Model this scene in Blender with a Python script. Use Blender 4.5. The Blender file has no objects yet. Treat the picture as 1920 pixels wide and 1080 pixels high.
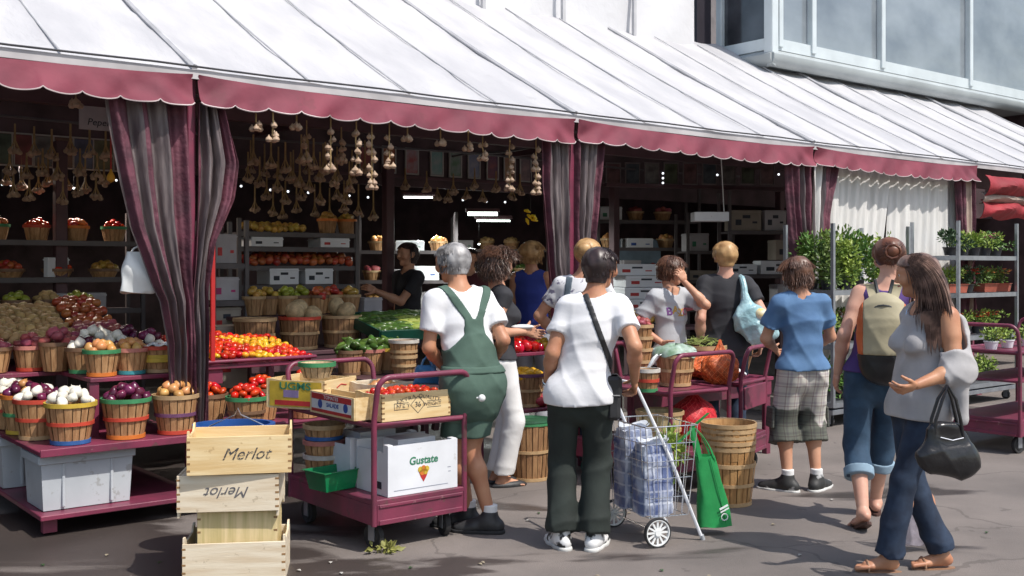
import bpy, bmesh, math, random
import numpy as np
from mathutils import Vector, Matrix, Euler, noise
from mathutils.bvhtree import BVHTree
random.seed(7); np.random.seed(7)
R = math.radians; PI = math.pi
SC = bpy.context.scene; COL = SC.collection
# ---------------------------------------------------------------- camera
F = 2000.0; HOR = 500.0; EYE = 1.6
cam = bpy.data.cameras.new('camera'); co = bpy.data.objects.new('camera', cam); COL.objects.link(co)
co.location = (0, 0, EYE); co.rotation_euler = (R(90), 0, 0)
cam.sensor_width = 36; cam.lens = 36*F/1920; cam.shift_y = -(540-HOR)/1920; cam.clip_end = 500
SC.camera = co
# ---------------------------------------------------------------- sky and sun
SUN_EL = R(56); TRAVEL = Vector((-0.80, 0.60, 0)).normalized()
w = bpy.data.worlds.new('World'); SC.world = w; w.use_nodes = True
nt = w.node_tree; nt.nodes.clear()
sk = nt.nodes.new('ShaderNodeTexSky'); sk.sky_type = 'NISHITA'; sk.sun_disc = False
sk.sun_elevation = SUN_EL; sk.sun_rotation = math.atan2(-TRAVEL.x, -TRAVEL.y); sk.air_density = 1.3; sk.dust_density = 2.0
bg = nt.nodes.new('ShaderNodeBackground'); bg.inputs[1].default_value = 0.135
ow = nt.nodes.new('ShaderNodeOutputWorld')
nt.links.new(sk.outputs[0], bg.inputs[0]); nt.links.new(bg.outputs[0], ow.inputs[0])
sl = bpy.data.lights.new('sun', 'SUN'); sl.energy = 3.8; sl.angle = R(0.6); sl.color = (1, .95, .88)
so = bpy.data.objects.new('sun', sl); COL.objects.link(so)
dirv = Vector((TRAVEL.x*math.cos(SUN_EL), TRAVEL.y*math.cos(SUN_EL), -math.sin(SUN_EL)))
so.rotation_euler = dirv.to_track_quat('-Z', 'Y').to_euler(); so.location = (8, -6, 14)
SC.view_settings.view_transform = 'Standard'; SC.view_settings.look = 'None'
SC.view_settings.exposure = 0.25; SC.view_settings.gamma = 1
SC.render.engine = 'CYCLES'
# ---------------------------------------------------------------- frames of reference
P0 = Vector((-2.083, 7.0, 0)); TH = math.atan2(.6247, .781); W = 3.365
Uv = Vector((math.cos(TH), math.sin(TH), 0)); Nv = Vector((-math.sin(TH), math.cos(TH), 0))
def FP(s, t, z=0): return P0 + Uv*s + Nv*t + Vector((0, 0, z))
def AT(px, d, z=0): return Vector(((px-960)/F*d, d, z))
def SAT(px, t):
    q = (px-960)/F; a = P0 + Nv*t
    return (q*a.y - a.x)/(Uv.x - q*Uv.y)
# ---------------------------------------------------------------- mesh building
class MB:
    def __init__(s): s.v = []; s.f = []
    def add(s, vs, fs):
        o = len(s.v); s.v.extend([tuple(p) for p in vs]); s.f.extend([tuple(i+o for i in f) for f in fs]); return s
    def box(s, c, d, rot=None, taper=1.0):
        x, y, z = d[0]/2, d[1]/2, d[2]/2; c = Vector(c)
        vs = []
        for sz in (-1, 1):
            k = taper if sz < 0 else 1
            for sx, sy in ((-1,-1),(1,-1),(1,1),(-1,1)): vs.append(Vector((sx*x*k, sy*y*k, sz*z)))
        if rot is not None:
            M = rot if isinstance(rot, Matrix) else Euler(rot).to_matrix()
            vs = [M@p for p in vs]
        return s.add([p+c for p in vs], [(3,2,1,0),(4,5,6,7),(0,1,5,4),(1,2,6,5),(2,3,7,6),(3,0,4,7)])
    def cyl(s, a, b, r0, r1=None, n=12, caps=True):
        return s.tube([a, b], [r0, r0 if r1 is None else r1], n, caps)
    def tube(s, pts, r, n=8, caps=True, closed=False):
        P = [Vector(p) for p in pts]; m = len(P)
        if not isinstance(r, (list, tuple)): r = [r]*m
        T = []
        for i in range(m):
            if closed: t = P[(i+1) % m]-P[i-1]
            else: t = P[min(i+1, m-1)]-P[max(i-1, 0)]
            T.append(t.normalized() if t.length > 1e-9 else Vector((0,0,1)))
        nrm = T[0].orthogonal().normalized(); vs = []
        for i in range(m):
            nrm = (nrm - T[i]*nrm.dot(T[i]))
            nrm = nrm.normalized() if nrm.length > 1e-6 else T[i].orthogonal().normalized()
            bn = T[i].cross(nrm)
            for k in range(n):
                a = 2*PI*k/n; vs.append(P[i]+(nrm*math.cos(a)+bn*math.sin(a))*r[i])
        fs = []
        for i in range(m if closed else m-1):
            j = (i+1) % m
            for k in range(n):
                q = (k+1) % n; fs.append((i*n+k, i*n+q, j*n+q, j*n+k))
        if caps and not closed:
            fs.append(tuple(range(n-1, -1, -1))); fs.append(tuple((m-1)*n+k for k in range(n)))
        return s.add(vs, fs)
    def lathe(s, prof, n=24, c=(0,0,0), wob=None, M=None, caps=True):
        vs = []; fs = []; m = len(prof); c = Vector(c)
        for i, (r, z) in enumerate(prof):
            for k in range(n):
                a = 2*PI*k/n; rr = r*(wob(a, i/(m-1)) if wob else 1)
                p = Vector((rr*math.cos(a), rr*math.sin(a), z))
                if M is not None: p = M@p
                vs.append(p+c)
        for i in range(m-1):
            for k in range(n):
                q = (k+1) % n; fs.append((i*n+k, i*n+q, (i+1)*n+q, (i+1)*n+k))
        (r0, z0), (r1, z1) = prof[0], prof[-1]
        if r0 > .012 and m > 2 and math.hypot(r0-r1, z0-z1) < .045:
            for k in range(n): q = (k+1) % n; fs.append(((m-1)*n+k, (m-1)*n+q, q, k))
        elif caps: fs.append(tuple(range(n-1, -1, -1))); fs.append(tuple((m-1)*n+k for k in range(n)))
        elif caps is None: fs.append(tuple(range(n-1, -1, -1)))
        return s.add(vs, fs)
    def grid(s, fn, nu, nv):
        vs = [fn(i/nu, j/nv) for j in range(nv+1) for i in range(nu+1)]
        fs = [(j*(nu+1)+i, j*(nu+1)+i+1, (j+1)*(nu+1)+i+1, (j+1)*(nu+1)+i) for j in range(nv) for i in range(nu)]
        return s.add(vs, fs)
    def sph(s, c, r, n=12, m=8, sc=(1,1,1)):
        pr = [(max(1e-4, math.sin(PI*i/m)), -math.cos(PI*i/m)) for i in range(m+1)]
        return s.lathe(pr, n, c, M=Matrix.Diagonal(Vector(sc)*r))
    def mesh(s, name, mat, smooth=False, bevel=0, thick=0, ang=40):
        me = bpy.data.meshes.new(name); me.from_pydata(s.v, [], s.f)
        if bevel or thick:
            bm = bmesh.new(); bm.from_mesh(me)
            if thick:
                bm.normal_update(); bmesh.ops.solidify(bm, geom=bm.faces[:], thickness=thick)
            if bevel: bmesh.ops.bevel(bm, geom=bm.edges[:], offset=bevel, segments=1, affect='EDGES', profile=.5, clamp_overlap=True)
            bm.to_mesh(me); bm.free()
        if mat: me.materials.append(mat)
        if smooth:
            me.shade_smooth()
            if ang: me.set_sharp_from_angle(angle=R(ang))
        me.update(); return me
def link(name, me, parent=None, loc=None, rot=None, label=None):
    o = bpy.data.objects.new(name, me); COL.objects.link(o)
    if parent: o.parent = parent
    if loc is not None: o.location = loc
    if rot is not None: o.rotation_euler = rot
    if label: o['label'] = label
    return o
def part(name, mb, mat, parent, smooth=False, bevel=0, thick=0, loc=None, rot=None, label=None, ang=40):
    return link(name, mb.mesh(name, mat, smooth, bevel, thick, ang), parent, loc, rot, label)
def tag(o, label, cat, group=None):
    o['label'] = label; o['category'] = cat
    if group: o['group'] = group
    return o
def thing(name, label, cat, loc=(0,0,0), rz=0, group=None):
    o = bpy.data.objects.new(name, None); COL.objects.link(o); o.location = loc; o.rotation_euler = (0, 0, rz)
    o.empty_display_size = .1
    return tag(o, label, cat, group)
def single(name, mb, mat, label, cat, loc=(0,0,0), rz=0, group=None, **k):
    o = part(name, mb, mat, None, **k); o.location = loc; o.rotation_euler = (0, 0, rz); return tag(o, label, cat, group)
def struct(name, mb, mat, **k):
    o = part(name, mb, mat, None, **k); o['kind'] = 'structure'; return o
def dup(root, loc, rz=None, label=None, group=None, scale=None, rot=None):
    def cp(o, par):
        c = o.copy(); COL.objects.link(c)
        if par: c.parent = par
        for ch in o.children: cp(ch, c)
        return c
    r = cp(root, None); r.location = loc
    if rz is not None: r.rotation_euler = (0, 0, rz)
    if rot is not None: r.rotation_euler = rot
    if scale is not None: r.scale = (scale,)*3 if not isinstance(scale, (tuple, list)) else scale
    if label: r['label'] = label
    if group: r['group'] = group
    return r
# ---------------------------------------------------------------- materials
MATS = {}
def mat(name, col, rough=.6, var=.25, vs=6, bump=.0, bs=80, metal=0, rand=0, col2=None, alpha=1, spec=.5, stretch=(1,1,1), hue=0, emit=None, es=1, det=4, bd=.004, lo=.35, hi=.65, coat=0, trans=0):
    if name in MATS: return MATS[name]
    m = bpy.data.materials.new(name); m.use_nodes = True; MATS[name] = m
    n = m.node_tree.nodes; L = m.node_tree.links; b = n['Principled BSDF']
    b.inputs['Roughness'].default_value = rough; b.inputs['Metallic'].default_value = metal
    b.inputs['Specular IOR Level'].default_value = spec; b.inputs['Coat Weight'].default_value = coat
    b.inputs['Transmission Weight'].default_value = trans
    if alpha < 1: b.inputs['Alpha'].default_value = alpha
    c2 = col2 or tuple(max(0, c*(1-var)) for c in col)
    tc = n.new('ShaderNodeTexCoord'); mp = n.new('ShaderNodeMapping'); mp.inputs['Scale'].default_value = stretch
    L.new(tc.outputs['Object'], mp.inputs[0])
    vec = mp.outputs[0]
    if rand or hue:
        oi = n.new('ShaderNodeObjectInfo'); ad = n.new('ShaderNodeVectorMath'); ad.operation = 'ADD'
        cb = n.new('ShaderNodeCombineXYZ'); mu = n.new('ShaderNodeMath'); mu.operation = 'MULTIPLY'; mu.inputs[1].default_value = 37
        L.new(oi.outputs['Random'], mu.inputs[0]); L.new(mu.outputs[0], cb.inputs[0]); L.new(mu.outputs[0], cb.inputs[2])
        L.new(vec, ad.inputs[0]); L.new(cb.outputs[0], ad.inputs[1]); vec = ad.outputs[0]
    nz = n.new('ShaderNodeTexNoise'); nz.inputs['Scale'].default_value = vs; nz.inputs['Detail'].default_value = det
    L.new(vec, nz.inputs['Vector'])
    cr = n.new('ShaderNodeValToRGB'); cr.color_ramp.elements[0].position = lo; cr.color_ramp.elements[1].position = hi
    cr.color_ramp.elements[0].color = (*c2, 1); cr.color_ramp.elements[1].color = (*col, 1)
    L.new(nz.outputs[0], cr.inputs[0]); out = cr.outputs[0]
    if rand or hue:
        hs = n.new('ShaderNodeHueSaturation')
        mr = n.new('ShaderNodeMapRange'); mr.inputs[3].default_value = 1-rand; mr.inputs[4].default_value = 1+rand*.6
        L.new(oi.outputs['Random'], mr.inputs[0]); L.new(mr.outputs[0], hs.inputs['Value'])
        if hue:
            m2 = n.new('ShaderNodeMath'); m2.operation = 'MULTIPLY'; m2.inputs[1].default_value = 7.31
            m3 = n.new('ShaderNodeMath'); m3.operation = 'FRACT'
            m4 = n.new('ShaderNodeMapRange'); m4.inputs[3].default_value = .5-hue; m4.inputs[4].default_value = .5+hue
            L.new(oi.outputs['Random'], m2.inputs[0]); L.new(m2.outputs[0], m3.inputs[0]); L.new(m3.outputs[0], m4.inputs[0]); L.new(m4.outputs[0], hs.inputs['Hue'])
        L.new(out, hs.inputs['Color']); out = hs.outputs[0]
    L.new(out, b.inputs['Base Color'])
    if bump:
        nb = n.new('ShaderNodeTexNoise'); nb.inputs['Scale'].default_value = bs; nb.inputs['Detail'].default_value = 5
        L.new(mp.outputs[0], nb.inputs['Vector'])
        bu = n.new('ShaderNodeBump'); bu.inputs['Strength'].default_value = bump; bu.inputs['Distance'].default_value = bd
        L.new(nb.outputs[0], bu.inputs['Height']); L.new(bu.outputs[0], b.inputs['Normal'])
    if emit: b.inputs['Emission Color'].default_value = (*emit, 1); b.inputs['Emission Strength'].default_value = es
    return m
BURG = mat('burgundy_paint', (.22,.035,.075), .42, .35, 5, .15, 120, col2=(.13,.03,.055))
BURGF = mat('burgundy_fabric', (.245,.048,.076), .75, .3, 2.5, .45, 7, col2=(.165,.034,.055), bd=.02)
BURGD = mat('burgundy_dusty_fabric', (.15,.045,.068), .75, .4, 6, .6, 18, col2=(.07,.024,.036), bd=.02)
PIPE = mat('white_piping', (.6,.5,.5), .7)
ROOFW = mat('white_roof_sheet', (.59,.585,.60), .6, .05, 1.6, .6, 3.5, col2=(.47,.47,.495), bd=.05, stretch=(1.6,.5,1))
ROOFG = mat('grey_seam', (.50,.50,.52), .5, .2, 5)
TARPW = mat('white_tarp', (.66,.66,.68), .45, .06, 1.5, .5, 2.2, bd=.05)
VINYL = mat('clear_vinyl_strip', (.27,.225,.225), .35, .4, 4, .3, 10, col2=(.13,.10,.108), alpha=.86, bd=.02, stretch=(6,6,1))
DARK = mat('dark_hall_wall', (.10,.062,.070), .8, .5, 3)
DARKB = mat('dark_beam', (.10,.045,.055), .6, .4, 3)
GALV = mat('galvanised_steel', (.38,.41,.45), .35, .3, 8, metal=.7, col2=(.3,.32,.36))
ALU = mat('painted_aluminium', (.62,.68,.70), .4, .12, 3, metal=.1)
CURTW = mat('white_curtain', (.86,.85,.83), .8, .15, 3, .3, 14, col2=(.72,.71,.69), bd=.01, stretch=(4,4,.6))
WOODB = mat('basket_wood', (.52,.30,.14), .65, .4, 9, .3, 60, rand=.16, col2=(.34,.17,.07), stretch=(6,6,.8))
WOODD = mat('bushel_wood', (.36,.20,.09), .7, .4, 9, .3, 60, rand=.16, col2=(.22,.11,.05), stretch=(6,6,.8))
CRATE = mat('pale_crate_wood', (.74,.58,.33), .6, .3, 5, .25, 40, rand=.06, col2=(.62,.43,.20), stretch=(.6,4,7))
CRATEW = mat('bleached_crate_wood', (.76,.67,.52), .65, .25, 5, .25, 40, col2=(.62,.50,.35), stretch=(.6,4,7))
CRATEV = mat('pale_crate_wood_standing_grain', (.72,.57,.32), .6, .3, 5, .25, 40, col2=(.52,.42,.19), stretch=(8,4,.5))
WORNI = mat('worn_ink', (.045,.045,.05), .8, .3, 70, col2=(.50,.38,.22), lo=.40, hi=.50)
INK = mat('dark_ink', (.03,.035,.05), .7, .3, 30)
WHITEP = mat('white_card', (.74,.76,.80), .6, .12, 5, rand=.05)
WHITEPL = mat('white_plastic', (.78,.80,.80), .35, .06, 5)
BLACKP = mat('black_plastic', (.018,.018,.02), .4, .3, 5)
RUBBER = mat('rubber', (.03,.03,.032), .75, .4, 20, .3)
CHROME = mat('plated_wire', (.75,.77,.80), .2, .1, 5, metal=.9)
BIN = mat('grey_plastic_bin', (.50,.53,.56), .45, .15, 3, .1, 40, col2=(.42,.45,.48))
BLUEP = mat('blue_plastic', (.02,.09,.32), .4, .3, 4)
hoops = dict(yellow=(.62,.42,.05), blue=(.03,.12,.35), red=(.55,.06,.03), green=(.05,.25,.10), orange=(.70,.20,.03), purple=(.16,.06,.14),
             plain=(.50,.33,.17), pink=(.55,.20,.16), teal=(.04,.28,.32), white=(.62,.58,.52), dark=(.20,.11,.06))
def wear(m, col, scale=14, thr=.66, amt=.8, dirt=True):
    n = m.node_tree.nodes; L = m.node_tree.links; b = n['Principled BSDF']; tc = [x for x in n if x.type == 'TEX_COORD'][0]
    src = b.inputs['Base Color'].links[0].from_socket
    nz = n.new('ShaderNodeTexNoise'); nz.inputs['Scale'].default_value = scale; nz.inputs['Detail'].default_value = 12; nz.inputs['Roughness'].default_value = .68; L.new(tc.outputs['Object'], nz.inputs[0])
    cr = n.new('ShaderNodeValToRGB'); cr.color_ramp.elements[0].position = thr; cr.color_ramp.elements[1].position = thr+.025; L.new(nz.outputs[0], cr.inputs[0])
    mu = n.new('ShaderNodeMath'); mu.operation = 'MULTIPLY'; mu.inputs[1].default_value = amt; L.new(cr.outputs[0], mu.inputs[0])
    mx = n.new('ShaderNodeMix'); mx.data_type = 'RGBA'; mx.inputs[7].default_value = (*col, 1); L.new(mu.outputs[0], mx.inputs[0]); L.new(src, mx.inputs[6]); L.new(mx.outputs[2], b.inputs['Base Color'])
    return m
def translucent(m, fac, col):
    n = m.node_tree.nodes; L = m.node_tree.links; b = n['Principled BSDF']; out = [x for x in n if x.type == 'OUTPUT_MATERIAL'][0]
    t = n.new('ShaderNodeBsdfTranslucent'); t.inputs[0].default_value = (*col, 1); mx = n.new('ShaderNodeMixShader'); mx.inputs[0].default_value = fac
    L.new(b.outputs[0], mx.inputs[1]); L.new(t.outputs[0], mx.inputs[2]); L.new(mx.outputs[0], out.inputs[0]); return m
wear(BURG, (.10,.055,.05), 9, .60, .75); wear(BURG, (.33,.20,.20), 22, .66, .6); wear(BURGF, (.14,.04,.05), 3.2, .62, .35); wear(BIN, (.25,.24,.22), 7, .60, .5)
wear(CRATE, (.40,.24,.10), 11, .63, .55); wear(CRATEW, (.35,.27,.17), 11, .62, .5); wear(WHITEP, (.45,.44,.42), 8, .64, .45); wear(ROOFW, (.36,.36,.37), 3.0, .66, .3)
translucent(ROOFW, .16, (.75,.72,.70)); translucent(CURTW, .25, (.7,.66,.6)); translucent(BURGF, .12, (.45,.06,.10)); translucent(VINYL, .25, (.5,.47,.46))
HOOP = {k: mat('hoop_'+k, v, .6, .25, 14, .2, 60) for k, v in hoops.items()}
# ================================================================ ground
def asphalt():
    m = mat('asphalt', (.215,.176,.155), .85, .3, 1.1, .8, 190, col2=(.145,.120,.107), bd=.006)
    n = m.node_tree.nodes; L = m.node_tree.links; b = n['Principled BSDF']
    ramp = [x for x in n if x.type == 'VALTORGB'][0]
    tc = [x for x in n if x.type == 'TEX_COORD'][0]
    fine = n.new('ShaderNodeTexNoise'); fine.inputs['Scale'].default_value = 48; fine.inputs['Detail'].default_value = 8; fine.inputs['Roughness'].default_value = .8
    L.new(tc.outputs['Object'], fine.inputs[0])
    mx = n.new('ShaderNodeMix'); mx.data_type = 'RGBA'; mx.blend_type = 'OVERLAY'; mx.inputs[0].default_value = .7
    L.new(ramp.outputs[0], mx.inputs[6]); L.new(fine.outputs[1], mx.inputs[7])
    bw = n.new('ShaderNodeRGBToBW'); L.new(mx.outputs[2], bw.inputs[0])
    mx2 = n.new('ShaderNodeMix'); mx2.data_type = 'RGBA'; mx2.inputs[0].default_value = .75
    L.new(bw.outputs[0], mx2.inputs[6]); L.new(ramp.outputs[0], mx2.inputs[7])
    # damp patches where produce is washed: a stain with its own shape, glossier and darker
    wet = n.new('ShaderNodeTexNoise'); wet.inputs['Scale'].default_value = .9; wet.inputs['Detail'].default_value = 9; wet.inputs['Distortion'].default_value = .6
    mp = n.new('ShaderNodeMapping'); mp.inputs['Rotation'].default_value = (0,0,-.67); mp.inputs['Scale'].default_value = (.6,1.4,1)
    L.new(tc.outputs['Object'], mp.inputs[0]); L.new(mp.outputs[0], wet.inputs[0])
    sx = n.new('ShaderNodeSeparateXYZ'); L.new(tc.outputs['Object'], sx.inputs[0])
    mask = n.new('ShaderNodeMapRange'); mask.inputs[1].default_value = .2; mask.inputs[2].default_value = -1.0; mask.inputs[3].default_value = -.16; mask.inputs[4].default_value = .08
    L.new(sx.outputs[0], mask.inputs[0])
    ad = n.new('ShaderNodeMath'); L.new(wet.outputs[0], ad.inputs[0]); L.new(mask.outputs[0], ad.inputs[1])
    cr = n.new('ShaderNodeValToRGB'); cr.color_ramp.elements[0].position = .475; cr.color_ramp.elements[1].position = .53
    L.new(ad.outputs[0], cr.inputs[0])
    mx3 = n.new('ShaderNodeMix'); mx3.data_type = 'RGBA'; mx3.blend_type = 'MULTIPLY'; mx3.inputs[7].default_value = (.36,.34,.34,1)
    L.new(cr.outputs[0], mx3.inputs[0]); L.new(mx2.outputs[2], mx3.inputs[6])
    # pale scuffs and tiny litter specks
    v = n.new('ShaderNodeTexVoronoi'); v.inputs['Scale'].default_value = 6.0; L.new(tc.outputs['Object'], v.inputs[0])
    lt = n.new('ShaderNodeMath'); lt.operation = 'LESS_THAN'; lt.inputs[1].default_value = .035; L.new(v.outputs[0], lt.inputs[0])
    mx4 = n.new('ShaderNodeMix'); mx4.data_type = 'RGBA'; mx4.inputs[7].default_value = (.33,.30,.27,1)
    mu = n.new('ShaderNodeMath'); mu.operation = 'MULTIPLY'; mu.inputs[1].default_value = .6; L.new(lt.outputs[0], mu.inputs[0])
    L.new(mu.outputs[0], mx4.inputs[0]); L.new(mx3.outputs[2], mx4.inputs[6]); 
    # thin cracks and dark trodden spots
    cd_ = n.new('ShaderNodeTexNoise'); cd_.inputs['Scale'].default_value = 3; cd_.inputs['Detail'].default_value = 6; L.new(tc.outputs['Object'], cd_.inputs[0])
    va = n.new('ShaderNodeVectorMath'); va.operation = 'MULTIPLY_ADD'; va.inputs[1].default_value = (.5,.5,0); L.new(cd_.outputs[1], va.inputs[0]); L.new(tc.outputs['Object'], va.inputs[2])
    ve = n.new('ShaderNodeTexVoronoi'); ve.feature = 'DISTANCE_TO_EDGE'; ve.inputs['Scale'].default_value = .42; L.new(va.outputs[0], ve.inputs[0])
    l2 = n.new('ShaderNodeMath'); l2.operation = 'LESS_THAN'; l2.inputs[1].default_value = .0042; L.new(ve.outputs[0], l2.inputs[0])
    v2 = n.new('ShaderNodeTexVoronoi'); v2.inputs['Scale'].default_value = 3.1; L.new(va.outputs[0], v2.inputs[0]); l3 = n.new('ShaderNodeMath'); l3.operation = 'LESS_THAN'; l3.inputs[1].default_value = .085; L.new(v2.outputs[0], l3.inputs[0])
    l4 = n.new('ShaderNodeMath'); l4.operation = 'MAXIMUM'; L.new(l2.outputs[0], l4.inputs[0]); L.new(l3.outputs[0], l4.inputs[1]); l5 = n.new('ShaderNodeMath'); l5.operation = 'MULTIPLY'; l5.inputs[1].default_value = .38; L.new(l4.outputs[0], l5.inputs[0])
    mx5 = n.new('ShaderNodeMix'); mx5.data_type = 'RGBA'; mx5.inputs[7].default_value = (.05,.042,.038,1); L.new(l5.outputs[0], mx5.inputs[0]); L.new(mx4.outputs[2], mx5.inputs[6]); L.new(mx5.outputs[2], b.inputs['Base Color'])
    rr = n.new('ShaderNodeMapRange'); rr.inputs[3].default_value = .85; rr.inputs[4].default_value = .32; L.new(cr.outputs[0], rr.inputs[0]); L.new(rr.outputs[0], b.inputs['Roughness'])
    return m
struct('ground', MB().grid(lambda u, v: (-80+160*u, -40+160*v, 0), 8, 8), asphalt())

# ================================================================ market canopy
cn = thing('market_canopy', 'long white market canopy roof with burgundy scalloped valance over the stalls', 'canopy', P0, TH)
SL = .562; ZE = 2.895; TR = 3.1
def rz_(s, t):
    f = (s/(W/4)) % 1; sag = .022*math.sin(PI*f)
    return ZE + SL*t - sag - .035*math.sin(PI*min(1, t/TR)) + .008*math.sin(9*s+4*t) + .010*noise.noise(Vector((s*2.2, t*5.5, 0))) + .005*noise.noise(Vector((s*7, t*16, 3)))
S0, S1 = -4*W/4*3, W*4.6
mb = MB().grid(lambda u, v: (S0+(S1-S0)*u, TR*1.1*v - .0, rz_(S0+(S1-S0)*u, TR*1.1*v)), 420, 30)
part('roof_sheet', mb, ROOFW, cn, smooth=True, thick=.01, ang=60)
k = -12
while k*W/4 < S1:
    s = k*W/4
    if s > S0:
        pts = [(s, TR*v/14, ZE+SL*TR*v/14-.035*math.sin(PI*v/14)+.014) for v in range(15)]
        big = k % 4 == 0
        part('roof_rib', MB().tube(pts, .022 if big else .008, 6), ROOFG, cn, smooth=True)
    k += 1
part('eave_band', MB().box(((S0+S1)/2, -.006, ZE-.035), (S1-S0, .016, .06)), mat('eave_band', (.50,.48,.49), .6, .3, 3), cn)
part('eave_cable', MB().tube([(S0+(S1-S0)*i/60, -.03, ZE+.012+.004*math.sin(i*1.7)) for i in range(61)], .007, 6), mat('cable', (.05,.05,.055), .5), cn, smooth=True)
def valance(k0, matv, far=False):
    sA, sB = k0*W+.02, (k0+1)*W-.02; n = 14; nu = n*14
    def fn(u, v):
        s = sA+(sB-sA)*u; ph = (u*n) % 1
        dip = .030*(math.sin(PI*ph)**.55)-.02
        e = min(u, 1-u)*(sB-sA)
        lift = .10*math.exp(-e/.10)
        top = ZE-.055 + .02*math.exp(-e/.25)-.02*math.sin(PI*u)
        bot = 2.655 - dip - .012*math.sin(PI*u) + .02*math.sin(5*u+k0)*.5
        z = top+(bot-top)*v
        y = -.02-.055*v - .022*v*math.sin(2*PI*u*4.5+k0*2+2*v) - .012*math.sin(2*PI*u*11+k0+3*v)*v + .06*math.exp(-e/.12)*math.sin(3*v)
        y -= .03*math.exp(-e/.3)*math.sin(26*e+5*v)*v
        return (s, y, z)
    va = part('valance', MB().grid(fn, nu, 12), matv, cn, smooth=True, thick=.004, ang=80)
    part('piping', MB().tube([fn(i/nu, 1) for i in range(nu+1)], .0055, 5), PIPE, va, smooth=True)
for k in range(-2, 3): valance(k, BURGF)

# ---- the next stall's folded red awning
ra = thing('folded_red_awning', 'bright red awning of the next stall, bunched up at the right edge', 'awning', P0, TH)
REDF = mat('red_awning_fabric', (.36,.022,.032), .65, .4, 3, .5, 10, bd=.03)
def redfn(z0, z1, y0, amp):
    def fn(u, v):
        s = W*3+.06+3.6*u
        return (s, y0-.12*math.sin(PI*v)-amp*math.sin(7*s+5*v)+.008*math.sin(31*s), z0+(z1-z0)*v+.02*math.sin(9*s+2*v)*(v))
    return fn
part('awning_fold', MB().grid(redfn(2.74, 2.50, -.05, .03), 60, 8), REDF, ra, smooth=True, thick=.006)
part('awning_fold', MB().grid(redfn(2.44, 2.22, .02, .04), 60, 8), REDF, ra, smooth=True, thick=.006)
part('awning_lining', MB().grid(redfn(2.54, 2.40, .03, .02), 60, 6), mat('beige_lining', (.42,.33,.28), .8, .4, 5, .4, 15), ra, smooth=True, thick=.006)

# ================================================================ upper tarp wall and glass building
uw = thing('tarp_clerestory', 'white tarpaulin wall with thin posts rising above the canopy roof', 'wall', P0, TH)
zr = ZE+SL*TR
mb = MB().grid(lambda u, v: (S0+(8.40-S0)*u, TR+.05+.03*math.sin(30*u+6*v)+.02*math.sin(90*u-9*v), zr-.25+3.3*v), 240, 16)
part('tarp_sheet', mb, TARPW, uw, smooth=True, thick=.01, ang=60)
for px in (1055, 1188, 905, 700, 500): part('post', MB().box((SAT(px, TR-.02), TR-.03, zr+1.4), (.045, .045, 3.0)), ROOFG, uw)
gb = thing('glass_gallery', 'long glazed upper gallery with pale aluminium frames jutting over the canopy roof', 'building', P0, TH)
TB, ZB = 2.5, 4.37; sc0 = SAT(1446, TB); S2 = 24
FASC = mat('fascia_metal', (.42,.46,.47), .45, .2, 1.5, metal=.1)
def fprof():
    return [(.02, 0), (-.06, .03), (-.10, .09), (-.10, .16), (-.04, .22), (.02, .24)]
def fascia(pA, pB, out):
    mb = MB(); pr = fprof(); vs = []
    for p in (pA, pB):
        for (o, z) in pr: vs.append((p[0]+out[0]*(-o), p[1]+out[1]*(-o), ZB+z))
    m = len(pr); fs = [(i, i+1, m+i+1, m+i) for i in range(m-1)]; fs.append((m-1, 0, m, 2*m-1)); fs.append(tuple(range(m))); fs.append(tuple(range(2*m-1, m-1, -1)))
    return mb.add(vs, fs)
part('fascia', fascia((sc0-.06, TB), (S2, TB), (0, -1)), FASC, gb, smooth=True)
part('side_fascia', fascia((sc0, TB+.9), (sc0, TB-.06), (-1, 0)), FASC, gb, smooth=True)
part('underside', MB().box(((sc0+S2)/2, TB+1.2, ZB+.06), (S2-sc0, 2.3, .05)), FASC, gb)
ZG = ZB+.22; GL = mat('gallery_glass', (.36,.395,.42), .12, .5, .9, .06, .8, metal=.3, col2=(.19,.22,.25), stretch=(1,1,1.6), lo=.3, hi=.72, spec=.8, bd=.3)  # pale and dark mottling paints sky reflections into the pane colour
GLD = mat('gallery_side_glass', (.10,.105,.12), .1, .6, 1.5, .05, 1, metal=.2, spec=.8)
mull = [SAT(p, TB) for p in (1458, 1520, 1650, 1815)]; mull += [mull[-1]+2.7, mull[-1]+5.2]
part('bottom_rail', MB().box(((sc0+S2)/2, TB+.01, ZG+.09), (S2-sc0, .10, .16)), ALU, gb)
for i, s in enumerate(mull):
    part('mullion', MB().box((s, TB-.005, ZG+2.2), (.10 if i else .09, .13, 4.3)), ALU, gb, bevel=.008)
    s1 = mull[i+1] if i+1 < len(mull) else S2
    part('window_pane', MB().box(((s+s1)/2, TB+.03, ZG+2.3), (s1-s-.1, .012, 4.3)), GL, gb)
part('corner_post', MB().box((sc0, TB, ZG+2.2), (.14, .15, 4.5)), ALU, gb, bevel=.01)
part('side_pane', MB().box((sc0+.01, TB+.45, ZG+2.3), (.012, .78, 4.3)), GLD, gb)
part('side_rail', MB().box((sc0, TB+.45, ZG+.09), (.10, .80, .16)), ALU, gb)
part('side_post', MB().box((sc0-.01, TB+.88, ZG+2.1), (.12, .10, 4.6)), ALU, gb, bevel=.008)
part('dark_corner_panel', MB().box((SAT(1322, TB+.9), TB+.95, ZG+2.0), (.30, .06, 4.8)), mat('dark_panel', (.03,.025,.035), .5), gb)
# a view of the curtain and roller blind behind the side glass
part('back_wall', MB().box(((sc0+S2)/2, TB+3.2, ZG+2.4), (S2-sc0, .1, 5)), mat('gallery_inner_wall', (.28,.26,.27), .8), gb)

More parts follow.
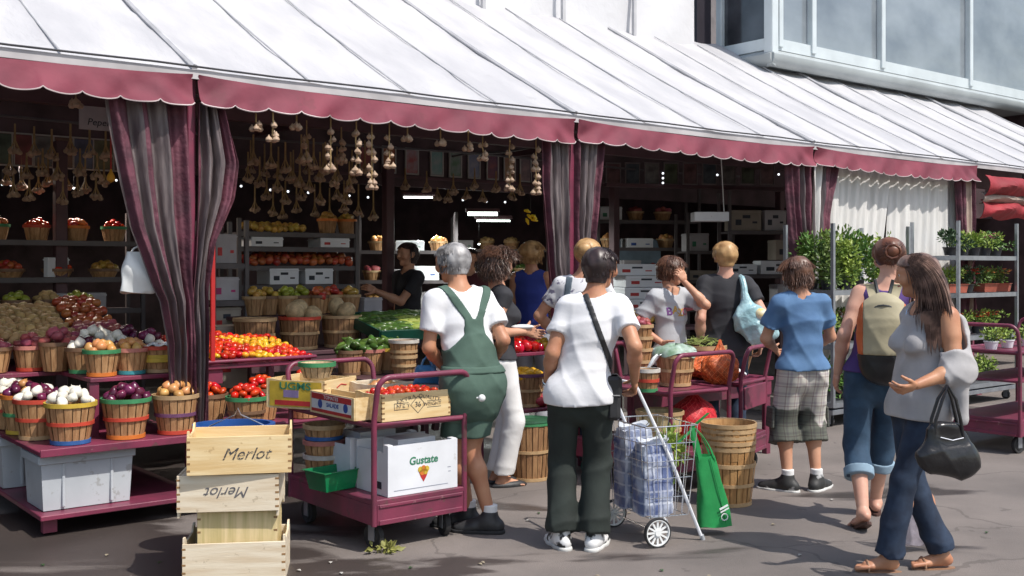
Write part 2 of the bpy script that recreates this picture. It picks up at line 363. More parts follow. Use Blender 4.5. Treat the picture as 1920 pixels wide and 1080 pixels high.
# ================================================================ hall: walls, ceiling, beams
hl = thing('market_hall', 'dark covered market hall with blackened walls and beams behind the stalls', 'building', P0, TH)
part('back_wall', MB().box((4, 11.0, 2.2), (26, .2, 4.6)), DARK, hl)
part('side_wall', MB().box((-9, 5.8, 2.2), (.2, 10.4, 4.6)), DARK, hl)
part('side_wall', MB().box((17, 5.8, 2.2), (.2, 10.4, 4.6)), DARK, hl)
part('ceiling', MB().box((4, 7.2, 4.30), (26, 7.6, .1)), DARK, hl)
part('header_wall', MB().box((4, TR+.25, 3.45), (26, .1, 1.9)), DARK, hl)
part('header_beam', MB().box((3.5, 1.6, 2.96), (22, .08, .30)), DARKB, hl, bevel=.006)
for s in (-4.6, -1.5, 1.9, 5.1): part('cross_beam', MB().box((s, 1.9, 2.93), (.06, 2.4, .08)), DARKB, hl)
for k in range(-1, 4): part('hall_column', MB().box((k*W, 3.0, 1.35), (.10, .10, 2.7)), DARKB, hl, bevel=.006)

# ================================================================ posts and gathered curtains
postlab = {0: 'burgundy canopy post of the gathered curtains nearest the left edge', 1: 'burgundy canopy post behind the woman in the white t-shirt', 2: 'burgundy canopy post beside the tall potted greenery', 3: 'burgundy canopy post at the far right end of the burgundy valance'}
for k in range(4):
    pt = thing('canopy_post', postlab[k], 'post', FP(k*W, .075), TH, 'canopy posts along the stall front')
    part('shaft', MB().box((0, 0, 1.42), (.055, .055, 2.84)), BURG, pt, bevel=.006)
    part('foot_plate', MB().box((0, 0, .012), (.18, .18, .022)), BURG, pt)
    part('bracket', MB().box((0, .07, 2.66), (.03, .16, .03)), BURG, pt)
def curtain(k, prof, side, strips, label, seed, t0=.04, name='gathered_curtain'):
    """prof: (z, inner, outer) metres from the post; strips: (u0, u1, material, part name)"""
    th = thing(name, label, 'curtain', FP(k*W, 0), TH, 'curtains gathered against the canopy posts')
    zs = [p[0] for p in prof][::-1]; ins = [p[1] for p in prof][::-1]; outs = [p[2] for p in prof][::-1]
    z0, z1 = prof[0][0], prof[-1][0]; rnd = random.Random(seed); ph = [rnd.random()*6 for _ in range(4)]
    def fn(u, v, off=0):
        z = z0+(z1-z0)*v; a = float(np.interp(z, zs, ins)); b = float(np.interp(z, zs, outs)); wd = abs(b-a)
        x = a+(b-a)*(u+.012*math.sin(11*v+ph[0]+5*u)); am = .030+.02*max(0, .35-wd)/.35
        y = t0 + am*math.sin(2*PI*u*3.6+ph[1]+.9*math.sin(4*v)) + .35*am*math.sin(2*PI*u*8+ph[2]+4*v)+.014*noise.noise(Vector((u*6, v*9, seed))) + off
        return (side*x, y, z)
    for (u0, u1, m, nm) in strips:
        part(nm, MB().grid(lambda u, v: fn(u0+(u1-u0)*u, v), max(6, int(70*(u1-u0))), 70), m, th, smooth=True, thick=.003, ang=80)
    return th, fn
B, V = BURGD, VINYL
c0, f0 = curtain(0, [(2.68,.03,.56),(2.2,.03,.47),(1.85,.02,.40),(1.48,.01,.26),(1.38,.0,.21),(1.1,.0,.16),(.55,.01,.14)], -1,
    [(0,.26,B,'fabric_edge'),(.26,.52,V,'vinyl_strip'),(.52,.60,B,'fabric_strip'),(.60,.76,V,'vinyl_strip'),(.76,.97,B,'fabric_strip'),(.97,1.0,VINYL,'clear_hem')],
    'burgundy and clear vinyl curtain tied back on the left side of the leftmost post', 3)
c1, f1 = curtain(0, [(2.68,.03,.22),(2.3,.03,.34),(2.05,.03,.30),(1.75,.02,.16),(1.45,.0,.10),(1.1,.0,.11),(.55,.0,.10)], 1,
    [(0,.12,B,'fabric_edge'),(.12,.62,V,'vinyl_strip'),(.62,1.0,B,'fabric_strip')],
    'narrow vinyl curtain with burgundy border gathered to the right of the leftmost post', 5)
0 and part('tie_rope', MB().tube([(-.27+.02*math.sin(i), -.02-.03*math.sin(i/8*PI), 1.46+.01*i) for i in range(9)], .006, 5), PIPE, c0)
0 and part('tie_rope', MB().tube([(.02+.012*math.sin(i*2), -.045, 2.2-.05*i) for i in range(12)], .005, 5), PIPE, c1)
curtain(1, [(2.68,.02,.34),(2.2,.02,.33),(1.6,.02,.28),(1.2,.0,.22),(.55,.0,.16)], -1,
    [(0,.18,B,'fabric_edge'),(.18,.80,V,'vinyl_strip'),(.80,1.0,B,'fabric_strip')],
    'grey vinyl and burgundy curtain hanging on the left of the middle post', 8)
curtain(1, [(2.68,.02,.36),(2.2,.02,.30),(1.6,.02,.22),(1.2,.0,.16),(.55,.0,.14)], 1,
    [(0,.12,B,'fabric_edge'),(.12,.74,V,'vinyl_strip'),(.74,1.0,B,'fabric_strip')],
    'grey vinyl curtain with burgundy edge hanging right of the middle post', 9)
curtain(2, [(2.68,.02,.42),(2.2,.02,.38),(1.7,.02,.30),(1.2,.0,.2),(.9,.0,.2)], -1,
    [(0,.2,B,'fabric_edge'),(.2,.42,V,'vinyl_strip'),(.42,1.0,B,'fabric_strip')],
    'mostly burgundy curtain bunched left of the post above the potted greenery', 11)
curtain(2, [(2.68,.02,.50),(2.2,.02,.36),(1.8,.02,.27),(1.2,.0,.2),(.9,.0,.2)], 1,
    [(0,.40,CURTW,'pale_strip'),(.40,.52,V,'vinyl_strip'),(.52,1.0,B,'fabric_strip')],
    'pale and burgundy curtain bunched right of the post above the potted greenery', 12)
curtain(3, [(2.68,.02,.42),(2.2,.02,.38),(1.7,.02,.34),(1.2,.0,.3),(.9,.0,.3)], -1,
    [(0,.25,B,'fabric_edge'),(.25,.55,mat('beige_fabric', (.45,.34,.28), .8, .3, 5),'beige_strip'),(.55,1.0,B,'fabric_strip')],
    'burgundy and beige curtain at the far right post', 14)
# white curtains closing the third bay
def wcurtain(sA, sB, bA, bB, label, seed):
    th = thing('white_curtain', label, 'curtain', FP(0, 0), TH, 'white curtains closing the bay by the flower racks')
    rnd = random.Random(seed); p = rnd.random()*6
    def fn(u, v):
        s = (sA+(sB-sA)*u)*(1-v)+(bA+(bB-bA)*u)*v
        return (s, .16+.020*math.sin(2*PI*u*7+p)+.007*math.sin(2*PI*u*17+2*p)+.01*math.sin(7*v+9*u), 2.72-2.5*v)
    part('curtain_sheet', MB().grid(fn, 150, 12), CURTW, th, smooth=True, thick=.003, ang=80)
sa = SAT(1560, .16)
wcurtain(sa-.3, SAT(1668, .16), sa-.3, SAT(1618, .16), 'white pleated curtain panel left of the dark slanting gap', 2)
wcurtain(SAT(1672, .16), SAT(1800, .16), SAT(1650, .16), SAT(1800, .16), 'white pleated curtain panel right of the dark slanting gap', 4)
# ================================================================ baskets
MC = {}
def cached(key, fn):
    if key not in MC: MC[key] = fn()
    return MC[key]
def staves(r0, r1, h, n):
    mb = MB()
    for i in range(n):
        a0 = 2*PI*(i+.07)/n; a1 = 2*PI*(i+.93)/n; vs = []; rr = 1+.012*((i*7) % 3-1)
        for (r, z) in ((r0*rr, .004), ((r0+r1)/2*1.01*rr, h*.5), (r1*rr, h)):
            for a in (a0, (a0+a1)/2, a1): vs.append((r*math.cos(a), r*math.sin(a), z))
        mb.add(vs, [(0,1,4,3),(1,2,5,4),(3,4,7,6),(4,5,8,7)])
    mb.lathe([(r0*.97, .003), (r0*.97, .012), (.001, .012)], 20)
    mb.lathe([(r0*.93, .012), (r1*.93, h*.96)], 20, caps=None)
    return mb
def hoop(r, z, hh, th=.006, n=28):
    return MB().lathe([(r, z-hh/2), (r+th, z-hh/2), (r+th, z+hh/2), (r, z+hh/2), (r-.004, z+hh/2), (r-.004, z-hh/2)], n)
def basket(loc, label, r1=.152, h=.255, taper=.72, rim='plain', band=None, base=None, wood=None, group=None, n=18, rz=0, tilt=None, cat='basket', name='basket'):
    wood = wood or WOODB; r0 = r1*taper
    t = thing(name, label, cat, loc, rz, group)
    k = (round(r1, 3), round(h, 3), n, wood.name)
    link('staves', cached(('st',)+k, lambda: staves(r0, r1, h, n).mesh('staves', wood, True, ang=30)), t)
    def hp(nm, rr, z, hh, c): link(nm, cached((nm, c)+k, lambda: hoop(rr, z, hh).mesh(nm, HOOP[c], True)), t)
    hp('rim', r1-.002, h-.012, .026 if r1 < .2 else .035, rim)
    if band: hp('band', (r0+r1)/2*1.01+.001, h*.5, .022 if r1 < .2 else .035, band)
    if base: hp('base_hoop', r0+.003, .014, .024, base)
    if tilt: t.rotation_euler = tilt
    return t
# ================================================================ produce
def bump_sph(r, sc, fn, n=16, m=11):
    mb = MB(); pr = []
    vs = []; fs = []
    for i in range(m+1):
        th = PI*i/m
        for k in range(n):
            a = 2*PI*k/n; d = Vector((math.sin(th)*math.cos(a), math.sin(th)*math.sin(a), -math.cos(th)))
            q = fn(d, a, th)*r; vs.append((d.x*q*sc[0], d.y*q*sc[1], d.z*q*sc[2]))
    for i in range(m):
        for k in range(n):
            q = (k+1) % n; fs.append((i*n+k, i*n+q, (i+1)*n+q, (i+1)*n+k))
    return mb.add(vs, fs)
def rn(d, f, seed): return noise.noise(Vector(d)*f+Vector((seed, seed*2, 0)))
F_ = dict(
 onion_white=(mat('white_onion_skin', (.80,.76,.66), .35, .1, 4, rand=.1, hue=.01), 'white onion', 'onion'),
 onion_purple=(mat('purple_onion_skin', (.16,.02,.06), .25, .5, 6, rand=.45, hue=.02, col2=(.07,.008,.035)), 'dark purple onion', 'onion'),
 onion_yellow=(mat('yellow_onion_skin', (.62,.34,.12), .35, .3, 5, rand=.2, hue=.015, col2=(.5,.22,.07)), 'golden yellow onion', 'onion'),
 tomato=(mat('tomato_skin', (.60,.048,.010), .22, .3, 3, rand=.35, hue=.012, col2=(.50,.022,.006)), 'red tomato', 'tomato'),
 tomato_yellow=(mat('yellow_tomato_skin', (.75,.40,.02), .2, .2, 3, rand=.15, hue=.02), 'yellow tomato', 'tomato'),
 potato=(mat('potato_skin', (.56,.36,.15), .7, .35, 9, .3, 40, rand=.2, hue=.01), 'brown potato', 'potato'),
 potato_red=(mat('red_potato_skin', (.42,.10,.10), .5, .35, 9, .2, 40, rand=.25, hue=.02, col2=(.30,.05,.07)), 'pinkish red potato', 'potato'),
 apple_red=(mat('red_apple_skin', (.42,.05,.03), .25, .5, 4, rand=.3, hue=.02, col2=(.5,.16,.05)), 'red apple', 'apple'),
 apple_green=(mat('green_apple_skin', (.36,.40,.05), .3, .3, 4, rand=.2, hue=.015), 'green apple', 'apple'),
 apple_gold=(mat('golden_apple_skin', (.58,.36,.07), .3, .3, 4, rand=.2, hue=.02), 'golden apple', 'apple'),
 melon=(mat('melon_rind', (.50,.37,.20), .7, .4, 30, .6, 60, rand=.1), 'netted round melon', 'melon'),
 lemon=(mat('yellow_squash_skin', (.78,.42,.02), .3, .15, 4, rand=.1), 'bright yellow fruit', 'fruit'),
 pepper=(mat('red_pepper_skin', (.55,.012,.010), .12, .3, 3, rand=.25, hue=.012), 'glossy red pepper', 'pepper'),
 pepper_yellow=(mat('yellow_pepper_skin', (.75,.40,.02), .15, .2, 3), 'glossy yellow pepper', 'pepper'),
 squash=(mat('green_squash_skin', (.08,.16,.03), .3, .5, 6, rand=.3, hue=.02), 'green cucumber', 'cucumber'),
 corn=(mat('corn_husk', (.32,.40,.07), .6, .4, 8, rand=.25, hue=.02, stretch=(1,5,5)), 'yellow green corn cob in its husk', 'corn'))
EYE_R = dict(onion_white=.036, onion_purple=.034, onion_yellow=.034, tomato=.030, tomato_yellow=.027, potato=.034, potato_red=.036, apple_red=.037, apple_green=.037, apple_gold=.037, melon=.082, lemon=.042, pepper=.045, pepper_yellow=.045, squash=.028, corn=.03)
def fruit_mesh(kind, var):
    r = EYE_R[kind]
    if kind.startswith('onion'):
        fn = lambda d, a, th: 1+.28*max(0, (d.z-.75)/.25)**1.5+.03*rn(d, 2, var)+.012*math.sin(9*a)
        mb = bump_sph(r, (1,1,.88), fn)
        if var % 2: mb.tube([(0,0,r*.95),(r*.1,0,r*1.35)], [r*.14, r*.05], 5)
    elif kind.startswith('tomato'): mb = bump_sph(r, (1,1,.82), lambda d, a, th: 1+.035*math.sin(5*a+var)*math.sin(th)-.16*max(0, (d.z-.86)/.14)+.02*rn(d, 2, var))
    elif kind.startswith('potato'): mb = bump_sph(r, (1.25,.95,.85), lambda d, a, th: 1+.22*rn(d, 1.4, var)+.05*rn(d, 4, var))
    elif kind.startswith('apple'): mb = bump_sph(r, (1,1,.92), lambda d, a, th: 1-.22*max(0, (abs(d.z)-.82)/.18)+.03*math.sin(5*a)*max(0, -d.z))
    elif kind.startswith('pepper'): mb = bump_sph(r, (.85,.85,1.15), lambda d, a, th: 1+.10*abs(math.sin(2*a+var))*math.sin(th)-.25*max(0, (d.z-.8)/.2)+.05*rn(d, 2, var))
    elif kind == 'lemon': mb = bump_sph(r, (1.15,1,.95), lambda d, a, th: 1+.10*max(0, (abs(d.x)-.85)/.15))
    elif kind in ('squash', 'corn'):
        L = 3.0 if kind == 'corn' else 2.6
        mb = MB().tube([(r*(L*(i/6)*2-L), r*.3*math.sin(i/6*PI+var), 0) for i in range(7)], [r*.35, r*.85, r, r, r*.95, r*.7, r*.2], 9)
        if kind == 'corn':
            for q in range(5): mb.tube([(r*L*.6, 0, 0), (r*(L*1.1), r*.5*math.sin(q*1.3), r*.5*math.cos(q*1.3)), (r*L*1.5, r*1.0*math.sin(q*1.3), r*.9*math.cos(q*1.3))], [r*.3, r*.22, r*.03], 4)
    else: mb = bump_sph(r, (1,1,.98), lambda d, a, th: 1+.02*rn(d, 3, var))
    return mb.mesh(kind, F_[kind][0], True, ang=70)
COUNT = {}
def fruit(kind, p, label, group, s=1.0, rnd=random, flat=False):
    v = rnd.randrange(4); me = cached(('fr', kind, v), lambda: fruit_mesh(kind, v+1))
    o = link(F_[kind][2], me); o.location = p
    o.rotation_euler = (rnd.uniform(-.7, .7) if not flat else rnd.uniform(-.15, .15), rnd.uniform(-.7, .7) if not flat else rnd.uniform(-.2, .2), rnd.uniform(0, 6.28) if not flat else rnd.uniform(-.4, .4))
    o.scale = (s*rnd.uniform(.84, 1.16), s*rnd.uniform(.84, 1.16), s*rnd.uniform(.84, 1.12))
    tag(o, label, F_[kind][2], group); COUNT[kind] = COUNT.get(kind, 0)+1
    return o
def heap_round(c, r, kinds, where, dome=.07, s=1.0, seed=0, nmax=99):
    """fruit piled in a round container: c = centre at rim height"""
    rnd = random.Random(seed); kk = kinds if isinstance(kinds, list) else [kinds]
    fr = EYE_R[kk[0]]*s; n = min(nmax, max(3, int(.98*(r/fr)**2)))
    for i in range(n):
        q = math.sqrt((i+.4)/n); a = i*2.39996+seed; rho = q*(r-fr*.55)
        kd = rnd.choice(kk); z = dome*(1-q*q)+rnd.uniform(-.006, .010)
        fruit(kd, (c[0]+rho*math.cos(a), c[1]+rho*math.sin(a), c[2]+z), F_[kd][1]+' '+where, (F_[kd][1]+('es ' if kd[:3] in ('tom', 'pot') else 's ')).replace('huskes', 'husks')+where, s, rnd)
def heap_rect(M, x0, x1, y0, y1, zf, kindf, where, s=1.0, seed=0, step=1.72, flat=False):
    """fruit laid in staggered rows over a rectangle in the frame M (4x4); zf(x,y) height; kindf(x,y) kind"""
    rnd = random.Random(seed); fr = EYE_R[kindf((x0+x1)/2, (y0+y1)/2)]*s; y = y0+fr; row = 0
    while y <= y1-fr*.5:
        x = x0+fr+(fr if row % 2 else 0)
        while x <= x1-fr*.5:
            kd = kindf(x+rnd.uniform(-.03, .03), y); p = M@Vector((x+rnd.uniform(-.3, .3)*fr, y+rnd.uniform(-.3, .3)*fr, zf(x, y)+rnd.uniform(-.25, .45)*fr))
            fruit(kd, p, F_[kd][1]+' '+where, (F_[kd][1]+('es ' if kd[:3] in ('tom', 'pot') else 's ')).replace('huskes', 'husks')+where, s, rnd, flat)
            x += fr*step
        y += fr*step; row += 1
FM = Matrix.Translation(P0) @ Matrix.Rotation(TH, 4, 'Z')
# ================================================================ lettering
def letters(txt, size, m, parent, loc, rot, name='lettering', shear=0, extr=.0006, sx=1, space=1.0, bold=0):
    cu = bpy.data.curves.new('t', 'FONT'); cu.body = txt; cu.size = size; cu.align_x = 'CENTER'; cu.align_y = 'CENTER'; cu.shear = shear; cu.extrude = extr
    cu.space_character = space; cu.offset = bold; cu.resolution_u = 3
    o = bpy.data.objects.new('t', cu); COL.objects.link(o); dg = bpy.context.evaluated_depsgraph_get()
    me = bpy.data.meshes.new_from_object(o.evaluated_get(dg)); bpy.data.objects.remove(o); bpy.data.curves.remove(cu)
    me.name = name; me.materials.clear(); me.materials.append(m)
    l = link(name, me, parent, loc, rot); l.scale = (sx, 1, 1); return l
def strokes(pts_list, wd, m, parent, loc, rot, name='marking'):
    """flat printed line-work in the local xz-plane (x right, z up)"""
    mb = MB()
    for pts in pts_list:
        for a, b in zip(pts[:-1], pts[1:]):
            a = Vector((a[0], 0, a[1])); b = Vector((b[0], 0, b[1])); d = (b-a); L = d.length
            if L < 1e-6: continue
            d /= L; q = Vector((-d.z, 0, d.x))*wd/2; a2 = a-d*wd*.3; b2 = b+d*wd*.3
            vs = [a2-q, b2-q, b2+q, a2+q]; vs = vs+[v+Vector((0, .0008, 0)) for v in vs]
            mb.add(vs, [(0,1,2,3),(7,6,5,4),(0,4,5,1),(1,5,6,2),(2,6,7,3),(3,7,4,0)])
    return part(name, mb, m, parent, loc=loc, rot=rot)
# ================================================================ trolleys
def wheel_caster(t, x, y, r=.072, rz=0):
    c = part('caster', MB().box((0, 0, .055), (.05, .06, .01)).box((-.022, .01, .0), (.005, .05, .11)).box((.022, .01, .0), (.005, .05, .11)), GALV, t, loc=(x, y, r+.03), rot=(0, 0, rz))
    w_ = MB().lathe([(.01,-.018),(r*.62,-.018),(r*.66,-.014),(r*.95,-.017),(r,-.012),(r,.012),(r*.95,.017),(r*.66,.014),(r*.62,.018),(.01,.018)], 22, M=Matrix.Rotation(PI/2, 3, 'Y'))
    part('wheel', w_, RUBBER, c, smooth=True, loc=(0, .012, -.03), ang=35)
def arch(x0, x1, y, z0, zt, lean, rb=.07):
    pts = [(x0, y, z0), (x0, y, zt-.24)]
    xs = [(x0, 0)]; n = 6
    for i in range(n+1):
        a = PI/2*i/n; pts.append((x0+rb-rb*math.cos(a), y+lean*(1-.35*(1-math.sin(a))), zt-rb+rb*math.sin(a)))
    for i in range(n+1):
        a = PI/2*i/n; pts.append((x1-rb+rb*math.sin(a), y+lean*(1-.35*(1-math.cos(a))), zt-rb+rb*math.cos(a)))
    pts += [(x1, y, zt-.24), (x1, y, z0)]
    return pts
def trolley(loc, rz, label, L=1.0, Wd=.62, shelf=.70, zt=.985, group='burgundy platform trolleys', extra=None):
    t = thing('platform_trolley', label, 'trolley', loc, rz, group)
    part('deck', MB().box((Wd/2, L/2, .285), (Wd+.02, L+.02, .03)), BURG, t, bevel=.005)
    part('skirt', MB().box((Wd/2, .0, .215), (Wd-.03, .022, .115)).box((Wd/2, -.013, .262), (Wd-.05, .012, .018)).box((Wd/2, -.013, .172), (Wd-.05, .012, .028))
         .box((Wd/2, L, .215), (Wd-.03, .022, .115)).box((.0, L/2, .215), (.022, L-.03, .115)).box((Wd, L/2, .215), (.022, L-.03, .115)), BURG, t, bevel=.003)
    for y, ln in ((0, -.055), (L, .055)): part('end_frame', MB().tube(arch(0, Wd, y, .155, zt, ln), .0165, 10), BURG, t, smooth=True)
    if shelf:
        part('shelf', MB().box((Wd/2, L/2, shelf), (Wd-.03, L-.02, .02)), BURG, t, bevel=.003)
        part('shelf_rail', MB().tube([(0,0,shelf+.012),(Wd,0,shelf+.012),(Wd,L,shelf+.012),(0,L,shelf+.012)], .014, 8, closed=True), BURG, t, smooth=True, ang=50)
    if extra: part('shelf', MB().box((Wd/2, L/2, extra), (Wd-.03, L-.02, .02)), BURG, t, bevel=.003)
    for x in (.07, Wd-.07):
        for y in (.10, L-.12): wheel_caster(t, x, y, rz=.25*math.sin(7*x+3*y))
    return t
def toW(loc, rz, p):
    M = Matrix.Translation(loc) @ Matrix.Rotation(rz, 4, 'Z'); return M @ Vector(p)
LA = Vector((-.767, 5.93, 0)); cartA = trolley(LA, TH, 'burgundy platform trolley carrying wooden tomato crates and a white fruit carton')
LB = Vector((1.10, 7.4, 0)); cartB = trolley(LB, TH, 'burgundy platform trolley with red mesh sack on its deck, behind the wire shopping cart')
LC = Vector((1.72, 8.02, 0)); rzC = TH+R(20); cartC = trolley(LC, rzC, 'smaller burgundy trolley with orange mesh sack beside the boy in blue', Wd=.58)
LD = Vector((3.90, 9.50, 0)); cartD = trolley(LD, -R(50), 'tall burgundy trolley with two shelves at the right edge, before the flower rack', L=1.3, zt=1.10, shelf=.86, extra=.62)
part('side_panel', MB().box((.29, -.012, .60), (.50, .016, .17)), BURG, cartC, bevel=.004)
# ================================================================ wooden crates
def crate(loc, rz, label, L=.50, D=.33, H=.19, m=CRATE, rot=None, th=.010, group=None, ends=True, name='wooden_crate', m2=None):
    """open-topped box, long side along x, origin at the centre of the base"""
    t = thing(name, label, 'crate', loc, rz, group)
    if rot: t.rotation_euler = rot
    part('front_board', MB().box((0, -D/2, H/2), (L, th, H)), m, t, bevel=.0015)
    part('back_board', MB().box((0, D/2, H/2), (L, th, H)), m, t, bevel=.0015)
    for s in (-1, 1):
        mb = MB(); hx = s*(L/2-th/2-.001); e = .028 if ends else 0; y0, y1 = -D/2+th/2+.001, D/2-th/2-.001
        vs = [(hx-th/2, y0, 0), (hx-th/2, y1, 0), (hx-th/2, y1, H+e), (hx-th/2, y1-.03, H+e), (hx-th/2, y1-.08, H-.006), (hx-th/2, y0+.08, H-.006), (hx-th/2, y0+.03, H+e), (hx-th/2, y0, H+e)]
        vs2 = [(x+th, y, z) for x, y, z in vs]; n = 8
        mb.add(vs+vs2, [tuple(range(n-1, -1, -1)), tuple(range(n, 2*n))]+[(i, (i+1) % n, n+(i+1) % n, n+i) for i in range(n)])
        # finger joints
        part('end_board', mb, m, t)
    for s in (-1, 1):
        for q in range(5): part('finger_joint', MB().box((s*(L/2-.008), -D/2-.0002, H*(.12+.19*q)), (.018, th+.0012, .010)), mat('joint_dark_wood', (.30,.17,.07), .7), t)  # darker brown wood marks the finger joint pattern
    part('bottom_board', MB().box((0, 0, th/2+.004), (L-2*th-.004, D-th-.004, th)), m, t)
    return t
# the Merlot stack, front left
rzM = R(8)
base = Vector((-1.415, 5.55, 0))
k4 = crate(base+Vector((-.01, 0, 0)), rzM, 'bottom crate of the pale wooden stack in front, plain and open, holding another crate', L=.505, D=.36, H=.21, m=CRATEW)
k3 = crate(base+Vector((.0, .015, .02)), rzM, 'plain wooden crate standing on end inside the bottom crate of the front stack', L=.395, D=.30, H=.345, m=CRATEV, ends=False)
k2 = crate(base+Vector((-.035, -.01, .553)), rzM, 'upside-down bleached crate with inverted script lettering, second from top of the stack', L=.50, D=.35, H=.185, m=CRATEW, rot=(0, PI, rzM-R(1)), th=.011)
k1 = crate(base+Vector((.015, -.03, .560)), rzM+R(3), 'topmost pale wooden crate of the front stack with upright dark script lettering', L=.51, D=.35, H=.19)
letters('Merlot', .085, WORNI, k1, (.03, -.175-.0062, .10), (R(90), 0, 0), shear=.42, sx=1.02, space=.98)
letters('Merlot', .078, mat('faded_ink', (.16,.15,.16), .8, .5, 40), k2, (-.0, -.175-.0068, .085), (R(90), 0, 0), shear=.42, sx=1.0)
bt = thing('blue_tub', 'tall blue plastic tub with a thin wire handle behind the crate stack', 'tub', base+Vector((-.12, .34, 0)), R(8))
part('shell', MB().lathe([(.13, .0), (.135, .01), (.185, .70), (.20, .715), (.20, .735), (.175, .735), (.13, .05), (.0, .045)], 28, M=Matrix.Diagonal((1.12, .9, 1))), BLUEP, bt, smooth=True)
part('wire_handle', MB().tube([(-.12, -.1, .735), (.02, -.13, .80), (.035, -.13, .835), (.05, -.13, .80), (.17, -.1, .735)], .004, 6), CHROME, bt, smooth=True)
# crates on trolley A
pA = lambda x, y, z: toW(LA, TH, (x, y, z))
ka = crate(pA(.30, .17, .725), TH, 'pale wooden crate of small tomatoes with a printed diamond mark, front of the left trolley', L=.47, D=.29, H=.155, ends=False)
kb = crate(pA(.04, .42, .725), TH+PI/2, 'long wooden crate with red and blue printed side, left of the diamond-marked crate', L=.52, D=.14, H=.13, ends=False)
kc = crate(pA(.11, .93, .725), TH+R(28), 'pale wooden crate with a yellow printed side under an upturned small basket', L=.36, D=.42, H=.18, ends=False)
kd = crate(pA(.46, .66, .725), TH+R(5), 'weathered empty wooden crate at the back of the left trolley', L=.30, D=.30, H=.15, ends=False, m=CRATEW)
yf = -.145-.0062
letters('EXTRA', .030, WORNI, ka, (-.075, yf, .118), (R(90), R(-12), 0), sx=1.3, space=1.15)
letters('QUALITY', .030, WORNI, ka, (.085, yf, .118), (R(90), R(12), 0), sx=1.15, space=1.1)
letters('NET', .030, WORNI, ka, (-.095, yf, .080), (R(90), 0, 0), sx=1.3, space=1.5)
letters('WEIGHT', .030, WORNI, ka, (.105, yf, .080), (R(90), 0, 0), sx=1.1)
letters('36', .042, WORNI, ka, (.005, yf, .083), (R(90), 0, 0), bold=.0006)
strokes([[(-.045, .083), (.005, .132), (.055, .083), (.005, .034), (-.045, .083)], [(-.06, .098), (-.155, .098), (-.155, .062), (-.06, .062)], [(.07, .062), (.165, .062)], [(.07, .098), (.165, .098)]], .0028, INK, ka, (0, yf, 0), (0, 0, 0), 'printed_diamond')
def panel(par, cx, y, cz, sx, sz, m, nm='printed_panel', off=.0012): return part(nm, MB().box((cx, y-off/2, cz), (sx, off, sz)), m, par)
PR = mat('print_red', (.50,.03,.03), .6, .3, 12); PB = mat('print_blue', (.03,.09,.34), .6, .3, 12); PW = mat('print_white', (.70,.70,.68), .6, .2, 12); PY = mat('print_yellow', (.62,.42,.04), .6, .3, 12); PG = mat('print_green', (.04,.22,.12), .6, .3, 12)
# printed side of the blue/red crate: the outer long side faces the viewer's left
pn = MB().box((0, .0765, .068), (.47, .0012, .11)); part('printed_panel', pn, PW, kb)
part('printed_stripe', MB().box((0, .0777, .104), (.47, .0012, .034)), PR, kb); part('printed_stripe', MB().box((0, .0777, .022), (.47, .0012, .018)), PR, kb)
for sx_ in (-.17, .13): part('printed_disc', MB().cyl((sx_, .0771, .062), (sx_, .0784, .062), .026, n=20), PB, kb)
letters('TOMATES', .030, PW, kb, (0, .0786, .104), (R(90), 0, PI), sx=1.3)
letters('SALADE', .034, PB, kb, (-.02, .0786, .062), (R(90), 0, PI), sx=1.2, bold=.0006)
# yellow printed side (the crate's left end faces the viewer's left)
part('printed_panel', MB().box((-.1806, 0, .09), (.0012, .38, .155)), PY, kc); part('printed_stripe', MB().box((-.1818, .0, .035), (.0012, .30, .030)), PR, kc)
part('printed_patch', MB().box((-.1818, .03, .092), (.0012, .11, .045)), mat('print_violet', (.30,.22,.42), .6), kc)
letters('UGMS', .062, PG, kc, (-.1826, 0, .138), (R(90), 0, -R(90)), sx=1.4, bold=.001)
part('red_tick', MB().tube([(-.05, -.2152, .125), (.0, -.2152, .145), (.06, -.2152, .135)], .004, 5), PR, kc)
# produce in crate A
for o in range(1): heap_rect(Matrix.Translation(pA(.30, .17, 0)) @ Matrix.Rotation(TH, 4, 'Z'), -.21, .21, -.125, .125, lambda x, y: .85+.02*math.cos(6*x), lambda x, y: 'tomato', 'in the diamond-marked wooden crate', s=.85, seed=5, step=1.9)
# white fruit carton on the lower deck
wc = thing('fruit_carton', 'white cardboard fruit carton with green lettering and a red and yellow fruit emblem', 'box', pA(.335, .18, .302), TH)
CW, CD, CH = .48, .34, .285
part('front_wall', MB().box((0, -CD/2, CH/2), (CW, .006, CH)), WHITEP, wc)
part('back_wall', MB().box((0, CD/2, CH/2), (CW, .006, CH)), WHITEP, wc)
for s in (-1, 1): part('side_wall', MB().box((s*(CW/2-.004), 0, CH/2-.02), (.006, CD-.008, CH-.04)).box((s*(CW/2-.02), -CD/2+.028, CH/2+.004), (.036, .045, CH)), WHITEP, wc)
part('inner_flap', MB().box((.03, .02, CH-.015), (.26, .16, .05)), WHITEP, wc)
part('base', MB().box((0, 0, .006), (CW-.02, CD-.01, .006)), WHITEP, wc)
letters('Gustate', .062, PG, wc, (.0, -CD/2-.0042, .185), (R(90), 0, 0), bold=.0015, shear=.1)
em = MB(); cols = [(0, .09, PR), (-.022, .118, PY), (.022, .118, PY), (0, .126, HOOP['orange'])]
part('emblem_fruit', MB().add([(-.035,-CD/2-.0042,.125),(.035,-CD/2-.0042,.125),(.02,-CD/2-.0042,.09),(0,-CD/2-.0042,.060),(-.02,-CD/2-.0042,.09)], [(4,3,2,1,0)]), PR, wc)
for (x, z, m) in ((-.022,.133,PY), (.0,.138,HOOP['orange']), (.022,.133,PY), (-.010,.115,HOOP['orange']), (.012,.118,PY)):
    part('emblem_leaf', MB().cyl((x, -CD/2-.0043, z), (x, -CD/2-.0056, z), .017, n=14), m, wc)
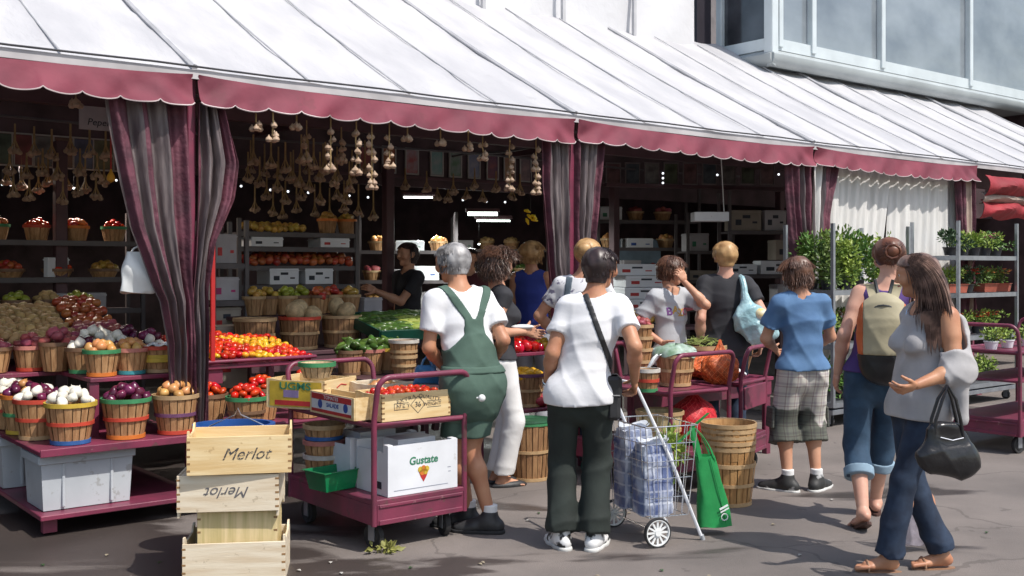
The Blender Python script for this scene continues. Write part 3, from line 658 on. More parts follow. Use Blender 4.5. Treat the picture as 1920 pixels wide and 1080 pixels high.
strokes([[(.17,.125),(.19,.125)], [(.175,.10),(.19,.10)], [(-.20,.03),(.17,.03)]], .004, mat('print_grey', (.3,.32,.4), .7), wc, (0, -CD/2-.0042, 0), (0,0,0))
part('side_print', MB().box((-CW/2-.0018, -.02, .14), (.0012, .05, .03)).box((-CW/2-.0018, -.06, .055), (.0012, .09, .04)), INK, wc)
wc2 = dup(wc, pA(.30, .56, .302), TH+R(2), 'second white carton standing behind the one with the fruit emblem', None)
for ch in list(wc2.children):
    if any(k in ch.name for k in ('lettering', 'emblem', 'marking', 'print')): bpy.data.objects.remove(ch)
gt = thing('green_tray', 'shiny green plastic produce tray on the deck of the left trolley', 'tray', pA(-.03, .42, .305), TH+R(8))
GRP = mat('green_plastic', (.01,.22,.08), .25, .2, 5)
def traymesh(a, b, h, t=.006, tp=.82):
    mb = MB(); o = [(-a*tp,-b*tp,0),(a*tp,-b*tp,0),(a*tp,b*tp,0),(-a*tp,b*tp,0),(-a,-b,h),(a,-b,h),(a,b,h),(-a,b,h),(-a-.012,-b-.012,h),(a+.012,-b-.012,h),(a+.012,b+.012,h),(-a-.012,b+.012,h)]
    fs = [(3,2,1,0),(0,1,5,4),(1,2,6,5),(2,3,7,6),(3,0,4,7),(4,5,9,8),(5,6,10,9),(6,7,11,10),(7,4,8,11)]
    return mb.add(o, fs)
part('tray_body', traymesh(.125, .10, .11), GRP, gt, thick=.004)
# small basket stack on the deck
for i, (c, bd, z) in enumerate((('white', None, .0), ('pink', None, .085), ('dark', 'blue', .18))):
    basket(pA(-.0-.0+.06, .68, .305+z), ['small basket with white rim at the bottom of the trolley stack', 'small basket with pink rim in the middle of the trolley stack', 'small dark basket with blue band on top of the trolley stack'][i], r1=.125, h=.16, rim=c if i < 2 else 'plain', band=bd, base='dark', cat='basket')
ub = basket(pA(.13, .90, .90), 'upturned-looking small basket with thick green rim on the yellow printed crate', r1=.115, h=.10, rim='green', wood=mat('pale_basket_wood', (.62,.45,.26), .65, .3, 9, stretch=(6,6,.8)), n=14)
heap_round(tuple(pA(.46, .66, .83)), .11, 'onion_yellow', 'in the weathered crate at the back of the left trolley', seed=3, dome=.02)
# ================================================================ left display (first bay)
ds = thing('display_stand', 'tiered burgundy display stand of onion baskets at the left edge', 'display stand', P0, TH)
def slab(nm, s0, s1, t0, t1, z, th=.028, par=ds, m=BURG): return part(nm, MB().box(((s0+s1)/2, (t0+t1)/2, z-th/2), (s1-s0, t1-t0, th)), m, par, bevel=.004)
slab('shelf', -1.0, 0, -.15, 2.2, .51); slab('shelf', -.58, -.001, .28, .925, .88); slab('shelf', -1.15, -.0, .93, 2.2, .88)
slab('shelf', -1.12, -.02, 1.32, 2.2, 1.02, .02)
slab('bottom_shelf', -1.0, 0, -.17, 1.6, .135, .03)
part('leg', MB().box((-.03, -.10, .32), (.03, .03, .34)), GALV, ds); part('leg', MB().box((-.06, -.08, .07), (.06, .05, .10)), BURG, ds); part('leg', MB().box((-.93, -.08, .07), (.08, .05, .10)), BURG, ds)
part('leg', MB().box((-.55, .32, .68), (.06, .05, .34)), BURG, ds); part('leg', MB().box((-.05, .32, .68), (.06, .05, .34)), BURG, ds); part('leg', MB().box((-.5, 1.5, .06), (.9, .05, .10)), BURG, ds)
part('shelf_lip', MB().box((-.5, -.158, .50), (1.0, .014, .045)), BURG, ds, bevel=.003)
def bin_(loc, rz, label, a=.275, b=.19, h=.35):
    t = thing('storage_bin', label, 'bin', loc, rz, 'grey storage bins under the display')
    part('bin_body', traymesh(a, b, h, tp=.93), BIN, t, thick=.005)
    part('bin_rim', MB().box((0, -b-.008, h-.045), (2*a+.02, .012, .05)).box((0, b+.008, h-.045), (2*a+.02, .012, .05)).box((-a-.008, 0, h-.045), (.012, 2*b, .05)).box((a+.008, 0, h-.045), (.012, 2*b, .05)), BIN, t, bevel=.003)
    for x in (-a*.52, a*.52): part('bin_rib', MB().box((x, -b*.965-.006, h*.42), (.018, .014, h*.75), rot=(-.035, 0, 0)), BIN, t, bevel=.003)
bin_(FP(-.70, .12, .14), TH, 'large grey plastic bin directly under the front basket shelf')
bin_(FP(-.72, .98, .14), TH, 'grey plastic bin further back under the basket shelf, cut by the left edge')
W1 = 'heaped in the '
def bk(s, t, z, kind, desc, rim, band=None, base=None, r=.152, h=.255, seed=0, dome=.075, fs=1.0, tail='at the left display', n=18, wood=None, sm=None):
    basket(FP(s, t, z), desc, r1=r, h=h, rim=rim, band=band, base=base, n=n, rz=seed, group='wooden baskets of produce', wood=wood)
    if kind: heap_round(tuple(FP(s, t, z+h-.012)), r*.93, kind, W1+desc.split(' of ')[0].split(' holding')[0], dome, fs, seed)
bk(-.76, .08, .512, 'onion_white', 'yellow-rimmed basket of white onions, front left corner of the display', 'yellow', 'red', 'blue', seed=1)
bk(-.42, .08, .512, 'onion_purple', 'green-rimmed basket of dark purple onions in the front row', 'green', 'red', 'orange', seed=2)
bk(-.10, .07, .512, 'onion_yellow', 'plain-rimmed basket of golden onions beside the leftmost post', 'plain', 'purple', 'red', seed=3, r=.148)
bk(-.86, .40, .512, ['onion_purple', 'onion_purple', 'onion_white'], 'red-rimmed basket of purple and white onions behind the yellow-rimmed one', 'red', 'red', 'plain', seed=4)
bk(-.88, .69, .512, ['onion_purple', 'onion_yellow'], 'orange-rimmed basket of purple and golden onions in the left column', 'orange', 'green', 'yellow', seed=5, r=.135)
bk(-.90, .98, .512, 'onion_white', 'dark-rimmed basket of white onions at the left edge', 'dark', 'red', None, seed=6, r=.14)
bk(-.90, 1.27, .512, 'corn', 'dark-rimmed basket of corn under the shelf at the left edge', 'dark', None, None, seed=7, r=.14)
sm = dict(r=.118, h=.175, n=15)
bk(-.47, .40, .882, 'onion_yellow', 'small green-rimmed basket of golden onions on the middle shelf', 'green', None, 'orange', seed=8, dome=.05, **sm)
bk(-.27, .42, .882, 'onion_yellow', 'small pink-rimmed basket of golden onions with teal base', 'pink', None, 'teal', seed=9, dome=.05, **sm)
basket(FP(-.08, .42, .882), 'plain lower basket of the pair nearest the leftmost post', r1=.125, h=.10, rim='yellow', base='plain', group='wooden baskets of produce')
basket(FP(-.08, .42, .925), 'red-rimmed basket stacked in the plain one nearest the leftmost post', r1=.140, h=.14, rim='red', band='yellow', group='wooden baskets of produce')
part('plastic_sheet', MB().grid(lambda u, v: ((u-.5)*.22, (v-.5)*.22, .142+.010*math.sin(17*u+5*v)+.008*math.sin(23*v)), 12, 12), WHITEPL, bpy.context.scene.objects[-1] if False else [o for o in COL.objects if o.get('label') == 'red-rimmed basket stacked in the plain one nearest the leftmost post'][0], smooth=True)
bk(-.50, .68, .882, ['onion_white', 'onion_white', 'onion_purple'], 'small dark-rimmed basket of white onions, second row of the middle shelf', 'dark', None, 'green', seed=10, dome=.06, **sm)
bk(-.27, .68, .882, ['onion_purple', 'onion_white'], 'small plain-rimmed basket of purple and white onions, second row', 'plain', None, 'red', seed=11, dome=.08, **sm)
bk(-.05, .70, .882, ['onion_purple', 'onion_purple', 'onion_white'], 'small purple-rimmed basket of glossy purple onions by the post', 'purple', None, 'red', seed=12, dome=.10, **sm)
bk(-.98, 1.06, .882, 'potato_red', 'small basket of pink potatoes, leftmost of the pink potato row', 'dark', None, None, seed=13, dome=.06, **sm)
bk(-.74, 1.06, .882, 'potato_red', 'small red-based basket of pink potatoes, middle of the pink potato row', 'pink', None, 'red', seed=14, dome=.07, **sm)
bk(-.50, 1.04, .882, 'potato_red', 'small green-based basket of pink potatoes, right end of the pink potato row', 'dark', None, 'green', seed=15, dome=.08, **sm)
bk(-.26, 1.02, .882, 'onion_white', 'small basket of white onions behind the purple ones', 'plain', None, None, seed=16, dome=.09, **sm)
for i, (s_1, kd_) in enumerate(((-.62, 'potato_red'), (-.38, 'onion_white'), (-.14, 'onion_purple'))):
    bk(s_1, .90, .884, kd_, ['small basket of pink potatoes wedged behind the white onions', 'small basket of white onions wedged behind the purple ones', 'small basket of purple onions third from the front by the post'][i], 'dark', seed=130+i, dome=.09, r=.11, h=.20, n=14)
heap_rect(FM, -1.12, -.36, 1.34, 2.18, lambda x, y: 1.12+(y-1.34)*.27+.05*math.sin(4*x+1), lambda x, y: 'potato', 'spread in a heap at the back of the left display', seed=21, step=1.62, s=1.1)
heap_rect(FM, -.34, 0.0, 1.25, 2.15, lambda x, y: 1.12+(y-1.34)*.25+.03*math.sin(7*y), lambda x, y: 'potato_red' if y < 1.62 else 'apple_red', 'heaped behind the purple onions near the leftmost post', seed=22, step=1.65)
for i in range(5): bk(-1.0+.24*i, 2.36, 1.16, ['apple_green', 'potato'][i % 2], ['dim small basket of green apples, far left of the back row', 'dim small basket of potatoes, second in the back row', 'dim small basket of green apples, middle of the back row', 'dim small basket of potatoes, fourth in the back row', 'dim small basket of green apples, right end of the back row'][i], 'dark', seed=30+i, dome=.05, **sm)
part('shelf', MB().box((-.5, 2.36, 1.145), (1.3, .26, .025)), DARKB, ds)
# white carrier bag hanging from the tied curtain
def carrier(loc, rz, label, wd, h, m, handle=.12, seed=0, name='carrier_bag', depth=.07, grp=None, flare=0):
    t = thing(name, label, 'bag', loc, rz, grp); rnd = random.Random(seed); p = [rnd.random()*6 for _ in range(3)]
    def f(a, v):
        x = math.cos(a); y = math.sin(a); sx = wd/2*(1-.30*(v**2)+flare*(1-v)); sy = depth*(.25+.75*math.sin(PI*min(1, (1-v)*.8+.12)))
        xx = math.copysign(abs(x)**.6, x)*sx; yy = math.copysign(abs(y)**.8, y)*sy
        return (xx+.006*math.sin(9*v+p[0]), yy+.008*math.sin(3*a+7*v+p[1]), -h+h*v+.01*math.sin(2*a+p[2])*(1-v))
    mb = MB(); n = 28; m_ = 12; vs = [f(2*PI*k/n, j/m_) for j in range(m_+1) for k in range(n)]
    fs = [(j*n+k, j*n+(k+1) % n, (j+1)*n+(k+1) % n, (j+1)*n+k) for j in range(m_) for k in range(n)]; fs.append(tuple(range(n-1, -1, -1)))
    part('bag_body', mb.add(vs, fs), m, t, smooth=True, ang=70)
    for s in (-1, 1): part('handle', MB().tube([(-wd*.22, s*.01, -.01), (-wd*.12, s*.01, handle*.6), (0, 0, handle), (wd*.12, s*.01, handle*.6), (wd*.22, s*.01, -.01)], .007, 6), m, t, smooth=True)
    return t
pb = AT(259, 6.95, 1.6+28*6.95/2000)
carrier(tuple(pb), R(20), 'white carrier bag hanging beside the tied curtain at the left', .215, .265, WHITEPL, handle=.035, seed=2, depth=.05, flare=.02)
# ================================================================ centre bay displays
cd = thing('display_stand', 'burgundy two-level display of tomatoes right of the leftmost post', 'display stand', P0, TH)
slab('shelf', .06, .95, .13, .80, .93, .028, cd); slab('shelf', .05, 1.0, -.28, .6, .54, .028, cd)
part('shelf_lip', MB().tube([(.06,.12,.955),(.95,.12,.955),(.95,.80,.955)], .013, 8), BURG, cd, smooth=True, ang=50)
part('shelf_lip', MB().tube([(.05,-.29,.56),(1.0,-.29,.56),(1.0,.5,.56)], .013, 8), BURG, cd, smooth=True, ang=50)
for x, y, h in ((.10,-.22,.51), (.95,-.22,.51), (.22,.2,.9), (.9,.75,.9)): part('leg', MB().box((x, y, h/2), (.045, .045, h)), BURG, cd)
part('side_panel', MB().box((.21, .16, .86), (.10, .02, .11)), BURG, cd)
def tk(x, y):
    a = math.sin(9*x+2.2)+math.sin(7*y+4*x)
    return 'tomato_yellow' if (a > .05 and y < .70) else 'tomato'
heap_rect(FM, .05, .94, .13, .82, lambda x, y: .965+(y-.13)*.17+.02*math.sin(5*x), tk, 'heaped on the upper tray right of the leftmost post', s=.92, seed=41, step=1.78)
fruit('tomato', FP(.16, .62, 1.13), 'extra large red tomato at the back of the tomato heap, left one', None, 1.9); fruit('tomato', FP(.33, .70, 1.13), 'extra large red tomato at the back of the tomato heap, right one', None, 1.8)
bk(.30, -.14, .542, 'tomato', 'dark green-rimmed basket of red tomatoes in front on the lower tray', 'green', 'dark', 'green', r=.135, h=.20, seed=42, dome=.08, n=15)
bk(.16, .16, .542, 'tomato', 'basket of red tomatoes at the left of the lower tray', 'dark', None, None, r=.13, h=.20, seed=43, dome=.07, n=15)
bk(.52, .10, .542, 'tomato', 'basket of red tomatoes in the middle of the lower tray', 'dark', None, None, r=.13, h=.22, seed=44, dome=.08, n=15)
bk(.80, .0, .542, 'tomato', 'basket of red tomatoes at the right of the lower tray, behind the trolley', 'green', None, None, r=.13, h=.24, seed=45, dome=.08, n=15)
single('red_board', MB().box((0, 0, 1.35), (.032, .02, .80)), mat('red_paint', (.46,.02,.02), .4, .2, 4), 'tall narrow bright red board standing right of the leftmost post', 'board', FP(.175, .12, 0), TH, bevel=.004)
# bench with melon baskets
bn = thing('bench', 'dark wooden bench carrying the big melon baskets', 'bench', P0, TH)
def bench(par, s0, s1, t0, t1, z, m=DARKB, th=.03):
    part('bench_top', MB().box(((s0+s1)/2, (t0+t1)/2, z-th/2), (s1-s0, t1-t0, th)), m, par, bevel=.003)
    part('bench_apron', MB().box(((s0+s1)/2, t0+.02, z-.09), (s1-s0-.04, .02, .12)), m, par)
    for s in (s0+.04, s1-.04):
        for t in (t0+.05, t1-.04): part('leg', MB().box((s, t, (z-th)/2), (.05, .05, z-th)), m, par)
bench(bn, .85, 2.45, 1.0, 1.60, .915)
def bushel(s, t, z, label, r=.172, h=.27, rim='plain', band='plain', seed=0, kind=None, dome=.06, n=22, fs=1):
    basket(FP(s, t, z), label, r1=r, h=h, rim=rim, band=band, base='plain', wood=WOODD, n=n, taper=.80, rz=seed, group='large bushel baskets')
    if kind: heap_round(tuple(FP(s, t, z+h-.02)), r*.95, kind, 'in the '+label, dome, fs, seed)
bushel(SAT(478, 1.25), 1.25, .917, 'empty bushel basket on the bench, left of the melons', seed=1)
bushel(SAT(562, 1.25), 1.25, .917, 'red-rimmed bushel basket of netted melons', rim='red', seed=2, kind='melon', dome=.10)
bushel(SAT(640, 1.25), 1.25, .917, 'plain bushel basket of melons right of the red-rimmed one', seed=3, kind='melon', dome=.10)
# low table with green vegetables
lt_ = thing('bench', 'low dark bench of cucumber baskets in front of the melons', 'bench', P0, TH); bench(lt_, 1.45, 2.42, .30, .88, .74)
for i, (px, t, rim, kd) in enumerate(((655,.62,'dark','squash'), (695,.60,'pink','squash'), (728,.62,'yellow','squash'), (745,.75,'dark','squash'))):
    bk(SAT(px, t), t, .742, kd, ['small basket of cucumbers left on the low bench', 'small pink-rimmed basket of cucumbers on the low bench', 'small yellow-rimmed basket of cucumbers on the low bench', 'small dark basket of cucumbers at the back right of the low bench'][i], rim, None, 'dark', r=.11, h=.20, seed=50+i, dome=.07, n=15)
basket(FP(SAT(757,.34), .34, .745), 'lower small basket of the white-rimmed stack beside the green bench', r1=.105, h=.16, rim='plain', band='plain', n=14, group='small empty baskets')
basket(FP(SAT(757,.34), .34, .845), 'upper small basket of the white-rimmed stack, left of the man in green overalls', r1=.118, h=.18, rim='white', band='plain', n=14, group='small empty baskets')
# long dark-green vegetable tray
vt = thing('vegetable_tray', 'long sloping dark green tray of cucumbers and corn left of the man in overalls', 'tray', FP(SAT(775, 1.0), 1.0, 1.06), TH)
vt.rotation_euler = (R(12), 0, TH)
DG = mat('dark_green_plastic', (.006,.06,.04), .35, .3, 5)
part('tray_body', MB().box((0, 0, 0), (1.05, .62, .02)).box((0, -.31, .04), (1.05, .02, .09)).box((0, .31, .04), (1.05, .02, .09)).box((-.525, 0, .04), (.02, .62, .09)).box((.525, 0, .04), (.02, .62, .09)), DG, vt, bevel=.003)
part('leg', MB().box((-.4, .05, -.5), (.05, .05, .95)).box((.4, .05, -.5), (.05, .05, .95)), DARKB, vt)
VM = Matrix.Translation(FP(SAT(775, 1.0), 1.0, 1.06)) @ Matrix.Rotation(TH, 4, 'Z') @ Matrix.Rotation(R(12), 4, 'X')
heap_rect(VM, -.50, .50, -.28, .29, lambda x, y: .055+.03*math.cos(3*x), lambda x, y: 'corn' if abs(x-.02) < .22 and y < .05 else 'squash', 'laid in the long sloping green tray', s=.85, seed=61, step=1.9, flat=True)
# pepper stand
ps = thing('display_stand', 'narrow burgundy stand of red peppers between the woman in white trousers and the middle post', 'display stand', P0, TH)
slab('shelf', 2.40, 3.32, -.18, .40, .455, .028, ps); slab('shelf', 2.42, 3.32, .12, .62, .88, .028, ps); slab('shelf', 2.42, 3.32, .63, 1.1, 1.08, .028, ps)
for x, y, h in ((2.45,-.12,.43), (3.28,-.12,.43), (2.46,.16,.86), (3.28,.16,.86)): part('leg', MB().box((x, y, h/2), (.045, .045, h)), BURG, ps)
heap_rect(FM, 2.44, 3.30, .14, .60, lambda x, y: .915+(y-.14)*.12, lambda x, y: 'pepper_yellow' if (x > 3.15 and y < .3) else 'pepper', 'heaped on the lower pepper tray', seed=71, step=1.55)
heap_rect(FM, 2.44, 3.30, .66, 1.08, lambda x, y: 1.115+(y-.6)*.12, lambda x, y: 'squash' if y > .98 else 'pepper', 'heaped on the upper pepper tray', seed=72, step=1.6)
bushel(SAT(988, 0), .0, .457, 'dark bushel basket of yellow fruit under the red peppers', r=.145, h=.27, rim='purple', seed=4, kind='lemon', dome=.03)
bushel(SAT(1060, .0), .02, .457, 'second dark bushel basket under the red peppers, behind the woman in white', r=.14, h=.26, rim='dark', seed=5)
tag(part('bag_of_radishes', MB().grid(lambda u, v: (.12*math.cos(6.28*u)*math.sin(PI*v), .10*math.sin(6.28*u)*math.sin(PI*v), .05-.05*math.cos(PI*v)+.008*math.sin(30*u)), 24, 10), mat('pink_net', (.60,.06,.09), .5, .5, 40), None, smooth=True, loc=FP(SAT(1018,-.12), -.06, .457)), 'pink net bag lying on the shelf edge under the peppers', 'bag')
bb = basket(AT(992, 8.05, 0), 'tall dark bushel basket with green lid standing on the ground beside white trousers', r1=.170, h=.44, rim='green', band='plain', base='plain', wood=WOODD, n=22, taper=.82, group='large bushel baskets')
part('lid', MB().lathe([(.0, .450), (.16, .445), (.175, .455), (.178, .44), (.165, .43), (0, .43)], 28), mat('green_lid', (.03,.12,.06), .5, .5, 12), bb, smooth=True)
# table behind trolley B: baskets with greens
tb = thing('bench', 'burgundy bench behind the right-hand trolleys with baskets of beans', 'bench', P0, TH)
def gpt(px, d): # facade coordinates of a spot
    p = AT(px, d)-P0; return p.dot(Uv), p.dot(Nv)
s_, t_ = gpt(1290, 8.9); bench(tb, s_-.95, s_+.75, t_-.30, t_+.35, .66, BURG)
def bat(px, d, z, label, r=.15, h=.24, rim='plain', band=None, base=None, kind=None, seed=0, dome=.06, wood=WOODB, n=18, fs=1, group='wooden baskets of produce'):
    p = AT(px, d, z); basket(p, label, r1=r, h=h, rim=rim, band=band, base=base, wood=wood, n=n, rz=seed, group=group)
    if kind: heap_round((p.x, p.y, z+h-.015), r*.93, kind, 'in the '+label, dome, fs, seed)
BEANM = mat('green_bean_skin', (.30,.36,.10), .5, .4, 20, rand=.2)
def beans(p, r, label, seed, n=130, m=BEANM):
    rnd = random.Random(seed); mb = MB()
    for i in range(n):
        a = rnd.uniform(0, 6.28); q = math.sqrt(rnd.random())*r; b = rnd.uniform(0, 3.14); L = rnd.uniform(.03, .06); z = .05*(1-(q/r)**2)+rnd.uniform(0, .03)
        c = Vector((q*math.cos(a), q*math.sin(a), z)); d = Vector((math.cos(b), math.sin(b), rnd.uniform(-.5, .5)))*L
        mb.tube([c-d, c+Vector((0, 0, .008)), c+d], [.002, .0045, .002], 4)
    o = part('green_beans', mb, m, None, smooth=True, loc=p); tag(o, label, 'beans'); o['kind'] = 'stuff'
bat(1316, 8.75, .735, 'wide basket of pale green beans, left of the two on the burgundy bench', r=.20, h=.22, rim='plain', wood=WOODD, n=22); beans(AT(1316, 8.75, .735+.205), .18, 'loose pale green beans filling the left wide basket', 1)
bat(1372, 9.1, .72, 'wide basket of green beans at the right end of the burgundy bench', r=.19, h=.22, rim='plain', wood=WOODD, n=22); beans(AT(1372, 9.1, .72+.205), .17, 'loose green beans filling the right wide basket', 2)
# trolley B load
bat(1266, 7.95, .715, 'tall pale bushel basket with plastic-wrapped lettuce on the right trolley', r=.150, h=.235, rim='plain', band='plain', base='plain', n=22)
LETT = mat('wrapped_greens', (.42,.52,.45), .3, .5, 12, .4, 20, col2=(.16,.26,.16))
lw = MB().grid(lambda u, v: ((.165*math.cos(6.28*u)+.01*math.sin(25*u))*math.sin(PI*v/2), (.155*math.sin(6.28*u))*math.sin(PI*v/2), .075*math.cos(PI*v/2)+.012*math.sin(31*u+9*v)+.01*math.sin(19*u)*v), 36, 10)
single('wrapped_lettuce', lw, LETT, 'bundle of lettuce in crumpled clear plastic on the tall pale bushel basket', 'lettuce', AT(1266, 7.95, .945), smooth=True)
single('plastic_sheet', MB().grid(lambda u, v: (-.09-.10*v+.012*math.sin(9*u), -.05+.10*u, .0-.11*v**1.5+.01*math.sin(11*u+6*v)), 10, 10), WHITEPL, 'white plastic sheet hanging over the left side of the lettuce basket', 'plastic', AT(1260, 7.88, .95), smooth=True, thick=.002)
bat(1214, 7.55, .715, 'small white-rimmed basket with red band and green base on the right trolley', r=.088, h=.165, rim='white', band='red', base='green', n=14)
for i in range(4): bat(1200, 8.6, .70+.095*i, ['lowest basket of the narrow stack beside the grey t-shirt boy', 'second basket from the bottom of the narrow stack beside the grey t-shirt boy', 'third basket of the narrow stack beside the grey t-shirt boy', 'top basket of the narrow stack holding pink radishes'][i], r=.10+.002*i, h=.15, rim='plain', n=14, kind='potato_red' if i == 3 else None, seed=i, dome=.05, fs=.8)
MESHO = mat('orange_net', (.62,.10,.015), .6, .6, 26, .6, 60, col2=(.28,.06,.015), bd=.01); MESHR = mat('red_net', (.66,.02,.03), .55, .5, 26, .5, 60, col2=(.42,.008,.02), bd=.01)
NETW = mat('net_thread', (.85,.25,.08), .5, .2, 20); NETR = mat('red_net_thread', (.85,.10,.10), .5)
def sack(loc, rz, label, a, b, c, m, knot=.14, seed=0, rot=None, lump=.05, thread=NETW):
    t = thing('mesh_sack', label, 'sack', loc, rz, 'net sacks of vegetables')
    if rot: t.rotation_euler = rot
    def fn(u, v):
        th = PI*v; ph = 2*PI*u; d = Vector((math.sin(th)*math.cos(ph), math.sin(th)*math.sin(ph), -math.cos(th)))
        q = 1+lump*math.sin(6*ph+seed)*math.sin(5*th)+lump*.8*noise.noise(d*3.5+Vector((seed,0,0)))
        z = d.z*c*q+c
        if v > .82: k = (v-.82)/.18; return (d.x*a*q*(1-.3*k)+.01*math.sin(5*ph), d.y*b*q*(1-.3*k), z+knot*k*k+.012*math.sin(4*ph)*k)
        return (d.x*a*q, d.y*b*q, max(0.004, z))
    part('net', MB().grid(fn, 48, 34), m, t, smooth=True, ang=0)
    mb = MB()
    for i in range(18):
        for sg in (-1, 1): mb.tube([Vector(fn((i/18+sg*.35*j/20) % 1, .10+.85*j/20))*1.004 for j in range(21)], .0018, 3)
    part('net_threads', mb, thread, t)
    return t
pB = lambda x, y, z: toW(LB, TH, (x, y, z))
sack(AT(1350, 8.05, .712), .3, 'tied orange net sack of onions standing on the right trolley', .15, .12, .115, MESHO, .10, 1, lump=.09)
sack(toW(LC, rzC, (.32, .42, .715)), rzC+.2, 'orange net sack lying on the smaller trolley beside the blue t-shirt boy', .25, .15, .085, MESHO, .02, 2, lump=.09)
single('white_paper', MB().grid(lambda u, v: ((u-.5)*.16, (v-.5)*.12, .02+.02*math.sin(7*u+3)+.015*math.sin(8*v)), 10, 10), WHITEPL, 'crumpled white bag behind the orange sack on the smaller trolley', 'bag', toW(LC, rzC, (.50, .22, .725)), smooth=True, thick=.003)
sack(pB(.46, .20, .305), TH, 'big bright red net sack on the deck of the right trolley', .19, .16, .165, MESHR, .05, 3, lump=.03, thread=NETR)
# wooden hamper under trolley B (seen through the shopping cart)
bat(1237, 7.62, .305, 'pale wooden hamper on the deck of the right trolley, seen through the wire cart', r=.17, h=.27, rim='plain', band='plain', base='plain', n=10, wood=CRATEV)
# stack of bushel baskets on the ground
for i in range(6):
    z = .0 if i == 0 else .235+.042*i
    z = [0, .265, .305, .345, .385, .42][i]
    basket(AT(1366, 7.22, z), ['bottom bushel basket of the tall stack standing on the ground', 'second bushel basket up in the ground stack', 'third bushel basket up in the ground stack', 'fourth bushel basket up in the ground stack', 'fifth bushel basket up in the ground stack', 'topmost empty bushel basket of the ground stack behind the green bag'][i], r1=[.178,.176,.180,.178,.182,.186][i], h=.285 if i == 0 else .13, rim='plain', band='plain' if i == 0 else None, base='plain' if i == 0 else None, wood=mat('stacked_basket_wood', (.55,.31,.12), .6, .35, 9, .3, 60, rand=.15, col2=(.40,.20,.07), stretch=(6,6,.8)), n=22, taper=.82 if i == 0 else .93, rz=i*.3, group='bushel baskets stacked on the ground')
# ================================================================ shelving racks inside
def rack(loc, rz, label, L, D, zs, zt, m=GALV, grp='shelving racks inside the hall'):
    t = thing('shelving_rack', label, 'shelf rack', loc, rz, grp)
    for x in (0, L):
        for y in (0, D): part('upright', MB().box((x, y, zt/2), (.035, .035, zt)), m, t)
    for z in zs: part('shelf', MB().box((L/2, D/2, z-.012), (L-.03, D-.03, .024)).box((L/2, -.005, z-.015), (L, .012, .045)), m, t)
    return t
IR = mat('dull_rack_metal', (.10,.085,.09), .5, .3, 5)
sA, sB = SAT(448, 2.5), SAT(668, 2.5)
rack(FP(sA, 2.5), TH, 'grey shelving rack of apples and cartons inside the centre bay', sB-sA, .4, (1.42, 1.60, 1.78, 1.92), 2.05, IR)
heap_rect(FM, sA+.03, sB, 2.46, 2.86, lambda x, y: 1.64+(y-2.46)*.22, lambda x, y: 'apple_red', 'lined up on the long middle shelf of the apple rack', seed=81, s=1.08, step=1.95)
heap_rect(FM, sA+.12, sA+.72, 2.46, 2.76, lambda x, y: 1.955+(y-2.46)*.15, lambda x, y: 'apple_gold', 'on the top shelf of the apple rack', seed=82, s=.95, step=1.75)
def carton(loc, rz, label, sx=.40, sy=.30, sz=.13, m=WHITEP, mark=None, holes=True, grp='white fruit cartons inside the hall'):
    t = thing('fruit_carton', label, 'box', loc, rz, grp)
    part('carton_body', MB().box((0, 0, sz/2), (sx, sy, sz)), m, t, bevel=.003)
    part('lid_edge', MB().box((0, 0, sz-.02), (sx+.008, sy+.008, .012)), m, t)
    if holes: part('hand_hole', MB().box((0, -sy/2-.001, sz*.68), (sx*.26, .003, sz*.16)), INK, t, bevel=.001)
    part('printed_mark', MB().box((-sx*.27, -sy/2-.001, sz*.4), (sx*.2, .002, sz*.28)), mark or PR, t); part('printed_line', MB().box((sx*.28, -sy/2-.001, sz*.4), (sx*.16, .002, sz*.1)), mark or PR, t)
    return t
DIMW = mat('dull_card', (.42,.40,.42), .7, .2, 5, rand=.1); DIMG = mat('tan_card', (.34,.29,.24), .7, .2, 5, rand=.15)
for i, s in enumerate((.35, .72)): carton(FP(sA+s+.1, 2.62, 1.432), TH, ['left white carton with dark arch on the lower shelf of the apple rack', 'right white carton with dark arch on the lower shelf of the apple rack'][i], .30, .28, .15, mark=INK)
for i, s in enumerate((.28, 1.0)): carton(FP(sA+s, 2.62, 1.79), TH, ['flat white carton at the left on the upper shelf of the apple rack', 'flat white carton at the right on the upper shelf of the apple rack'][i], .32, .26, .09, mark=PR if i else INK, holes=False)
for i in range(2): bk(sA+1.0+.22*i, 2.65, 1.925, 'apple_gold', ['small basket of golden apples on top of the apple rack, left', 'small basket of golden apples on top of the apple rack, right'][i], 'orange', r=.10, h=.15, seed=85+i, dome=.05, n=14)
ab = thing('bench', 'dark bench of apple baskets below the shelving rack', 'bench', P0, TH); bench(ab, SAT(448, 1.9)-.1, SAT(690, 1.9)+.1, 1.72, 2.15, 1.17)
for i in range(7):
    px = 476+30*i; kd = ['apple_gold', 'apple_gold', 'apple_green', 'apple_green', 'apple_red', 'apple_red', 'apple_gold'][i]
    bk(SAT(px, 1.9), 1.9+.04*(i % 2), 1.172, kd, 'small basket of %s apples, %s from the left of the apple row' % (kd.split('_')[1], ['first', 'second', 'third', 'fourth', 'fifth', 'sixth', 'seventh'][i]), ['plain','dark','plain','dark','dark','plain','plain'][i], r=.10, h=.17, seed=90+i, dome=.07, n=14)
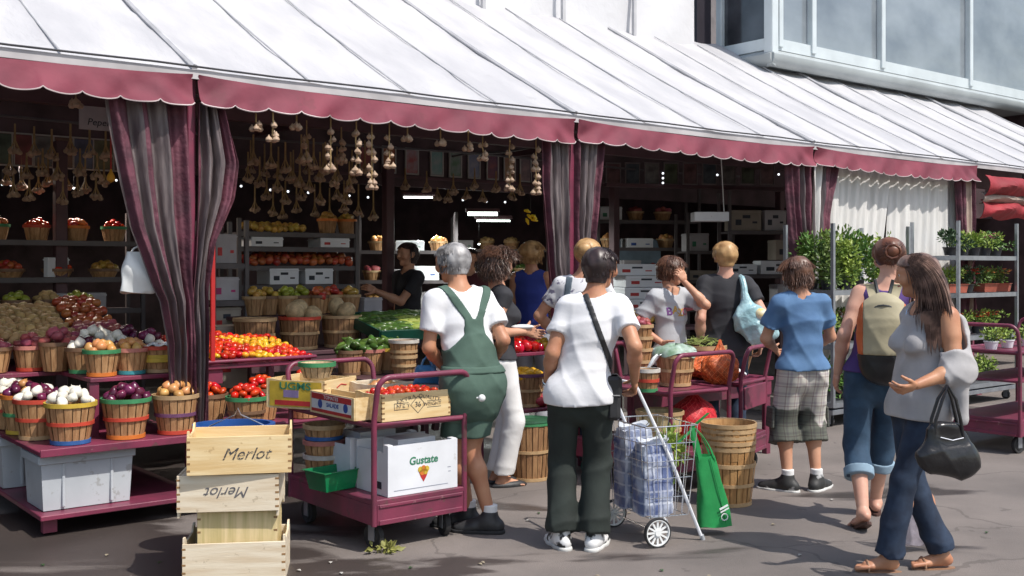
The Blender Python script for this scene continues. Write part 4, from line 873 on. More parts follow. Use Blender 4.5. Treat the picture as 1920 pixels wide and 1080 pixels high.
# left column of cartons beside the red board
lc = rack(FP(SAT(400, 1.9), 1.9), TH, 'narrow rack of cartons behind the red board', .30, .35, (1.0, 1.30, 1.62), 2.0, IR)
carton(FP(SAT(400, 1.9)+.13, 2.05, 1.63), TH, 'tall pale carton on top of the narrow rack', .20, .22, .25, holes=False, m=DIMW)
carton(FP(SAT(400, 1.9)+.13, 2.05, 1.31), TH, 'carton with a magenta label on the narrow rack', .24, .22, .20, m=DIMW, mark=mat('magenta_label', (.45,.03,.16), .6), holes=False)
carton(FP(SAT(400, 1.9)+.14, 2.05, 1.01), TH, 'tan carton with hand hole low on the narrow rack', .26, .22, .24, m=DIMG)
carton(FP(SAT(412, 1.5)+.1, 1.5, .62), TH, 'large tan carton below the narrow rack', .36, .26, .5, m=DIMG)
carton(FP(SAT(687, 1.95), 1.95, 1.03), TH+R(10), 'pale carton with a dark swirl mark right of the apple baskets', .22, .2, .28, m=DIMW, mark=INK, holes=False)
# rack in the first bay, far back
sA2 = SAT(-20, 2.6); rack(FP(sA2, 2.9), TH, 'dim shelving rack of red baskets at the back of the left bay', 1.35, .4, (1.22, 1.50, 1.82), 2.1, IR)
for i in range(4): bk(sA2+.15+.33*i, 3.05, 1.822, 'tomato' if i % 2 else 'apple_red', 'dim %s basket of red fruit on the top shelf of the left bay rack' % ['first', 'second', 'third', 'fourth'][i], ['green','red','orange','green'][i], r=.11, h=.14, seed=100+i, dome=.05, n=14)
for i in range(3): bk(sA2+.25+.40*i, 3.05, 1.502, ['apple_red','tomato','apple_gold'][i], 'dim %s basket of fruit on the middle shelf of the left bay rack' % ['first', 'second', 'third'][i], 'dark', r=.13, h=.08, seed=105+i, dome=.06, n=14)
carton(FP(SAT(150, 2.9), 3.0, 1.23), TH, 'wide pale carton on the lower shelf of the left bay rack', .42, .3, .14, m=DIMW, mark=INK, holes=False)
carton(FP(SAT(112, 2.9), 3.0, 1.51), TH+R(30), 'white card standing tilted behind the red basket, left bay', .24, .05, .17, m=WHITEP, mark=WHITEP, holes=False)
# right bay interior: carton stack, produce, racks
for i in range(5):
    carton(AT(1200-(i == 4)*18, 12.4+.02*i, .95+.135*i+.01), R(12+2*i), ['lowest white carton of the stack behind the grey t-shirt boy', 'second white carton of the stack behind the grey t-shirt boy', 'third white carton of the stack behind the grey t-shirt boy', 'fourth white carton of the stack behind the grey t-shirt boy', 'topmost white carton of the stack behind the grey t-shirt boy'][i], .52, .36, .13)
t1 = thing('bench', 'dark bench of mixed fruit behind the grey t-shirt boy', 'bench', (0, 0, 0)); bx = AT(1150, 11.6)
part('bench_top', MB().box((bx.x+.75, bx.y+.3, .93), (1.7, .6, .03)), DARKB, t1); part('leg', MB().box((bx.x+.2, bx.y+.3, .46), (.06, .4, .92)).box((bx.x+1.3, bx.y+.3, .46), (.06, .4, .92)), DARKB, t1)
heap_rect(Matrix.Translation((bx.x, bx.y, 0)), .0, .72, .0, .35, lambda x, y: 1.0+.3*y, lambda x, y: 'apple_green' if x < .2 else ('apple_gold' if x < .5 else 'apple_red'), 'on the dim bench behind the grey t-shirt boy', seed=111, step=2.0)
rp = AT(1368, 12.6); rack(rp, R(5), 'tall dark shelving rack right of the blond man', 1.0, .45, (.92, 1.16, 1.50, 2.02), 2.5, IR)
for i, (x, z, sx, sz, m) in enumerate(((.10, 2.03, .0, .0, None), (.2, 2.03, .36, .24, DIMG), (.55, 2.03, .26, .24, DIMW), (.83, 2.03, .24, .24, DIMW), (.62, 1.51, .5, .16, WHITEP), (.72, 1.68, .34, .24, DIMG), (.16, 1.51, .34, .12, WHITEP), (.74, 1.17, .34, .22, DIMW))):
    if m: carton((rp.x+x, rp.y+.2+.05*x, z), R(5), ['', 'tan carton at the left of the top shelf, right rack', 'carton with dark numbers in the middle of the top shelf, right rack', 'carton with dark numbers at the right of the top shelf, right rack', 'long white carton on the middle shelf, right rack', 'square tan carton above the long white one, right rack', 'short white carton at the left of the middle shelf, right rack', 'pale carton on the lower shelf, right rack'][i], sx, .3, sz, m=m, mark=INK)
heap_rect(Matrix.Translation((rp.x, rp.y, 0)), .35, .98, -.05, .3, lambda x, y: .96+.25*y, lambda x, y: 'apple_red', 'on the lowest shelf of the right rack', seed=112, step=1.95)
hb = AT(1300, 11.8); hsx = thing('hanging_shelf', 'small white tray hanging from wires high in the right bay', 'shelf', (hb.x, hb.y, 2.10))
part('tray', MB().box((.18, 0, .05), (.38, .25, .10)), WHITEP, hsx, bevel=.003); part('wire', MB().cyl((.34, 0, .1), (.30, 0, .85), .006), WHITEPL, hsx)
pc = AT(1190, 15.5); single('wall_panel', MB().box((0, 0, 0), (.75, .04, .75)), mat('bluish_panel', (.16,.22,.28), .5, .4, 3), 'pale bluish panel on the back wall of the right bay', 'panel', (pc.x, pc.y, 1.62))
# ================================================================ pictures, lights, garlic
pics = [((.20,.06,.07),(.35,.10,.08)), ((.25,.07,.04),(.40,.20,.08)), ((.30,.28,.30),(.35,.08,.08)), ((.14,.30,.28),(.30,.34,.34)), ((.28,.30,.30),(.10,.20,.12)), ((.15,.18,.28),(.30,.30,.34)), ((.10,.07,.12),(.25,.10,.10)), ((.30,.14,.10),(.35,.25,.15)), ((.12,.10,.12),(.3,.2,.2))]
pl = ['dark reddish', 'orange red', 'grey and red, pale framed', 'teal green', 'pale green, bright framed', 'bluish grey', 'very dark', 'brown', 'dim grey']
for i, px in enumerate((702, 745, 788, 835, 870, 905, 940, 972, 1002)):
    t = thing('framed_picture', pl[i]+' framed picture in the row under the canopy', 'picture', FP(SAT(px, TR), TR+.17, 2.63), TH, 'framed pictures in a row')
    part('picture', MB().box((0, 0, .15), (.15, .006, .26)), mat('picture_%d' % i, pics[i][0], .3, .5, 9, col2=pics[i][1]), t)
    part('frame', MB().box((0, 0, .292), (.18, .02, .016)).box((0, 0, .008), (.18, .02, .016)).box((-.083, 0, .15), (.014, .02, .268)).box((.083, 0, .15), (.014, .02, .268)), mat('picture_frame', (.42,.40,.38), .5), t)
part('picture_rail', MB().box((3.5, TR+.16, 2.60), (5.5, .03, .03)), DARKB, hl)
for i in range(7):
    t = thing('framed_picture', ['dim greenish', 'dim red', 'dim grey', 'dim brown', 'dim blue', 'dim olive', 'dim pink'][i]+' framed picture high in the left bay', 'picture', FP(SAT(15+38*i, TR), TR+.17, 2.48), TH, 'framed pictures in a row')
    part('picture', MB().box((0, 0, .15), (.17, .006, .26)), mat('dim_picture_%d' % i, [(.10,.14,.10),(.22,.06,.06),(.2,.2,.2),(.2,.12,.08),(.1,.12,.2),(.15,.15,.08),(.25,.14,.15)][i], .3, .6, 7), t)
    part('frame', MB().box((0, 0, .292), (.19, .02, .012)).box((0, 0, .008), (.19, .02, .012)).box((-.09, 0, .15), (.010, .02, .268)).box((.09, 0, .15), (.010, .02, .268)), mat('picture_frame', (.42,.40,.38), .5), t)
sg = thing('hanging_sign', 'pale sign board with lettering high behind the curtain of the left bay', 'sign', FP(SAT(196, 1.2), 1.2, 2.68), TH)
part('board', MB().box((0, 0, 0), (.36, .012, .17)), mat('sign_board', (.40,.36,.38), .6), sg); letters('Peperoni', .07, INK, sg, (0, -.008, -.03), (R(90), 0, 0), shear=.2); part('red_emblem', MB().cyl((.08,-.006,.05), (.08,-.009,.05), .03, n=14), PR, sg)
TUBE = mat('lit_tube', (.9,.95,.9), .5, 0, 1, emit=(.85,1,.9), es=6); WARM = mat('lit_warm_tube', (.9,.8,.6), .5, 0, 1, emit=(1,.72,.35), es=3); GLOW = mat('lit_gleam', (.9,.95,1), .5, 0, 1, emit=(.9,.95,1), es=1.4)
def tube_light(px, d, z, L, label, m=TUBE, rz=.1, r=.012):
    t = thing('tube_light', label, 'lamp', AT(px, d, z), rz, 'lit tube lights inside the hall')
    part('tube', MB().cyl((-L/2, 0, 0), (L/2, 0, 0), r, n=10), m, t, smooth=True); part('fixture', MB().box((0, 0, .045), (L+.05, .08, .04)), DARKB, t)
    lp = bpy.data.lights.new('tube_glow', 'AREA'); lp.shape = 'RECTANGLE'; lp.size = L; lp.size_y = .05; lp.energy = (70 if m is WARM else 90)*L; lp.color = (1, .86, .72) if m is WARM else (.95, 1, .95)
    lo_ = bpy.data.objects.new('tube_glow', lp); COL.objects.link(lo_); lo_.parent = t; lo_.location = (0, 0, -.03)
tube_light(787, 14, 1.6+130*14/2000, .42, 'lit white tube light in the centre of the dark hall')
tube_light(905, 13, 1.6+99*13/2000, .36, 'bright greenish tube light right of centre in the dark hall', r=.022)
tube_light(925, 13.4, 1.6+86*13.4/2000, .42, 'thin tube light just below the greenish one', r=.010)
for i, px in enumerate((38, 68, 110, 152, 175)): tube_light(px, 9.9, 2.56-.004*i, [.16,.06,.10,.11,.04][i], ['first', 'second', 'third', 'fourth', 'fifth'][i]+' warm lit light in the row of the left bay', WARM, r=.013)
def bulb(px, py, d, label, r=.02):  # glowing ball standing in for a bright far opening, cord added
    t = thing('far_gleam', label, 'lamp', AT(px, d, 1.6+(500-py)*d/2000), 0, 'small glowing spots standing for far openings in the dark hall')
    part('bulb', MB().sph((0, 0, 0), r, 10, 7), GLOW, t, smooth=True); part('cord', MB().cyl((0, 0, r), (0, 0, r+.3), .0012, n=4), BLACKP, t)
bl = [(4,346,9.9),(20,347,9.9),(36,347,9.9),(112,351,9.9),(125,352,9.9),(138,353,9.9),(218,338,9.9),(235,338,9.9),(452,349,12),(507,356,12),(540,359,12),(578,361,12),(655,367,13),(690,370,13),(868,375,14),(912,378,14),(947,379,14),(921,345,13),(1243,325,13),(1243,334,13),(1243,343,13),(1345,328,13),(1460,327,13),(898,458,13),(784,452,13)]
for i, (px, py, d) in enumerate(bl): bulb(px, py, d, 'tiny bright bulb, number %s from the left %s' % (['one','two','three','four','five','six','seven','eight','nine','ten','eleven','twelve','thirteen','fourteen','fifteen'][i if i < 8 else (i-8) % 15], 'in the left bay' if i < 8 else ('in the centre bay row' if i < 23 else 'among the farther gleams of the hall')), r=.011 if i < 8 else .014)
GARL = mat('garlic_skin', (.44,.32,.22), .6, .35, 12, rand=.15, col2=(.34,.22,.15)); STEM = mat('dry_stem', (.42,.28,.12), .7, .4, 10)
def bulbm(mb, c, r, a=0):
    c = Vector(c); mb.lathe([(.001,-r*.8),(r*.6,-r*.7),(r,-.1*r),(r*.8,r*.5),(r*.3,r*.9),(r*.12,r*1.35),(.002,r*1.4)], 9, c, wob=lambda an, q: 1+.10*math.sin(5*an+a))
def braid(px, py0, py1, d, label, seed, r=.024):
    rnd = random.Random(seed); z1 = 1.6+(500-py0)*d/2000; z0 = 1.6+(500-py1)*d/2000; L = z1-z0
    t = thing('garlic_braid', label, 'garlic braid', AT(px, d, z1), rnd.random()*6, 'garlic braids hanging along the canopy front')
    part('stem', MB().tube([(0, 0, .10)]+[(.005*math.sin(i), 0, -L*i/8) for i in range(9)], .006, 5), STEM, t)
    n = max(1, int(L/.052)); mb = MB()
    for i in range(n):
        for q in range(2):
            a = rnd.random()*6.28+q*PI; bulbm(mb, (.022*math.cos(a), .022*math.sin(a), -L*(i+.5)/n+rnd.uniform(-.01, .01)), r*rnd.uniform(.8, 1.1), a)
    for q in range(3): a = q*2.1; bulbm(mb, (.03*math.cos(a), .03*math.sin(a), -L), r, a)
    part('bulbs', mb, GARL, t, smooth=True)
bd = [(142,185,198,7.0),(480,228,242,7.3),(512,225,262,7.3),(556,232,240,7.5),(620,240,318,7.7),(668,245,325,7.8),(697,250,352,7.9),(730,252,312,8.0),(764,256,262,8.1),(826,264,270,8.3),(878,268,280,8.5),(905,266,298,8.6),(956,270,355,8.8),(1005,276,362,8.9),(640,262,300,8.4),(575,250,300,8.2)]
for i, (px, a, b, d) in enumerate(bd): braid(px, a, b, d, 'garlic braid %s, %s in the front row counted from the left' % (('short' if b-a < 30 else 'long'), ['first','second','third','fourth','fifth','eighth','ninth','tenth','eleventh','twelfth','thirteenth','fourteenth','fifteenth','last','seventh','sixth'][i]), i)
ORD = ['first','second','third','fourth','fifth','sixth','seventh','eighth','ninth']
ROWN = {0:'the upper row of the left bay',20:'the middle row of the left bay',30:'the lowest row of the left bay',40:'the upper row right of the leftmost post',50:'the middle row right of the leftmost post',60:'the lowest row right of the leftmost post',70:'the short row under the framed pictures'}
def bunch(px, py, d, ls, seed):
    rnd = random.Random(seed); z = 1.6+(500-py)*d/2000
    t = thing('garlic_bunch', 'dim garlic bunch, %s from the left in %s' % (ORD[seed % 10], ROWN[seed//10*10]), 'garlic bunch', AT(px, d, z), rnd.random()*6, 'garlic bunches hanging by dry stems')
    mb = MB(); ms = MB()
    for i in range(7):
        a = i*.9; rr = .035 if i else 0; bulbm(mb, (rr*math.cos(a), rr*math.sin(a), rnd.uniform(-.015, .02)), .021, a)
        ms.tube([(rr*math.cos(a), rr*math.sin(a), .02), (.006*math.cos(a), .006*math.sin(a), .09), (.004*math.cos(a), .004*math.sin(a), ls)], .0035, 4)
    part('bulbs', mb, GARL, t, smooth=True); part('stems', ms, STEM, t)
ROWN.update({80: 'the rear upper row of the centre bay', 90: 'the rear lower row of the centre bay', 100: 'the rear row of the left bay', 110: 'the row left of the middle post'})
for i, px in enumerate((470, 496, 522, 550, 578, 606, 632, 660, 684)): bunch(px, 322+6*(i % 4), 10.2, .3, 80+i)
for i, px in enumerate((478, 512, 530, 556, 590, 618, 645, 672, 700)): bunch(px, 395+7*(i % 3), 10.6, .3, 90+i)
for i, px in enumerate((12, 40, 72, 90, 125, 160, 195)): bunch(px, 345+7*(i % 3), 9.4, .3, 100+i)
for i, px in enumerate((760, 800, 850, 890, 930, 975)): bunch(px, 352+5*(i % 3), 11, .2, 110+i)
rb = random.Random(5)
for i, px in enumerate((28, 64, 97, 132, 168, 198)): bunch(px, 285+5*(i % 3), 8.3, .22, i)
for i, px in enumerate((18, 50, 80, 108, 150, 182)): bunch(px, 325+8*(i % 2), 8.6, .2, 20+i)
for i, px in enumerate((25, 55, 118, 145, 180)): bunch(px, 365+7*(i % 3), 8.8, .2, 30+i)
for i, px in enumerate((475, 508, 535, 565, 588, 610, 640)): bunch(px, 305+7*(i % 3), 9.1, .24, 40+i)
for i, px in enumerate((465, 487, 520, 545, 562, 580, 600, 628, 655)): bunch(px, 338+9*(i % 3), 9.4, .25, 50+i)
for i, px in enumerate((500, 535, 565, 600, 632, 650)): bunch(px, 372+8*(i % 2), 9.8, .2, 60+i)
for i, px in enumerate((820, 840, 875, 905, 960)): bunch(px, 372+4*(i % 2), 11.5, .12, 70+i)
# yellow gourds and tape
yb = thing('banana_bunch', 'bright yellow bunch hanging left of the middle post', 'banana bunch', AT(995, 9.6, 1.6+93*9.6/2000))
YB = mat('bright_yellow', (.95,.68,.02), .5, .1, 4)
for i, (x, z, a) in enumerate(((-.03,.05,.3), (-.01,0,.8), (.03,.0,.6), (-.03,-.04,1.2), (.035,-.03,.2))): part('banana', MB().tube([(x-.03*math.cos(a), .0, z+.03*math.sin(a)), (x, -.012, z+.006), (x+.03*math.cos(a), 0, z-.03*math.sin(a))], [.008, .017, .006], 8), YB, yb, smooth=True)
part('hanging_cord', MB().cyl((0, 0, .05), (0, 0, .4), .003, n=5), BLACKP, yb)
hg = thing('hanging_gourd', 'orange yellow gourd hanging on a red cord in the left bay', 'gourd', AT(208, 7.8, 1.6+170*7.8/2000)); part('gourd', MB().lathe([(.001,-.05),(.03,-.03),(.028,0),(.012,.03),(.006,.05)], 12), mat('gourd_skin', (.75,.38,.03), .4), hg, smooth=True); part('cord', MB().cyl((0,0,.05),(0,0,.55),.006,n=5), PR, hg)
# clutter high up in the right bay
for i in range(9):
    t = thing('framed_picture', 'dark framed picture, %s from the left in the high row of the right bay' % ORD[i], 'picture', AT(1150+36*i, 13.2, 2.62+.0*i), .3, 'framed pictures in a row')
    part('picture', MB().box((0, 0, .13), (.17, .006, .24)), mat('dark_picture_%d' % (i % 4), [(.20,.10,.10),(.10,.12,.14),(.22,.20,.18),(.12,.14,.08)][i % 4], .35, .7, 8), t)
    part('frame', MB().box((0, 0, .262), (.20, .02, .012)).box((0, 0, -.002), (.20, .02, .012)).box((-.093, 0, .13), (.010, .02, .268)).box((.093, 0, .13), (.010, .02, .268)), mat('dark_picture_frame', (.20,.16,.16), .5), t)
q_ = AT(1315, 13.3); single('picture_ledge', MB().box((0, 0, 0), (2.6, .12, .04)), DARKB, 'long dark ledge under the high row of pictures in the right bay', 'ledge', (q_.x, q_.y, 2.59), .3)
# deeper stock of the hall: racks and stacked cartons seen dimly past the customers
rnd_ = random.Random(77)
def stock(px, d, L, zs, label, seed, rz=.1, prods=('onion_yellow', 'potato_red')):
    p = AT(px, d); rack(p, rz, label, L, .45, zs, zs[-1]+.5, IR); rr = random.Random(seed)
    for j, z in enumerate(zs):
        x = .04; k = 0
        while x < L-.2:
            sx = rr.uniform(.24, .40); sz = rr.uniform(.12, .24)
            if x+sx > L-.02: break
            if rr.random() < .7:
                carton(toW(p, rz, (x+sx/2, .22, z+.002)), rz+rr.uniform(-.05, .05), '%s carton, %s on shelf %s of the %s' % (['pale', 'tan', 'grey'][(j+k) % 3], ORD[k], ['one', 'two', 'three', 'four'][j], label.split(',')[0]), sx-.02, .3, sz, m=[WHITEP, DIMG, DIMW][(j+k) % 3], mark=[PR, INK, PG, PB][rr.randrange(4)], holes=rr.random() < .5, grp='cartons on the deep racks')
            else:
                b_ = toW(p, rz, (x+sx/2, .2, z)); basket(b_, 'dim basket, %s on shelf %s of the %s' % (ORD[k], ['one', 'two', 'three', 'four'][j], label.split(',')[0]), r1=.12, h=.13, n=14, group='baskets on the deep racks'); heap_round((b_.x, b_.y, b_.z+.12), .11, prods[j % 2], 'in the %s basket of shelf %s, %s' % (ORD[k], ['one', 'two', 'three', 'four'][j], label.split(' of ')[0].split(' behind ')[0]), .04, 1.3 if prods[j % 2] != 'squash' else .8, seed+k)
            x += sx+.03; k += 1
stock(672, 13.6, 1.25, (1.05, 1.42, 1.80), 'deep rack by the vendor', 1)
stock(850, 16.2, 1.5, (1.05, 1.45, 1.86), 'deep rack of the centre bay', 2, prods=('potato', 'squash'))
stock(1122, 14.2, 1.45, (1.05, 1.45, 1.85, 2.22), 'deep rack of the right bay', 3, .25)
stock(1290, 13.8, .62, (1.05, 1.42, 1.80), 'narrow rack past the boy', 4, .2, prods=('tomato', 'squash'))
for i, (a, b, z) in enumerate((((-3, 2.6), (9, 2.6), 2.82), ((-3, 1.0), (9, 1.0), 2.90), ((0.5, .9), (.5, 4.5), 2.86), ((4.4, .9), (4.4, 4.5), 2.86))):
    part('cable_pipe', MB().tube([(a[0]+(b[0]-a[0])*j/10, a[1]+(b[1]-a[1])*j/10, z+.02*math.sin(j*1.3)) for j in range(11)], .012, 6), IR, hl, smooth=True)
# ================================================================ plant trolleys
LEAF = mat('leaf_green', (.16,.26,.045), .5, .5, 7, rand=.2, hue=.02, col2=(.07,.15,.03)); LEAFY = mat('leaf_yellow_green', (.30,.38,.06), .5, .4, 7, col2=(.16,.26,.04)); LEAFD = mat('leaf_deep_green', (.05,.11,.035), .5, .5, 7)
PET = {'red': mat('petal_red', (.60,.03,.02), .5, .3, 9), 'pink': mat('petal_pink', (.62,.08,.28), .5, .3, 9), 'orange': mat('petal_orange', (.65,.22,.06), .5, .3, 9)}
def leaves(mb, c, r, n, ls, rnd, up=.3, clump=6):
    cs = [Vector((rnd.gauss(0, .45)*r[0], rnd.gauss(0, .45)*r[1], rnd.uniform(-.7, .8)*r[2])) for _ in range(clump)]
    for i in range(n):
        q = rnd.choice(cs); d = Vector((rnd.gauss(0, 1), rnd.gauss(0, 1), rnd.gauss(0, 1))).normalized()
        p = Vector(c)+q+Vector((d.x*r[0], d.y*r[1], d.z*r[2]))*rnd.uniform(.15, .55)
        a = (d+Vector((0, 0, up))+Vector((rnd.uniform(-.5, .5), rnd.uniform(-.5, .5), 0))).normalized(); b = a.orthogonal().normalized(); b = (Matrix.Rotation(rnd.uniform(0, 6.28), 3, a)@b)
        L = ls*rnd.uniform(.6, 1.3); w_ = L*.28; m = p+a*L*.5+b.cross(a)*L*.1
        mb.add([p, m+b*w_, p+a*L-b.cross(a)*L*.1, m-b*w_], [(0, 1, 2, 3)])
def plant(loc, label, pot=.08, h=.3, r=(.16,.16,.18), n=260, ls=.06, lm=LEAF, fl=None, nf=30, seed=0, group='potted plants on the plant trolleys', potm=BLACKP, box=None, cat='plant', name='potted_plant'):
    t = thing(name, label, cat, loc, seed*.7, group); rnd = random.Random(seed)
    ph = pot*1.2
    if box: part('planter', traymesh(box[0]/2, box[1]/2, ph, tp=.88), potm, t, thick=.004)
    else: part('pot', MB().lathe([(pot*.75, 0), (pot, ph*.9), (pot*1.08, ph*.9), (pot*1.08, ph), (pot*.95, ph), (pot*.9, ph*.85), (.001, ph*.85)], 18), potm, t, smooth=True, ang=30)
    st = MB()
    for i in range(9): a = i*.7; st.tube([(pot*.4*math.cos(a), pot*.4*math.sin(a), ph*.8), (r[0]*.35*math.cos(a), r[1]*.35*math.sin(a), ph+h*.6), (r[0]*.6*math.cos(a), r[1]*.6*math.sin(a), ph+h)], [.005, .004, .002], 4)
    part('stems', st, LEAFD, t)
    mb = MB(); leaves(mb, (0, 0, ph+h*.55), r, n, ls, rnd, clump=9); part('foliage', mb, lm, t)
    if fl:
        mb = MB()
        for i in range(nf):
            a = rnd.uniform(0, 6.28); q = math.sqrt(rnd.random()); c = (q*r[0]*math.cos(a), q*r[1]*math.sin(a), ph+h*.55+r[2]*rnd.uniform(.3, 1.0))
            for k in range(5): b = k*1.256; mb.add([c, (c[0]+.02*math.cos(b-.5), c[1]+.02*math.sin(b-.5), c[2]+.006), (c[0]+.028*math.cos(b), c[1]+.028*math.sin(b), c[2]+.010), (c[0]+.02*math.cos(b+.5), c[1]+.02*math.sin(b+.5), c[2]+.006)], [(0, 1, 2, 3)])
        part('blossoms', mb, PET[fl], t)
    return t
def plant_trolley(s, t_, label, zs, zt=2.03, L=1.36, D=.57):
    t = thing('plant_trolley', label, 'plant rack', FP(s, t_), TH, 'galvanised plant trolleys')
    for x in (0, L):
        for y in (0, D): part('upright', MB().box((x, y, zt/2+.1), (.034, .034, zt-.2)), GALV, t)
    for z in zs: part('shelf', MB().box((L/2, D/2, z-.01), (L-.04, D-.04, .016)).box((L/2, .0, z-.02), (L-.03, .018, .05)).box((L/2, D, z-.02), (L-.03, .018, .05)).box((0, D/2, z-.02), (.018, D-.04, .05)).box((L, D/2, z-.02), (.018, D-.04, .05)), GALV, t)
    part('base_frame', MB().box((L/2, D/2, .15), (L, D, .05)), GALV, t, bevel=.004)
    for x in (.08, L-.08):
        for y in (.08, D-.08): wheel_caster(t, x, y, r=.05)
    return t
plant_trolley(6.34, -.5, 'galvanised plant trolley of tall green herbs behind the woman with the backpack', (.24, .82, 1.36))
plant_trolley(8.73, -.5, 'galvanised plant trolley of flowering plants at the right edge', (.24, .80, 1.29, 1.72), zt=2.12)
rp_ = random.Random(4)
for i, (s, t_) in enumerate(((6.52,-.32),(6.76,-.36),(7.0,-.33),(7.22,-.42),(7.5,-.30),(6.56,-.08),(6.9,-.06),(7.1,-.10))):
    ords = ['first', 'second', 'third', 'fourth', 'fifth']
    lab = 'tall bushy light green herb, %s in the front row of the top shelf' % ords[i] if i < 5 else ('tall bushy herb, %s in the rear row of the top shelf' % ords[i-5] if i < 8 else 'airy green plant beside the left upright of the herb trolley')
    plant(FP(s, t_, 1.37 if i < 8 else 1.3), lab, h=.38 if i not in (4,) else .12, r=(.15,.15,.26) if i != 4 else (.08,.08,.10), n=620 if i != 4 else 90, ls=.055, lm=[LEAF, LEAFY, LEAF, LEAFY, LEAF][i % 5], seed=i+1)
for i, s in enumerate((6.45, 6.72, 7.0, 7.3, 7.55)): plant(FP(s, -.33, .83), ['small yellow green plant at the left end of the middle shelf', 'small reddish plant, second on the middle shelf', 'small green plant in the centre of the middle shelf', 'small green plant, fourth on the middle shelf', 'small green plant at the right end of the middle shelf'][i], h=.18, r=(.12,.12,.13), n=260, ls=.045, lm=[LEAFY, LEAF][i % 2], fl='red' if i == 1 else None, nf=14, seed=20+i)
for i, s in enumerate((6.45, 6.75, 7.05, 7.35)): plant(FP(s, -.33, .25), ['leafy green plant at the left end of the bottom shelf', 'leafy green plant, second on the bottom shelf', 'leafy green plant, third on the bottom shelf', 'leafy green plant at the right end of the bottom shelf'][i], h=.22, r=(.13,.13,.16), n=300, ls=.05, lm=LEAF, seed=30+i)
for i, s in enumerate((8.86, 9.12, 9.38, 9.64, 9.9)): plant(FP(s, -.33, 1.73), ['brownish green plant at the left of the top flower shelf', 'green plant, second on the top flower shelf', 'pink-flowered plant, third on the top flower shelf', 'pink-flowered plant, fourth on the top flower shelf', 'green plant at the right of the top flower shelf'][i], h=.14, r=(.15,.15,.10), n=330, ls=.045, lm=[LEAFD, LEAFY, LEAFY, LEAFY, LEAF][i], fl='pink' if i in (2, 3) else None, nf=12, seed=40+i)
TERR = mat('terracotta_plastic', (.40,.10,.06), .5, .3, 8)
for i, s in enumerate((8.92, 9.24, 9.60, 9.95)): plant(FP(s, -.33, 1.30), ['yellow and green plant in a terracotta planter, left of the second flower shelf', 'red-flowered plant in a black pot on the second flower shelf', 'orange-flowered plant in a terracotta planter on the second flower shelf', 'orange-flowered plant at the right of the second flower shelf'][i], h=.14, r=(.16,.14,.10), n=300, ls=.04, lm=[LEAFY, LEAFD, LEAF, LEAF][i], fl=[None, 'red', 'orange', 'orange'][i], nf=40, seed=50+i, box=(.30,.18) if i != 1 else None, potm=TERR if i != 1 else BLACKP)
for i, s in enumerate((8.90, 9.18, 9.48, 9.8)): plant(FP(s, -.33, .81), ['red-flowered plant at the left of the low flower shelf', 'green plant, second on the low flower shelf', 'red-flowered plant, third on the low flower shelf', 'red-flowered plant at the right of the low flower shelf'][i], h=.12, r=(.13,.13,.09), n=240, ls=.04, lm=LEAFY, fl='red' if i != 1 else None, nf=30, seed=60+i)
for i, s in enumerate((8.95, 9.3, 9.65)): plant(FP(s, -.33, .25), ['pale leafy plant, left on the bottom flower shelf', 'pale leafy plant, centre of the bottom flower shelf', 'pale leafy plant, right on the bottom flower shelf'][i], h=.14, r=(.13,.13,.10), n=220, ls=.045, lm=LEAFY, seed=70+i)
for i, x in enumerate((.15, .45, .8)): plant(toW(LD, -R(50), (.3, x, .875)), ['small green plant on the upper shelf of the right-edge trolley, nearest', 'small green plant on the upper shelf of the right-edge trolley, middle', 'small green plant on the upper shelf of the right-edge trolley, farthest'][i], pot=.06, h=.08, r=(.10,.10,.07), n=170, ls=.035, lm=LEAFY, seed=80+i, potm=WHITEP)
# ================================================================ wire shopping cart
sc = thing('shopping_cart', 'wire shopping cart on two white spoked wheels, full of wrapped packs', 'shopping cart', (.817, 6.10, 0), R(22.7))
def spoked(par, y, sgn):
    r = .085; ty = part('wheel', MB().lathe([(r-.010, -.011), (r-.002, -.012), (r, -.006), (r, .006), (r-.002, .012), (r-.010, .011), (r-.012, 0)], 36, M=Matrix.Rotation(PI/2, 3, 'X')), RUBBER, par, smooth=True, loc=(0, y, r), ang=35)
    mb = MB().lathe([(r-.016, -.010), (r-.010, -.0105), (r-.010, .0105), (r-.016, .010)], 36, M=Matrix.Rotation(PI/2, 3, 'X')).lathe([(.004,-.016), (.017,-.016), (.019,.012), (.004,.012)], 16, M=Matrix.Rotation(PI/2, 3, 'X'))
    for k in range(12):
        a = 2*PI*k/12; mb.box((math.cos(a)*r*.5, 0, math.sin(a)*r*.5), (r*.72, .008, .0105), rot=(0, -a, 0))
    part('rim', mb, WHITEPL, ty)
spoked(sc, -.03, -1); spoked(sc, .495, 1)
part('axle', MB().cyl((0, -.03, .085), (0, .495, .085), .006), CHROME, sc)
WT = mat('white_coated_tube', (.78,.80,.84), .3, .1, 5)
fr = MB()
for y in (.02, .43): fr.tube([(.33, y, .006), (.12, y, .48), (-.085, y+(.03 if y < .2 else -.03), .90)], .0105, 8)
fr.tube([(-.085, .05, .90), (-.10, .09, .93), (-.10, .36, .93), (-.085, .40, .90)], .0105, 8)
part('frame', fr, WT, sc, smooth=True)
part('foot_cap', MB().cyl((.335, .02, .0), (.325, .02, .03), .014).cyl((.335, .43, .0), (.325, .43, .03), .014), mat('grey_cap', (.4,.42,.45), .5), sc)
x0, x1, y0, y1, zb, zt = -.06, .285, .0, .45, .16, .68
wr = MB()
def rect(z, ins=0): return [(x0+ins*.5, y0+ins*.3, z), (x1-ins, y0+ins*.3, z), (x1-ins, y1-ins*.3, z), (x0+ins*.5, y1-ins*.3, z)]
for i, z in enumerate((zt, .58, .48, .38, .27, zb)): wr.tube(rect(z, (zt-z)*.12), .0042 if i == 0 else .0026, 5, closed=True)
